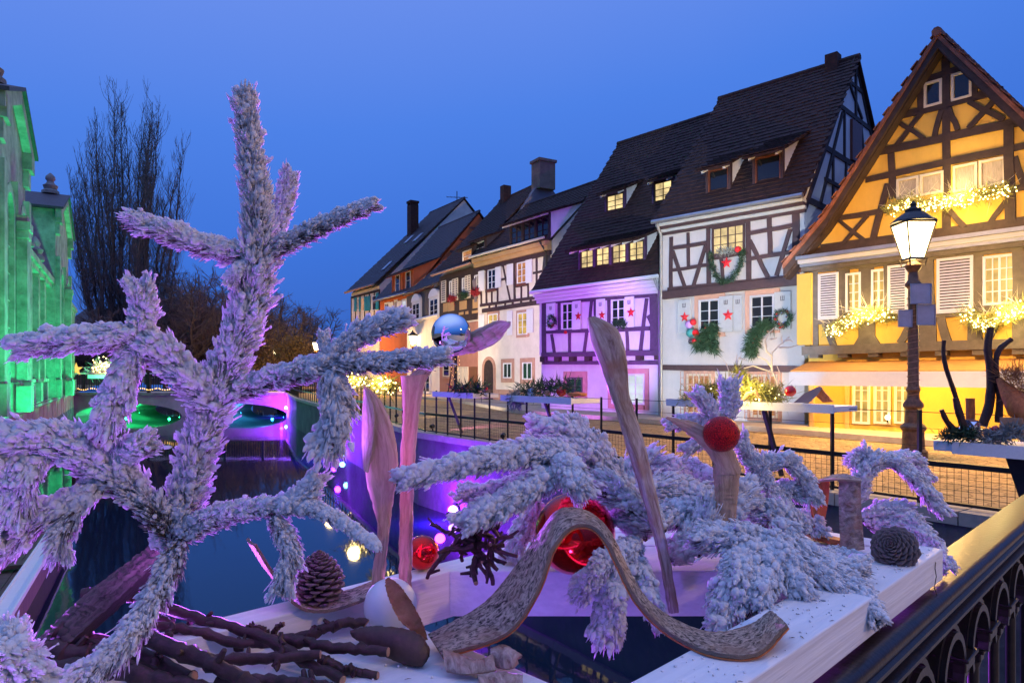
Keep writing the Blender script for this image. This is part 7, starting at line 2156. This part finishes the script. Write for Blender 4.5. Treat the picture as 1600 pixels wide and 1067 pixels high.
sheet('fold', M_birch, [(1298, 744, 1.53), (1322, 743, 1.53), (1346, 751, 1.51)], [(1264, 756, 1.47), (1305, 751, 1.46), (1346, 754, 1.44)], .004, bb, .002, n=24, m=10, rough=.0008, seed=24)
sheet('inner_flap', M_obark, [(1264, 757, 1.48), (1268, 790, 1.48), (1273, 824, 1.48)], [(1297, 748, 1.50), (1294, 785, 1.50), (1288, 815, 1.50)], .004, bb, -.003, n=30, m=10, rough=.0004, seed=25)
t = thing('bark_chip', 'orange bark chip lying in front of the right pine cone', 'bark', P(1385, 890, 1.34)); sheet('chip', M_obark, [(1362, 898, 1.34), (1385, 888, 1.35), (1412, 888, 1.36)], [(1366, 908, 1.32), (1390, 904, 1.32), (1410, 897, 1.33)], .005, t, .002, n=16, m=6, seed=26)
sheet('chip_flap', M_obark, [(1372, 900, 1.34), (1376, 886, 1.34), (1395, 874, 1.36)], [(1380, 902, 1.33), (1388, 892, 1.34), (1402, 882, 1.36)], .004, t, .002, n=16, m=6, seed=27)
t = thing('wood_strip', 'flat brown strip of wood lying behind the birch bark', 'wood', P(1290, 850, 1.5))
b = MB(); b.hexa(P(1258, 836, 1.56), P(1312, 848, 1.50) - P(1258, 836, 1.56), Vector((0, -.05, 0)), (0, 0, .012)); b.build('strip', M_obark, t, world=True)


# pine cones, scale by scale
def pine_cone(label, base, axis, length, rad, n, seed):
    g = np.random.default_rng(seed)
    t = thing('pine_cone', label, 'pine cone', base)
    ax = Vector(axis).normalized(); ex = ax.cross(Vector((0.3, 0.9, 0.2))).normalized(); ey = ax.cross(ex)
    b = MB(); b.lathe([(rad * .05, 0), (rad * .55, length * .1), (rad * .62, length * .4), (rad * .4, length * .8), (rad * .05, length)], 14, (0, 0, 0), ax); b.build('core', M_stick, t)
    b = MB(); b.add([(-.20, 0, 0), (.20, 0, 0), (.50, .62, .06), (.38, .95, .16), (0, 1.08, .26), (-.38, .95, .16), (-.50, .62, .06), (0, .62, .20), (0, .9, .36)],
                    [(0, 1, 2, 7), (0, 7, 6), (7, 2, 3, 8), (6, 7, 8, 5), (3, 4, 8), (8, 4, 5)])
    v = len(b.v)
    b.add([(x * .92, y * .96, z - .12) for x, y, z in b.v[:7]], [(6, 5, 4, 3, 2, 1, 0)])
    for i in range(7):
        b.f.append((i, (i + 1) % 7, v + (i + 1) % 7, v + i)) if False else b.f.append((i, v + i, v + (i + 1) % 7, (i + 1) % 7))
    first = None
    for i in range(n):
        f = (i + .5) / n; a = i * 2.39996
        prof = math.sin(math.pi * min(1, (f * .90 + .10)) ** .72) ** .75
        rr = rad * .50 * prof
        out = (ex * math.cos(a) + ey * math.sin(a)); tilt = R(18 + 62 * f)
        y = (out * math.cos(tilt) + ax * math.sin(tilt)).normalized(); x = ax.cross(out).normalized(); z = x.cross(y).normalized()
        sz = rad * (.52 * prof + .14) * g.uniform(.92, 1.08)
        M = Matrix.Translation(ax * (length * (f * .92)) + out * rr) @ Matrix((x, y, z)).transposed().to_4x4() @ Matrix.Diagonal((sz, sz * 1.05, sz, 1))
        if first is None:
            o = b.build('scale', M_cone, t); first = o
        else:
            o = first.copy(); COL.objects.link(o); o.parent = t
        o.matrix_local = M
    return t


pine_cone('dark pine cone standing on the bark curl at the left', P(500, 938, 1.12), (.02, -.12, 1), .086, .034, 105, 1)
pine_cone('pine cone lying at the right end with its tip toward the birch bark', P(1402, 862, 1.37), (-.50, -.62, .36), .078, .037, 105, 2)

# bundle of dark sticks at the lower left
STK = [
    ([(238, 945, 1.02), (300, 962, 1.02), (350, 975, 1.01), (420, 1000, .98), (470, 1030, .95), (535, 1062, .92)], .0085, 'long dark stick lying across the bundle from the sprig toward the bottom edge'),
    ([(395, 1003, .99), (460, 1000, .98), (530, 1012, .97), (606, 1018, .96)], .0085, 'dark stick with a pale cut end pointing right below the seed pods'),
    ([(455, 1000, 1.03), (500, 985, 1.03), (540, 972, 1.04), (572, 974, 1.05)], .0085, 'short dark stick with a pale cut end beside the white ball candle'),
    ([(225, 975, .98), (300, 985, .98), (380, 1005, .98), (470, 1005, 1.0)], .007, 'dark stick running level through the middle of the bundle'),
    ([(215, 990, .90), (290, 1020, .88), (350, 1045, .86), (420, 1090, .84)], .011, 'thickest dark stick sloping down to the bottom edge'),
    ([(500, 1030, .96), (540, 1045, .95), (590, 1055, .94)], .007, 'dark stick end lying low at the right of the bundle'),
    ([(250, 1010, .93), (330, 1030, .92), (420, 1028, .93), (500, 1022, .94)], .008, 'dark stick in shadow under the thicker ones'),
    ([(230, 950, 1.04), (260, 975, 1.03), (300, 1000, 1.02), (380, 1010, 1.01)], .008, 'dark stick bending at the upper left of the bundle'),
    ([(90, 985, .93), (160, 1010, .92), (230, 1030, .91), (300, 1060, .89)], .013, 'broad dark stick under the bark slab at the left'),
    ([(60, 1050, .86), (150, 1040, .86), (240, 1060, .85), (330, 1080, .84)], .012, 'dark stick along the bottom edge left of the middle'),
    ([(340, 1064, .87), (430, 1066, .87), (520, 1075, .87)], .010, 'dark stick along the bottom edge right of the middle'),
    ([(300, 966, 1.03), (296, 990, 1.02), (330, 1020, 1.0)], .005, 'small forked dark twig in the upper part of the bundle'),
    ([(385, 980, 1.0), (410, 982, 1.0), (418, 990, 1.0)], .0045, 'small dark twig end with a knot above the bundle'),
    ([(425, 996, 1.0), (432, 980, 1.0), (442, 974, 1.0)], .0045, 'short dark twig sticking up from the middle of the bundle'),
    ([(130, 930, .98), (180, 925, .98), (215, 935, .98), (228, 960, .98)], .010, 'curved dark stick in front of the bark slab'),
    ([(60, 1010, .9), (130, 1020, .9), (210, 1005, .9)], .012, 'dark stick at the left end of the bundle under the frosted tip'),
    ([(240, 1040, .88), (260, 1000, .92), (270, 975, .95)], .005, 'thin dark twig crossing the thick sloping stick'),
    ([(430, 1045, .92), (440, 1010, .94), (436, 990, .95)], .0045, 'thin dark twig crossing the middle of the bundle'),
]
for i, (pts, r0, lab) in enumerate(STK):
    g = np.random.default_rng(700 + i)
    C = spline([P(*p) for p in pts], 26); C[1:-1] += g.normal(0, .0012, (24, 3))
    t = thing('stick', lab, 'stick', Vector(C[0]), 0, 'dark sticks bundled at the left of the planter')
    rr = [r0 * (1.05 - .25 * k / 25 + g.uniform(-.07, .07)) for k in range(26)]
    for kn in g.choice(np.arange(3, 23), 2, replace=False):
        rr[kn] *= 1.28
    b = MB(); b.tube([Vector(c) for c in C], rr, 10); so = b.build('stem', M_stick, t, world=True, smooth=True)
    e = Vector(C[-1]); d = (Vector(C[-1]) - Vector(C[-2])).normalized()
    b = MB(); b.lathe([(rr[-1] * .9, -.0005), (rr[-1] * .86, .0012), (rr[-1] * .1, .0014)], 10, e, d); b.build('cut_end', M_cutwood, t, world=True)
    for kk in range(2):
        k = g.integers(6, 22); d2 = Vector(g.normal(0, 1, 3)); d2.z = abs(d2.z) * .8; d2.normalize(); p = Vector(C[k])
        b = MB(); b.tube([p, p + d2 * r0 * 1.6, p + d2 * r0 * 2.2], [r0 * .45, r0 * .38, r0 * .30], 7); b.build('knot', M_stick, t, world=True, smooth=True)

# dark knobbly twig cluster
tc_ = thing('twig_cluster', 'black cluster of knobbly twigs hanging over the deck behind the bark strip', 'twig cluster', P(745, 855, 1.16))
g = np.random.default_rng(55)
ctr = P(748, 850, 1.16)
ends = [(666, 905), (672, 818), (700, 800), (735, 795), (770, 822), (800, 838), (806, 868), (778, 890), (770, 912), (745, 910), (722, 875), (695, 860), (712, 842), (760, 800), (788, 852), (752, 880), (730, 832), (705, 825), (782, 815), (762, 905), (738, 890), (720, 808), (790, 880), (740, 862), (765, 850)]
for i, (x, y) in enumerate(ends):
    e = P(x, y, 1.16 + g.uniform(-.06, .03)); m = ctr.lerp(e, .55) + Vector(g.normal(0, .006, 3))
    st_ = ctr.lerp(e, .12) + Vector(g.normal(0, .012, 3))
    C = spline([st_, m, e], 9); C[1:] += g.normal(0, .0012, (8, 3)); r0 = g.uniform(.0042, .0066)
    b = MB(); b.tube([Vector(c) for c in C], [r0 * (1.1 - .5 * k / 8) for k in range(9)], 7); tw_ = b.build('twig', M_stick, tc_, world=True, smooth=True)
    for kk in range(3):
        k = g.integers(3, 8); p = Vector(C[k]); d2 = (Vector(C[k]) - Vector(C[k - 1])).normalized() + Vector(g.normal(0, .8, 3)); d2.normalize()
        b = MB(); b.tube([p, p + d2 * .009, p + d2 * g.uniform(.012, .022)], [r0 * .7, r0 * .55, r0 * .4], 6); b.build('spur', M_stick, tw_, world=True, smooth=True)
    if i % 3 == 0:
        b = MB(); d = (Vector(C[-1]) - Vector(C[-2])).normalized(); b.lathe([(r0 * .6, -.0004), (r0 * .55, .001), (r0 * .1, .0012)], 8, Vector(C[-1]), d); b.build('cut_end', M_cutwood, tw_, world=True)
# berry sprig peeping out of the heap
t = thing('berry_sprig', 'sprig of dark red berries half hidden in the frosted heap', 'berries', P(895, 725, 1.34))
pts = [P(890 + g.normal(0, 12), 722 + g.normal(0, 6), 1.30 + g.normal(0, .01)) for _ in range(14)]
V, T = blobs(np.array([list(p) for p in pts]), np.full(14, .0045), ICO2, .03, 3); stuff(np_mesh('berries', M_red, V, T, t, True, world=True))
b = MB(); b.tube([P(870, 735, 1.32), P(890, 722, 1.31), P(915, 716, 1.31)], .002, 5); b.build('stem', M_stick, t, world=True)
bauble('tiny red ball peeping over the frosted heap below the railing', P(836, 672, 1.36), .012, M_red, n=20, axis=(0, .2, 1))
